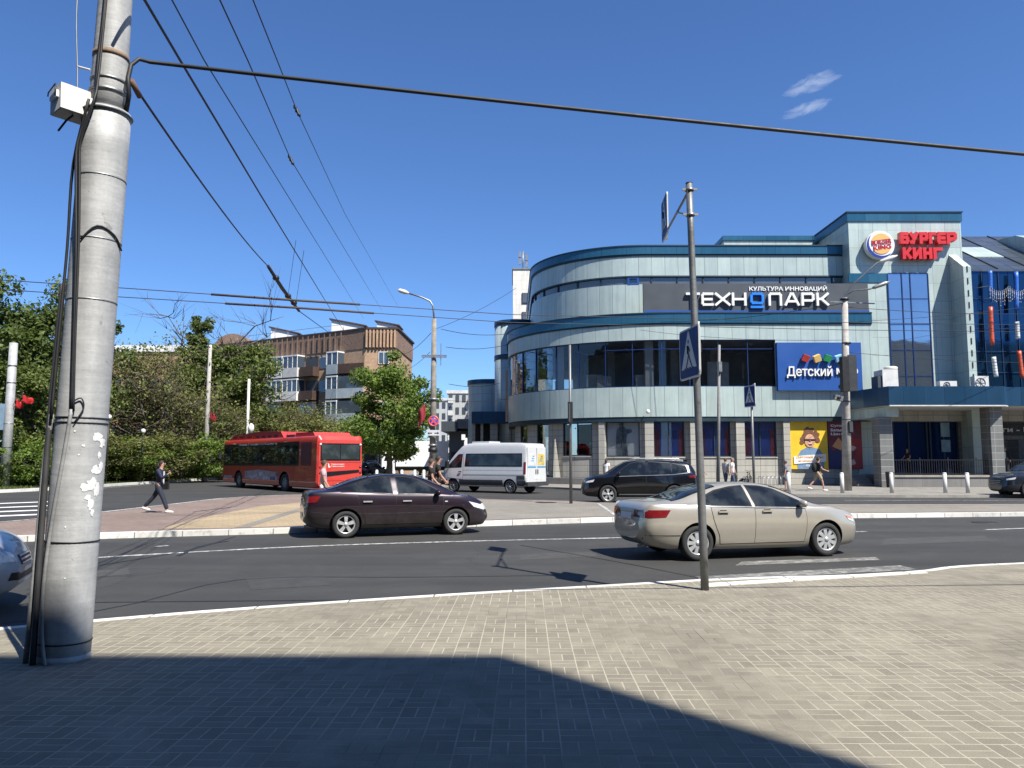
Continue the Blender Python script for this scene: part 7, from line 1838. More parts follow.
    f = B.top_patch(rear_glass[0] - .03, rear_glass[1] + .03, rear_glass[2] + .02, rear_glass[3] + .02, .005).build('rear_window', GLOSSBLK, root); B.top_patch(*rear_glass, .008).build('pane', M_CARGL, f)
    f = B.top_patch(windscreen[0] - .03, windscreen[1] + .04, windscreen[2] + .02, windscreen[3] + .02, .005).build('windscreen', GLOSSBLK, root); B.top_patch(*windscreen, .008).build('pane', M_CARGL, f)
    end_patch(B, [(-.44, .30), (.44, .30), (.40, .42), (-.40, .42)], True, .006).build('lower_grille', M_BLACK, root)
    g_ = end_patch(B, [(-.27, .52), (.27, .52), (.30, .64), (-.30, .64)], True, .007).build('grille', M_BLACK, root)
    for zz in (.54, .585, .63): end_patch(B, [(-.26, zz-.01), (.26, zz-.01), (.26, zz+.008), (-.26, zz+.008)], True, .014).build('grille_bar', M_ALU, g_)
    end_patch(B, [(-.26, .47), (.26, .47), (.26, .56), (-.26, .56)] if kind != 'a' else [(-.26, .76), (.26, .76), (.26, .87), (-.26, .87)], False, .010).build('number_plate', M_WHITE, root)
    end_patch(B, [(-.34, .90), (.34, .90), (.33, .93), (-.33, .93)], False, .012).build('trunk_trim', M_ALU, root)
    end_patch(B, [(-.55, .36), (.55, .36), (.62, .43), (-.62, .43)], False, .006).build('rear_diffuser', M_BLACK, root)
    MB().tube([(B.x0 + .20, -.48, .28), (B.x0 + .02, -.48, .27)], .035, 10).build('exhaust_pipe', M_STEEL, root)
    root.scale = sc
    return root, B
def put(root, px, py, px2, py2, xr, xf, z=RZ, sc=1.0):
    """stand a car so that its near side rear wheel touches the road at (px,py) and the front one at (px2,py2)"""
    a = G(px, py, z); b = G(px2, py2, z); ang = math.atan2(b.y-a.y, b.x-a.x); c, s_ = math.cos(ang), math.sin(ang)
    mx = (a.x + b.x)/2; my = (a.y + b.y)/2; lx = (xr+xf)/2*sc; ly = -.86*sc; root.scale = (sc, sc, sc)
    root.location = (mx - (lx*c - ly*s_), my - (lx*s_ + ly*c), z + .004); root.rotation_euler = (0, 0, ang)
P_TAN = paint('champagne_metallic', (.55, .51, .425), .5, 0, .28, .07)
P_PLUM = paint('dusty_aubergine_metallic', (.020, .009, .016), .4, 0, .36, .12)
P_SILV = paint('silver_blue_metallic', (.30, .33, .37), .25, 0, .40, .06, .5)
P_BLK = paint('black_lacquer', (.007, .007, .009), .2, 0, .18, .03)
P_DGR = paint('dark_graphite', (.025, .03, .04), .5, 0, .25, .03)
c1, _ = sedan('parked_car', 'champagne gold sedan with red tail lights behind the near sign post', P_TAN, style=(9, .30, 0)); c1.name = 'sedan_car'; put(c1, 699, 561.2, 826.5, 556.5, -1.34, 1.44, sc=.945)
c2, _ = sedan('sedan_car', 'dusty dark plum sedan driving right before the red bus and white van', P_PLUM, (1, 1, 1), (5, .36, 0), None, 'b'); put(c2, 343.8, 538.6, 457.8, 534.8, -1.31, 1.34, sc=.975)
c3, _ = sedan('sedan_car', 'silver blue sedan whose nose shows behind the big silver column', P_SILV, (1, 1, 1), (5, .3, .12), None, 'b')
nose = WP(33, 580, 10.1); a_ = R(22); c3.rotation_euler = (0, 0, a_); c3.location = (-5.97 - 2.26*math.cos(a_), 9.62 - 2.26*math.sin(a_), RZ + .004)
# ---------------------------------------------------------------- sport utility cars
def suv(name, label, mat, style, rimmat):
    root = thing(name, label, 'car', (0, 0, 0), world=False)
    T = dict(zt=[(-2.33, .95), (-2.31, 1.12), (-2.24, 1.30), (-2.1, 1.50), (-1.95, 1.60), (-1.4, 1.655), (-.6, 1.685), (0, 1.68), (.45, 1.62), (.85, 1.45), (1.25, 1.20), (1.38, 1.14), (1.7, 1.09), (2.05, 1.0), (2.24, .88), (2.31, .72), (2.34, .6)],
             zh=[(-2.33, .90), (-2.2, 1.06), (-1.5, 1.10), (0, 1.05), (1.2, 1.03), (1.7, .99), (2.05, .90), (2.24, .78), (2.34, .55)],
             wt=[(-2.33, .55), (-2.24, .64), (-2.0, .64), (-1.2, .64), (0, .655), (.6, .66), (1.2, .73), (1.7, .74), (2.1, .66), (2.28, .5), (2.34, .4)],
             wh=[(-2.33, .68), (-2.22, .83), (-1.8, .89), (0, .905), (1.3, .89), (1.7, .87), (2.05, .79), (2.25, .62), (2.34, .46)],
             wm=[(-2.33, .70), (-2.24, .84), (-1.9, .91), (-1.3, .935), (0, .92), (1.4, .935), (1.8, .90), (2.1, .80), (2.27, .64), (2.34, .5)],
             zm=[(-2.33, .62), (0, .68), (2.34, .5)], ws=[(-2.33, .6), (-2.1, .78), (1.8, .80), (2.2, .66), (2.34, .46)], zb=[(-2.33, .45), (-2.1, .32), (-1.5, .25), (1.5, .24), (2.1, .27), (2.34, .36)])
    B = Body(T); ax = {-1.36: .36, 1.32: .36}; body = B.mesh().build('body', mat, root); cut_arches(body, ax, .42, .90, mat)
    for x in ax:
        for s in (-1, 1): wheel_parts(root, x, s*(B.g('wm', x) - .125), .355, .225, style, rimmat, s)
    for s in (-1, 1):
        for A_, T_ in (([(-1.95, 1.20), (-1.30, 1.13)], [(-1.85, 1.43), (-1.30, 1.535)]), ([(-1.24, 1.12), (-.30, 1.085)], [(-1.24, 1.545), (-.34, 1.60)]), ([(-.20, 1.08), (.98, 1.055)], [(-.24, 1.60), (.15, 1.585), (.42, 1.52), (.98, 1.14)])):
            f = B.side_patch([(p[0], p[1]-.02) for p in A_], [(p[0], p[1]+.02) for p in T_], 12, 5, .007, s).build('side_window', GLOSSBLK, root); B.side_patch(A_, T_, 12, 5, .0105, s).build('pane', M_CARGL, f)
        B.side_patch([(-1.95, 1.172), (-1.3, 1.10), (.98, 1.03)], [(-1.95, 1.188), (-1.3, 1.116), (.98, 1.045)], 16, 1, .013, s).build('belt_trim', M_STEEL, root)
        for a, b in ((-1.0, -.24), (-.22, .98)):
            L_, R_ = [(a + (.16 if a < -.5 else 0), .42), (a + (.06 if a < -.5 else 0), .75), (a, 1.04)], [(b - (.04 if b > 0 else 0), .42), (b, .75), (b, 1.02)]
            d = B.side_patch(L_, R_, 10, 8, .006, s).build('door', mat, root); B.side_patch([(p[0]-.011, p[1]-(.011 if i == 0 else 0)) for i, p in enumerate(L_)], [(p[0]+.008, p[1]-(.011 if i == 0 else 0)) for i, p in enumerate(R_)], 10, 8, .0022, s).build('door_seam', M_BLACK, d)
            hx = -.92 if a < -.5 else -.08
            MB().obox((hx + .1, s*(B.sideY(hx+.1, .97) + .03), .97), .11, .012, .017).build('handle', mat, d)
        B.side_patch([(-.92, .335), (.88, .335)], [(-.92, .375), (.88, .375)], 10, 1, .02, s).build('sill_trim', M_ALU, root)
        B.side_patch([(-2.26, .98), (-1.98, 1.0)], [(-2.22, 1.10), (-1.94, 1.06)], 6, 3, .01, s).build('tail_light', M_LENSR, root)
        B.side_patch([(1.92, .83), (2.22, .78)], [(1.86, .92), (2.2, .85)], 6, 3, .008, s).build('headlight', M_LENSW, root)
        end_patch(B, [(s*.3, .98), (s*.76, .97), (s*.74, 1.08), (s*.34, 1.05)], False, .007).build('tail_light', M_LENSR, root)
        m_ = MB(); my = B.sideY(.86, 1.1); m_.ellipsoid((.88, s*(my + .14), 1.15), (.08, .125, .085), 14, 8); m_.bar((.9, s*(my - .01), 1.08), (.9, s*(my + .08), 1.12), .05, .05); m_.build('mirror', mat, root)
        MB().tube([(-1.75, s*.56, 1.64), (-1.6, s*.57, 1.71), (.1, s*.58, 1.73), (.28, s*.58, 1.66)], .018, 8).build('roof_rail', M_ALU, root)
    f = B.top_patch(.47, 1.27, .58, .68, .005).build('windscreen', GLOSSBLK, root); B.top_patch(.5, 1.24, .56, .66, .009).build('pane', M_CARGL, f)
    f = end_patch(B, [(-.62, 1.17), (.62, 1.17), (.56, 1.50), (-.56, 1.50)], False, .006).build('rear_window', GLOSSBLK, root); end_patch(B, [(-.58, 1.2), (.58, 1.2), (.53, 1.46), (-.53, 1.46)], False, .010).build('pane', M_CARGL, f)
    g_ = end_patch(B, [(-.40, .55), (.40, .55), (.48, .80), (-.48, .80)], True, .007).build('grille', M_BLACK, root)
    for zz in (.6, .68, .76): end_patch(B, [(-.4, zz-.008), (.4, zz-.008), (.4, zz+.008), (-.4, zz+.008)], True, .014).build('grille_bar', M_ALU, g_)
    end_patch(B, [(-.26, .72), (.26, .72), (.26, .83), (-.26, .83)], False, .01).build('number_plate', M_WHITE, root); end_patch(B, [(-.5, .36), (.5, .36), (.56, .46), (-.56, .46)], False, .007).build('rear_diffuser', M_BLACK, root)
    MB().box(-2.05, -1.9, -.04, .04, 1.59, 1.68).build('antenna_fin', mat, root)
    return root
s1 = suv('suv_car', 'glossy black sport utility car driving left before the stone shop front', P_BLK, (5, .22, .18), M_ALU); yv = 31.4
s1.location = (XY(637.5, yv + 1, 1), yv + .95, RZ + .004); s1.rotation_euler = (0, 0, PI - R(2)); s1.scale = (1, 1, 1.06)
s2 = dup(s1, (XY(1002, 36.2, .8) + 2.33, 36.75, RZ + .004), PI, 'dark graphite car parked at the right picture edge before the terrace')
s2.name = 'suv_car'
for o in s2.children:
    if o.name.startswith(('body', 'mirror', 'antenna')) : o.data = o.data.copy(); o.data.materials[0] = P_DGR
    if o.name.startswith('door'): o.data = o.data.copy(); o.data.materials[0] = P_DGR
s3 = dup(s1, (XY(368.5, 60, .8), 60, .004), R(78), 'small dark car parked under the green awning behind the bus', sc=.92); s3.name = 'suv_car'
# ---------------------------------------------------------------- white passenger van
def van():
    root = thing('passenger_van', 'white high roof passenger van with dark windows turning left before the mall', 'van', (0, 0, 0), world=False)
    T = dict(zt=[(-3.0, 1.2), (-2.995, 2.2), (-2.97, 2.52), (-2.9, 2.63), (-2.4, 2.68), (0, 2.70), (1.0, 2.67), (1.35, 2.58), (1.75, 2.30), (2.2, 1.90), (2.45, 1.62), (2.6, 1.45), (2.85, 1.24), (2.98, 1.02), (3.02, .8)],
             zh=[(-3.0, 1.0), (-2.9, 1.32), (0, 1.32), (1.6, 1.30), (2.4, 1.26), (2.7, 1.12), (2.9, .95), (3.02, .7)],
             wt=[(-3.0, .80), (-2.95, .83), (-2.5, .85), (0, .86), (1.2, .84), (2.0, .84), (2.5, .84), (2.8, .76), (2.95, .62), (3.02, .5)],
             wh=[(-3.0, .90), (-2.95, .96), (-2.5, .985), (0, 1.0), (2.0, .99), (2.5, .95), (2.8, .84), (2.95, .70), (3.02, .55)],
             wm=[(-3.0, .92), (-2.95, .98), (-2.5, 1.01), (0, 1.02), (2.0, 1.015), (2.5, .98), (2.8, .88), (2.95, .74), (3.02, .58)],
             zm=[(-3.0, .85), (3.02, .66)], ws=[(-3.0, .86), (-2.5, .95), (2.2, .94), (2.8, .78), (3.02, .55)], zb=[(-3.0, .42), (-2.5, .34), (2.3, .32), (3.02, .36)])
    B = Body(T); ax = {-1.95: .35, 1.95: .35}; mat = paint('white_van_paint', (.62, .63, .62), 0, 0, .35, .06)
    body = B.mesh().build('body', mat, root); cut_arches(body, ax, .43, 1.0, mat)
    for x in ax:
        for s in (-1, 1): wheel_parts(root, x, s*.885, .35, .22, (8, .2, 0), M_STEEL, s)
    M_SKIRT = pm('grey_van_skirt', (.045, .047, .05), .6, 0, .2, 3); M_WG = pm('silver_grey_flank', (.40, .41, .41), .4, .3, .08, 1)
    for s in (-1, 1):
        for a, b in ((-2.95, -2.42), (-1.5, 1.5), (2.4, 2.92)): B.side_patch([(a, .40), (b, .40)], [(a, .70), (b, .70)], 12, 3, .012, s).build('skirt', M_SKIRT, root)
        B.side_patch([(-2.92, .74), (-2.42, .74)], [(-2.92, .94), (-2.42, .94)], 6, 3, .010, s).build('rub_strip', M_SKIRT, root)
        f = B.side_patch([(-2.75, 1.42), (1.12, 1.42)], [(-2.72, 2.12), (1.08, 2.12)], 16, 5, .008, s).build('side_window', GLOSSBLK, root); B.side_patch([(-2.68, 1.47), (1.06, 1.47)], [(-2.66, 2.07), (1.02, 2.07)], 16, 5, .0125, s).build('pane', M_CARGL, f)
        f = B.side_patch([(1.34, 1.36), (2.30, 1.34)], [(1.30, 2.10), (1.62, 2.10), (2.30, 1.52)], 10, 5, .008, s).build('side_window', GLOSSBLK, root); B.side_patch([(1.38, 1.40), (2.24, 1.38)], [(1.35, 2.05), (1.60, 2.05), (2.22, 1.52)], 10, 5, .0125, s).build('pane', M_CARGL, f)
        d = B.side_patch([(1.24, .72), (1.24, 1.34)], [(2.36, .80), (2.40, 1.30)], 8, 8, .007, s).build('door', mat, root); B.side_patch([(1.225, .70), (1.225, 2.2)], [(1.24, .70), (1.24, 2.2)], 8, 1, .006, s).build('door_seam', M_BLACK, d); MB().obox((1.42, s*1.05, 1.12), .09, .015, .03).build('handle', M_BLACK, d)
        B.side_patch([(-2.9, 1.22), (1.2, 1.22)], [(-2.9, 1.235), (1.2, 1.235)], 14, 1, .008, s).build('body_crease', M_WG, root); B.side_patch([(-2.9, .96), (1.2, .96)], [(-2.9, 1.0), (1.2, 1.0)], 14, 1, .010, s).build('body_crease', M_WG, root)
        m_ = MB(); m_.obox((2.25, s*1.17, 1.50), .07, .10, .20); m_.bar((2.25, s*1.0, 1.40), (2.25, s*1.1, 1.42), .05, .05); m_.build('mirror', M_BLACK, root)
        B.side_patch([(-2.97, 1.02), (-2.84, 1.02)], [(-2.97, 1.66), (-2.84, 1.66)], 3, 6, .012, s).build('tail_light', M_LENSR, root); B.side_patch([(2.52, 1.0), (2.88, .92)], [(2.40, 1.24), (2.74, 1.12)], 6, 4, .01, s).build('headlight', M_LENSW, root)
        dr = MB().box(-3.012, -2.998, min(s*.03, s*.86), max(s*.03, s*.86), .62, 2.45).build('rear_door', mat, root)
        MB().box(-3.02, -3.0125, min(s*.12, s*.74), max(s*.12, s*.74), 1.50, 2.10).build('rear_window', pm('rear_ad_%d' % s, (.62, .47, .12) if s < 0 else (.60, .62, .60), .4, 0, .25, 3), dr)
        MB().box(-3.02, -3.0125, min(s*.06, s*.84), max(s*.06, s*.84), 1.36, 1.44).build('blue_stripe', pm('stripe_blue', (.06, .28, .50), .4), dr); MB().obox((-3.025, s*.09, 1.15), .012, .03, .12).build('handle', M_BLACK, dr)
        for k in range(3): MB().obox((-3.016, s*.40 - .04*k, 1.72 + .12*k), .004, .16 - .03*k, .035).build('advert_line', pm('advert_sky', (.25, .48, .62), .4), dr)
    f = B.top_patch(1.42, 2.52, .72, .78, .006).build('windscreen', GLOSSBLK, root); B.top_patch(1.47, 2.48, .70, .76, .011).build('pane', M_CARGL, f)
    MB().box(-3.12, -2.98, -.98, .98, .40, .62).build('rear_bumper', M_SKIRT, root); MB().box(-3.024, -3.0125, -.26, .26, .78, .90).build('number_plate', M_WHITE, root)
    MB().box(-.2, 1.0, -.5, .5, B.topZ(.4, 0) - .03, B.topZ(.4, 0) + .09).build('roof_hatch', mat, root); MB().tube([(-2.5, .6, 2.63), (-2.6, .62, 2.95)], .015, 6).build('antenna', M_BLACK, root)
    end_patch(B, [(-.5, .55), (.5, .55), (.5, .85), (-.5, .85)], True, .008).build('grille', M_BLACK, root); MB().box(2.9, 3.08, -.75, .75, .38, .62).build('front_bumper', M_SKIRT, root)
    return root
v1 = van(); av = R(36); X0, Y0 = XY(525.5, 40.3, 1), 40.3     # rear left corner
hv = Vector((-math.cos(av), math.sin(av))); rv = Vector((math.sin(av), math.cos(av)))
cv = Vector((X0, Y0)) + rv*1.02 + hv*3.0; v1.location = (cv.x, cv.y, RZ + .004); v1.rotation_euler = (0, 0, math.atan2(hv.y, hv.x))
# ---------------------------------------------------------------- red city bus
def bus():
    root = thing('city_bus', 'red low floor city bus with dark window band turning away left', 'bus', (0, 0, 0), world=False)
    L, W, H = 11.6, 2.5, 2.86; red = paint('bus_red', (.60, .042, .026), .05, 0, .35, .05)
    T = dict(zt=[(-L/2, H-.20), (-L/2+.03, H-.05), (-L/2+.12, H), (L/2-.35, H), (L/2-.12, H-.06), (L/2, H-.35)], zh=[(-L/2, 1.2), (L/2, 1.2)],
             wt=[(-L/2, W/2-.14), (-L/2+.06, W/2-.06), (L/2-.3, W/2-.06), (L/2-.08, W/2-.16), (L/2, W/2-.32)], wh=[(-L/2, W/2-.08), (-L/2+.06, W/2-.01), (L/2-.3, W/2), (L/2-.08, W/2-.1), (L/2, W/2-.25)],
             wm=[(-L/2, W/2-.08), (-L/2+.06, W/2), (L/2-.3, W/2), (L/2-.08, W/2-.1), (L/2, W/2-.25)], zm=[(-L/2, .8), (L/2, .8)], ws=[(-L/2, W/2-.1), (-L/2+.06, W/2-.03), (L/2-.3, W/2-.03), (L/2, W/2-.28)], zb=[(-L/2, .36), (-L/2+.5, .26), (L/2, .28)])
    B = Body(T); ax = {-2.45: .48, 3.25: .48}; body = B.mesh(60).build('body', red, root); cut_arches(body, ax, .57, W/2, red)
    for x in ax:
        for s in (-1, 1): wheel_parts(root, x, s*(W/2 - .16), .47, .27, (8, .3, 0), M_STEEL, s, rimr=.6)
    for s in (-1, 1):
        f = B.side_patch([(-3.95, 1.36), (5.45, 1.30)], [(-3.95, 2.60), (5.45, 2.60)], 24, 4, .010, s).build('window_band', GLOSSBLK, root)
        n_ = 7
        for k in range(n_):
            a = -3.88 + k*1.33; B.side_patch([(a + .03, 1.45), (a + 1.29, 1.45)], [(a + .03, 2.42), (a + 1.29, 2.42)], 3, 3, .014, s).build('pane', M_CARGL, f)
        gr = B.side_patch([(-5.2, 1.36), (-4.15, 1.36)], [(-5.2, 2.55), (-4.15, 2.55)], 4, 8, .008, s).build('vent_grille', pm('dark_red_grille', (.20, .012, .012), .6, 0, .1, 2), root)
        for k in range(9): B.side_patch([(-5.15, 1.44 + .12*k), (-4.2, 1.44 + .12*k)], [(-5.15, 1.48 + .12*k), (-4.2, 1.48 + .12*k)], 2, 1, .013, s).build('grille_slat', M_BLACK, gr)
        for a, b in ((-5.0, -3.2), (-1.7, 2.5)): B.side_patch([(a, .40), (b, .40)], [(a, .405), (b, .405)], 6, 1, .006, s).build('panel_seam', M_BLACK, root)
        for xs_ in (-4.6, -3.5, -1.2, .4, 1.6): B.side_patch([(xs_, .42), (xs_ + .012, .42)], [(xs_, 1.28), (xs_ + .012, 1.28)], 1, 6, .006, s).build('panel_seam', M_BLACK, root)
        # pale printed city picture on the flank, in separate blocks
        rng = random.Random(5); ad = MB(); x_ = -1.75
        prt = B.side_patch([(-1.75, .58), (2.35, .58)], [(-1.75, .98), (-.6, 1.06), (.6, 1.12), (2.35, 1.0)], 14, 3, .008, s).build('printed_picture', pm('faded_print', (.42, .30, .29), .5, 0, .35, 4), root)
        while x_ < 2.2:
            w_ = rng.uniform(.10, .3); z0 = rng.uniform(.56, .85); B.side_patch([(x_, z0), (x_ + w_, z0)], [(x_, z0 + rng.uniform(.08, .22)), (x_ + w_, z0 + rng.uniform(.08, .22))], 2, 1, .012, s).build('printed_block', pm('print_%d' % rng.randrange(3), rng.choice([(.55, .5, .5), (.5, .06, .05), (.12, .12, .2)]), .5, 0, .2, 5), prt); x_ += w_*1.15
        B.side_patch([(4.1, .55), (5.3, .55)], [(4.1, .72), (5.3, .72)], 4, 1, .008, s).build('printed_picture', pm('faded_print', (.42, .30, .29), .5, 0, .35, 4), root)
        tv, tf = text_verts('Вами Гордится Калуга' if s < 0 else 'Вами Гордится Калуга', .012, 1.0); mn, mx = tv.min(0), tv.max(0); q = (tv-mn)/(mx-mn)
        x0_, x1_ = (3.3, -1.5) if s > 0 else (-1.5, 3.3)
        MB().add([(x0_ + (x1_-x0_)*a, s*(B.sideY(x0_ + (x1_-x0_)*a, 2.5) + .013 + .004*c_), 2.46 + .15*b) for a, b, c_ in q], tf).build('lettering', M_WHITEW, f)
        m_ = MB(); m_.obox((L/2 + .12, s*(W/2 + .06), 1.95), .06, .09, .22); m_.tube([(L/2 - .1, s*(W/2 - .15), 2.5), (L/2 + .12, s*(W/2 + .05), 2.4), (L/2 + .12, s*(W/2 + .06), 2.1)], .02, 6); m_.build('mirror', M_BLACK, root)
        for zz in (1.02, 1.3, 2.42): MB().lathe([(0, -L/2 - .014), (.06, -L/2 - .014), (.06, -L/2 - .0), (0, -L/2)], 14, (0, s*(W/2 - .16), zz), 'x').build('tail_light', M_LENSR if zz < 2 else M_WHITEW, root)
    xr = -L/2
    rw = MB().box(xr - .012, xr + .02, -W/2 + .16, W/2 - .16, 1.62, 2.48).build('rear_window', GLOSSBLK, root)
    for a, b in ((-W/2 + .22, .0), (.06, W/2 - .22)): MB().box(xr - .017, xr - .0125, a, b, 1.70, 2.42).build('pane', M_CARGL, rw)
    rp = MB().add([(xr - .012, y, z_) for y, z_ in ((-W/2+.25, 1.02), (W/2-.22, .80), (W/2-.24, 1.0), (W/2-.30, 1.06), (-W/2+.25, 1.16), (-W/2+.2, 1.12))] + [(xr + .02, y, z_) for y, z_ in ((-W/2+.25, 1.02), (W/2-.22, .80), (W/2-.24, 1.0), (W/2-.30, 1.06), (-W/2+.25, 1.16), (-W/2+.2, 1.12))], [list(range(6)), list(range(6, 12))[::-1]] + [[i, 6+i, 6+(i+1) % 6, (i+1) % 6] for i in range(6)]).build('rear_vent', GLOSSBLK, root)
    MB().box(xr - .006, xr + .02, -W/2 + .1, W/2 - .1, 1.52, 1.535).build('panel_seam', pm('dark_red_seam', (.16, .01, .01), .5), root); MB().box(xr - .006, xr + .02, -W/2 + .1, W/2 - .1, .62, .635).build('panel_seam', MC['dark_red_seam'], root)
    tv, tf = text_verts('Транспорт', .02, 1.0); mn, mx = tv.min(0), tv.max(0); q = (tv-mn)/(mx-mn)
    for zz in (1.30, 1.40): MB().add([(xr - .012 - .003*c_, .52 - .72*a, zz + .07*b) for a, b, c_ in q], tf).build('lettering', M_WHITE, root)
    MB().add([(xr - .012, .66, 1.28), (xr - .012, .56, 1.28), (xr - .012, .56, 1.34), (xr - .012, .62, 1.36), (xr - .012, .62, 1.46), (xr - .012, .68, 1.48)], [tuple(range(6))]).build('emblem', M_WHITE, root)
    # roof gear
    roof = pm('roof_red', (.50, .035, .032), .5, 0, .12, 1)
    rg = MB(); rg.prism_xz([(-1.9, H - .02), (-1.5, H + .34), (.6, H + .44), (4.6, H + .26), (5.3, H - .02)], -W/2 + .22, W/2 - .22); rg.build('roof_fairing', roof, root)
    rg2 = MB().prism_xz([(-5.1, H - .02), (-4.9, H + .20), (-3.2, H + .22), (-3.0, H - .02)], -W/2 + .25, W/2 - .25).build('roof_unit', roof, root)
    MB().box(-2.9, -2.0, -W/2 + .3, W/2 - .3, H - .02, H + .14).build('roof_unit', M_DGREY, root)
    for k in range(3): MB().box(2.0 + 1.0*k, 2.7 + 1.0*k, W/2 - .225, W/2 - .205, H + .08, H + .2).build('roof_vent', pm('vent_dark_red', (.22, .015, .015), .6), root); MB().box(2.0 + 1.0*k, 2.7 + 1.0*k, -W/2 + .205, -W/2 + .225, H + .08, H + .2).build('roof_vent', MC['vent_dark_red'], root)
    for k in range(4): MB().box(-1.2 + .75*k, -.75 + .75*k, W/2 - .225, W/2 - .20, H + .06, H + .16).build('roof_vent', M_BLACK, root)
    f = MB().box(L/2 - .02, L/2 + .012, -W/2 + .34, W/2 - .34, 1.1, 2.4).build('windscreen', GLOSSBLK, root); MB().box(L/2 + .0125, L/2 + .017, -W/2 + .4, W/2 - .4, 1.2, 2.3).build('pane', M_CARGL, f)
    return root
b1 = bus(); ab = R(51); hb = Vector((-math.cos(ab), math.sin(ab))); rb_ = Vector((math.sin(ab), math.cos(ab)))
KB = 1.07; b1.scale = (KB*1.2, KB, KB); X0, Y0 = XY(317, 40.6, 1), 40.6; cb = Vector((X0, Y0)) + rb_*1.25*KB + hb*5.8*KB*1.2; b1.location = (cb.x, cb.y, RZ + .004); b1.rotation_euler = (0, 0, math.atan2(hb.y, hb.x))
# ---------------------------------------------------------------- white lorry behind the tree
lr = thing('lorry', 'white box lorry parked behind the young tree and corner column', 'lorry', (0, 0, 0), world=False)
MB().box(-2.6, 3.1, -1.15, 1.15, 1.0, 3.35).build('cargo_box', M_WHITE, lr); MB().box(-2.6, 3.1, -1.17, 1.17, .95, .998).build('box_rail', M_STEEL, lr)
MB().prism_xz([(-4.4, .5), (-4.4, 1.3), (-4.2, 1.45), (-3.75, 2.35), (-2.75, 2.4), (-2.75, .5)], -1.0, 1.0).build('cab', M_WHITE, lr)
for s in (-1, 1): f = MB().prism_xz([(-3.95, 1.5), (-3.65, 2.2), (-3.05, 2.2), (-3.05, 1.5)], s*1.0 if s > 0 else -1.012, 1.012 if s > 0 else -1.0).build('side_window', M_CARGL, lr)
MB().box(-4.2, 3.0, -.5, .5, .6, .948).build('chassis', M_BLACK, lr)
for x in (-3.5, 1.6):
    for s in (-1, 1): wheel_parts(lr, x, s*.9, .42, .24, (6, .3, 0), M_STEEL, s)
lr.location = (XY(420, 76, 1), 76.2, .0); lr.rotation_euler = (0, 0, R(4)); lr.scale = (.88, 1, 1.04)
# ---------------------------------------------------------------- people
M_SKIN = pm('skin', (.46, .26, .18), .55, 0, .08, 8)
M_HAIRD = pm('dark_hair', (.025, .018, .014), .7, 0, .3, 20)
def skin_mesh(name, V, E, Rr, mat, root, parent, sub=1):
    me = bpy.data.meshes.new(name); me.from_pydata([tuple(v) for v in V], E, []); o = bpy.data.objects.new(name, me); C.objects.link(o)
    o.modifiers.new('Skin', 'SKIN'); d = me.skin_vertices[0].data
    for i, r in enumerate(Rr):
        d[i].radius = r if isinstance(r, tuple) else (r, r); d[i].use_root = (i == root)
    sb_ = o.modifiers.new('Sub', 'SUBSURF'); sb_.levels = sub; sb_.render_levels = sub
    m2 = evaluated_mesh(o, name); bpy.data.objects.remove(o); bpy.data.meshes.remove(me)
    m2.materials.clear(); m2.materials.append(mat)
    for p in m2.polygons: p.use_smooth = True; p.material_index = 0
    o = bpy.data.objects.new(name, m2); C.objects.link(o); o.parent = parent
    return o
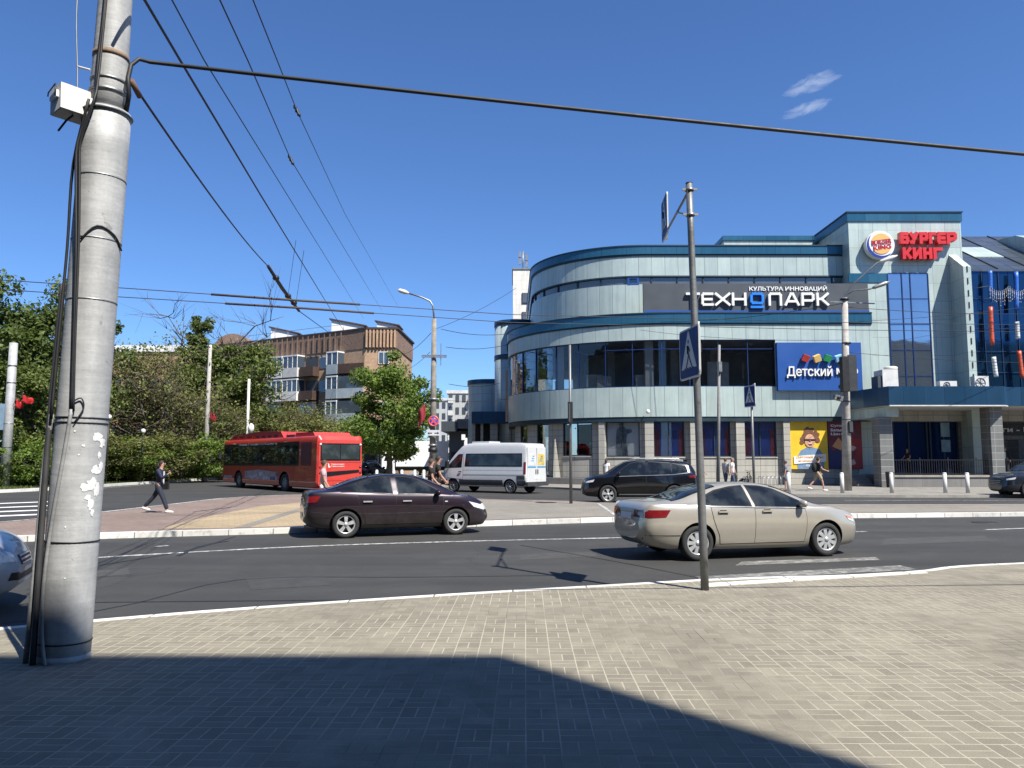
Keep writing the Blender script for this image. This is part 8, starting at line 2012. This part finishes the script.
def person(label, loc, rz, h=1.75, legs=((0, 0), (0, 0)), arms=((5, 10), (5, 10)), spread=(6, 6), top=None, bottom=None, shoes=M_BLACK, hair=M_HAIRD, hairlen=0, topkind='shirt', botkind='trousers', lean=0.0, group=None, female=False):
    """faces +Y before turning. legs: (hip forward, knee bend) in degrees, left then right; arms: (shoulder forward, elbow bend)"""
    root = thing('person', label, 'person', loc, rz, group, world=False); k = h/1.75; ln = R(lean)
    def v(x, y, z): return Vector((x, y, z))*k
    hipz = .93
    L = []
    foot = []
    for i, s in ((0, -1), (1, 1)):
        hf, kb = R(legs[i][0]), R(legs[i][1]); hip = v(s*.088, 0, hipz); th, sh = .43*k, .42*k
        kn = hip + Vector((s*.01, math.sin(hf), -math.cos(hf)))*th; a = hf - kb; an = kn + Vector((0, math.sin(a), -math.cos(a)))*sh; L.append((hip, kn, an, a))
    dz = min(l[2].z for l in L) - .085*k
    drop = Vector((0, 0, -dz))
    L = [(a + drop, b + drop, c + drop, d) for a, b, c, d in L]
    def tz(z): return v(0, math.sin(ln)*(z-hipz), hipz + math.cos(ln)*(z-hipz)) + drop
    pel, spi, che, nek, hd0, hd1, hd2 = tz(.95), tz(1.12), tz(1.33), tz(1.48), tz(1.555) + v(0, .012, 0), tz(1.635) + v(0, .022, 0), tz(1.715) + v(0, .01, 0)
    sw = .165 if female else .185
    A = []
    for i, s in ((0, -1), (1, 1)):
        sf, eb = R(arms[i][0]), R(arms[i][1]); so = R(spread[i]); sh_ = tz(1.42) + v(s*sw, 0, 0)
        dd = Vector((s*math.sin(so), math.sin(sf)*math.cos(so), -math.cos(sf)*math.cos(so))); el = sh_ + dd*.29*k; a = sf + eb
        d2 = Vector((s*math.sin(so)*.3, math.sin(a), -math.cos(a))).normalized(); wr = el + d2*.25*k; hand = wr + d2*.085*k; A.append((sh_, el, wr, hand, d2, s))
    V = [pel, spi, che, nek, hd0, hd1, hd2]; Rr = [(.125*k, .10*k), (.118*k, .092*k), (.14*k, .10*k), .052*k, (.062*k, .075*k), (.074*k, .09*k), (.052*k, .062*k)]; E = [(0,1), (1,2), (2,3), (3,4), (4,5), (5,6)]
    for hip, kn, an, a in L:
        b = len(V); toe = an + Vector((0, math.cos(a*.4)*.15*k, -.045*k)); V += [hip, kn, an, toe]; Rr += [.088*k, .055*k, .040*k, (.038*k, .028*k)]; E += [(0, b), (b, b+1), (b+1, b+2), (b+2, b+3)]
    for sh_, el, wr, hand, d2, s in A:
        b = len(V); V += [sh_, el, wr, hand]; Rr += [.056*k, .040*k, .028*k, (.036*k, .018*k)]; E += [(2, b), (b, b+1), (b+1, b+2), (b+2, b+3)]
    o = skin_mesh('body', V, E, Rr, M_SKIN, 0, root)
    # fingers, nose and ears join the body mesh
    ex = MB()
    for sh_, el, wr, hand, d2, s in A:
        px = Vector((1, 0, 0)); fw = px.cross(d2).normalized()
        for q in range(4):
            base = hand - d2*.02*k + fw*(.026 - .0175*q)*k; ln_ = (.068, .078, .072, .055)[q]*k; cu = Vector((-s*.35, 0, 0))
            ex.tube([base, base + d2*ln_*.5 + cu*.01*k, base + d2*ln_*.85 + cu*.045*k], [.0095*k, .0085*k, .0065*k], 6)
        base = wr + d2*.03*k + fw*.025*k; ex.tube([base, base + (d2*.6 + fw*.7)*.04*k, base + (d2*.95 + fw*.45)*.072*k], [.012*k, .0105*k, .008*k], 6)
    hc = hd1; ex.ellipsoid(hc + v(0, .095, -.005), (.014*k, .022*k, .024*k), 8, 6)
    for s in (-1, 1): ex.ellipsoid(hc + v(s*.078, -.004, -.005), (.010*k, .022*k, .034*k), 8, 6)
    bm = bmesh.new(); bm.from_mesh(o.data); t = ex.mesh('extra', M_SKIN); bm.from_mesh(t); bm.to_mesh(o.data); bm.free(); bpy.data.meshes.remove(t)
    for p in o.data.polygons: p.use_smooth = True
    for s in (-1, 1): MB().ellipsoid(hc + v(s*.032, .083, .018), (.013*k, .010*k, .008*k), 8, 6).build('eye', M_BLACK, root)
    MB().ellipsoid(hc + v(0, .080, -.052), (.026*k, .012*k, .007*k), 8, 6).build('mouth', pm('lips', (.30, .10, .09), .5), root)
    # hair: cap cut off above the face
    hm = MB(); n = 16; m = 10; hv = []; hf_ = []
    for i in range(m+1):
        t = PI*.62*i/m if not hairlen else PI*.60*i/m
        for j in range(n):
            a = 2*PI*j/n; fr = max(0, math.sin(a)); tt = t*(1 - .60*fr**1.3); hv.append(hc + v(math.sin(tt)*math.cos(a)*.092, math.sin(tt)*math.sin(a)*.104 - .006, math.cos(tt)*.108 + .012))
    for i in range(m):
        for j in range(n): hf_.append((i*n+j, i*n+(j+1) % n, (i+1)*n+(j+1) % n, (i+1)*n+j))
    hm.add(hv, hf_, smooth=True)
    if hairlen: hm.tube([hc + v(0, -.07, .02), hc + v(0, -.095, -.08), hc + v(0, -.09, -.08 - hairlen)], [.075*k, .08*k, .05*k], 10)
    ho = hm.build('hair', hair, root); sd_ = ho.modifiers.new('Solidify', 'SOLIDIFY'); sd_.thickness = .012*k
    # clothes follow the body
    sleeve = 1.0 if topkind in ('jacket', 'long') else .55
    V = [tz(.86 if topkind != 'jacket' else .74), tz(1.02), tz(1.16), tz(1.33), tz(1.43)]; Rr = [(.150*k, .122*k), (.146*k, .118*k), (.140*k, .112*k), (.160*k, .122*k), (.085*k, .075*k)]; E = [(0,1), (1,2), (2,3), (3,4)]
    if topkind == 'dress': V[0] = tz(.52); Rr[0] = (.235*k, .20*k); Rr[1] = (.175*k, .145*k)
    for sh_, el, wr, hand, d2, s in A:
        b = len(V); V += [sh_, el if sleeve >= 1 else sh_.lerp(el, .62)]; Rr += [.078*k, .058*k if sleeve >= 1 else .066*k]; E += [(3, b), (b, b+1)]
        if sleeve >= 1: V.append(wr.lerp(el, .08)); Rr.append(.045*k); E.append((b+1, b+2))
    skin_mesh('jacket' if topkind == 'jacket' else 'dress' if topkind == 'dress' else 'shirt', V, E, Rr, top, 1, root)
    if topkind == 'jacket': MB().add([tz(1.40) + v(-.03, .118, 0), tz(1.40) + v(.05, .118, 0), tz(1.05) + v(.06, .132, 0), tz(.98) + v(-.02, .132, 0), tz(1.40) + v(-.03, .128, 0), tz(1.40) + v(.05, .128, 0), tz(1.05) + v(.06, .142, 0), tz(.98) + v(-.02, .142, 0)], [(0,1,2,3), (7,6,5,4), (0,4,5,1), (1,5,6,2), (2,6,7,3), (3,7,4,0)]).build('shirt_front', M_WHITE, root)
    if bottom:
        V = [pel + v(0, 0, .12), pel + v(0, 0, -.05)]; Rr = [(.138*k, .115*k), (.135*k, .115*k)]; E = [(0, 1)]
        for hip, kn, an, a in L:
            b = len(V); V.append(hip + v(0, 0, -.03)); Rr.append(.106*k); E.append((1, b))
            if botkind == 'shorts': V.append(kn.lerp(hip, .12)); Rr.append(.090*k); E.append((b, b+1))
            else: V += [kn, an + Vector((0, 0, .02*k))]; Rr += [.075*k, .066*k]; E += [(b, b+1), (b+1, b+2)]
        skin_mesh('shorts' if botkind == 'shorts' else 'trousers', V, E, Rr, bottom, 0, root)
    for hip, kn, an, a in L:
        d = Vector((0, math.cos(a*.4), math.sin(a*.4)*.5)).normalized(); sm = MB(); sm.tube([an - d*.06*k + v(0, 0, -.03), an + v(0, 0, -.035), an + d*.10*k + v(0, 0, -.05), an + d*.20*k + v(0, 0, -.058)], [.040*k, .050*k, .045*k, .024*k], 10)
        sm.build('shoe', shoes, root)
    return root, A, tz, v
NAVY = pm('navy_suit', (.012, .018, .045), .75, 0, .15, 6); NAVYJ = pm('dark_jeans', (.014, .020, .036), .8, 0, .2, 6); BLKC = pm('black_cotton', (.012, .012, .013), .85, 0, .2, 6)
PINK = pm('pale_pink_print', (.52, .36, .40), .8, 0, .35, 26); WHT = pm('white_cotton', (.66, .67, .68), .8, 0, .08, 6); GREYD = pm('slate_dress', (.17, .19, .24), .8, 0, .1, 4)
KHAK = pm('khaki_shorts_cloth', (.38, .31, .20), .85, 0, .12, 6); REDT = pm('coral_cotton', (.50, .10, .09), .8, 0, .15, 5); BRNH = pm('brown_hair', (.06, .035, .02), .7, 0, .3, 20); DENIM = pm('blue_denim', (.05, .07, .12), .8, 0, .2, 6)
WSH = pm('white_trainers', (.75, .75, .73), .6, 0, .06, 8)
def at(px, Y, z=0.0): return (XY(px, Y, z), Y, z)
p = G(158, 513, 0)
pr, A, tz, v = person('person in navy jacket and dark jeans with white trainers, walking and looking at a phone', (p.x, p.y, .0), R(-90), 1.70, ((-30, 12), (26, 6)), ((-22, 25), (32, 95)), (6, 4), NAVY, NAVYJ, WSH, M_HAIRD, .08, 'jacket', lean=3)
MB().obox(A[1][3] + Vector((0, .03, .05)), .005, .035, .07).build('phone', M_BLACK, pr); 
MB().obox(A[0][1] + Vector((-.10, .10, -.22)), .06, .14, .12).build('shoulder_bag', M_BLACK, pr)
person('person with short brown hair in a pale pink patterned blouse beside the red bus', at(322.5, 22.2, .005), R(-80), 1.66, ((-8, 4), (12, 3)), ((-5, 18), (10, 22)), (8, 8), PINK, WHT, M_BLACK, BRNH, 0, 'shirt', female=True)
person('shorter of two people in black before the white van, bare forearms forward', at(430.5, 24.6, .005), R(-85), 1.70, ((14, 4), (-12, 8)), ((8, 34), (12, 30)), (4, 4), BLKC, BLKC, M_BLACK, BRNH, 0, 'shirt')
person('taller of two people in black before the white van, half hidden by the other', at(437.5, 25.4, .005), R(-85), 1.80, ((-10, 4), (14, 6)), ((10, 30), (16, 26)), (4, 4), BLKC, BLKC, M_BLACK, M_HAIRD, 0, 'shirt')
person('small figure in white with dark hair by the stone wall above the black car', at(606.5, 47.0, .0), R(-20), 1.74, ((8, 3), (-8, 6)), ((6, 14), (-6, 14)), (6, 6), WHT, pm('sand_trousers', (.45, .38, .28), .8), M_BLACK, M_HAIRD, .10, 'shirt', female=True)
person('person in a coral top partly hidden by the near sign post', at(701.5, 44.0), R(-95), 1.68, ((10, 3), (-14, 10)), ((-10, 15), (16, 20)), (6, 6), REDT, WHT, M_BLACK, BRNH, .10, 'shirt', female=True)
person('person in grey striped shirt, left of the two pale shirted ones at the window', at(726, 44.4), R(-60), 1.76, ((10, 3), (-10, 8)), ((4, 10), (-4, 12)), (8, 8), pm('grey_striped_cotton', (.42, .43, .45), .8, 0, .2, 14), DENIM, M_BLACK, BRNH, 0, 'shirt')
person('person in plain white T shirt, right of the two pale shirted ones at the window', at(733, 44.0), R(-120), 1.78, ((-10, 3), (12, 8)), ((8, 10), (-6, 12)), (8, 6), WHT, DENIM, M_BLACK, pm('grey_hair', (.25, .2, .17), .7), 0, 'shirt')
person('person in a loose slate grey dress standing by the first mall bollard', at(786.5, 41.6), R(70), 1.62, ((4, 2), (-6, 4)), ((4, 10), (2, 12)), (8, 8), GREYD, None, M_BLACK, BRNH, 0, 'dress', female=True)
pr, A, tz, v = person('person in black T shirt and khaki shorts with a backpack walking before the yellow poster', at(818.5, 41.6), R(-90), 1.84, ((-24, 20), (24, 14)), ((14, 20), (22, 48)), (6, 6), BLKC, KHAK, WSH, M_HAIRD, 0, 'shirt', 'shorts', lean=3)
bp_ = MB().ellipsoid(tz(1.22) + Vector((0, -.20, 0)), (.16, .13, .25), 14, 10).build('backpack', BLKC, pr)
for s in (-1, 1): MB().tube([tz(1.43) + Vector((s*.10, -.12, 0)), tz(1.47) + Vector((s*.11, .02, .02)), tz(1.30) + Vector((s*.12, .15, 0)), tz(1.08) + Vector((s*.13, .02, 0))], .015, 6).build('strap', M_DGREY, bp_)
person('dark dressed person standing on the terrace before the blue entrance glass', at(908.5, 50.6, zT), R(120), 1.70, ((2, 2), (-3, 3)), ((10, 60), (14, 50)), (8, 8), BLKC, BLKC, M_BLACK, BRNH, .1, 'shirt', female=True)
person('dark silhouetted person on the terrace right of the second canopy column', at(1006.5, 49.2, zT), R(150), 1.80, ((2, 2), (-3, 3)), ((5, 10), (5, 10)), (8, 8), BLKC, NAVYJ, M_BLACK, M_HAIRD, 0, 'jacket')
bpy.data.scenes.remove(TMP)
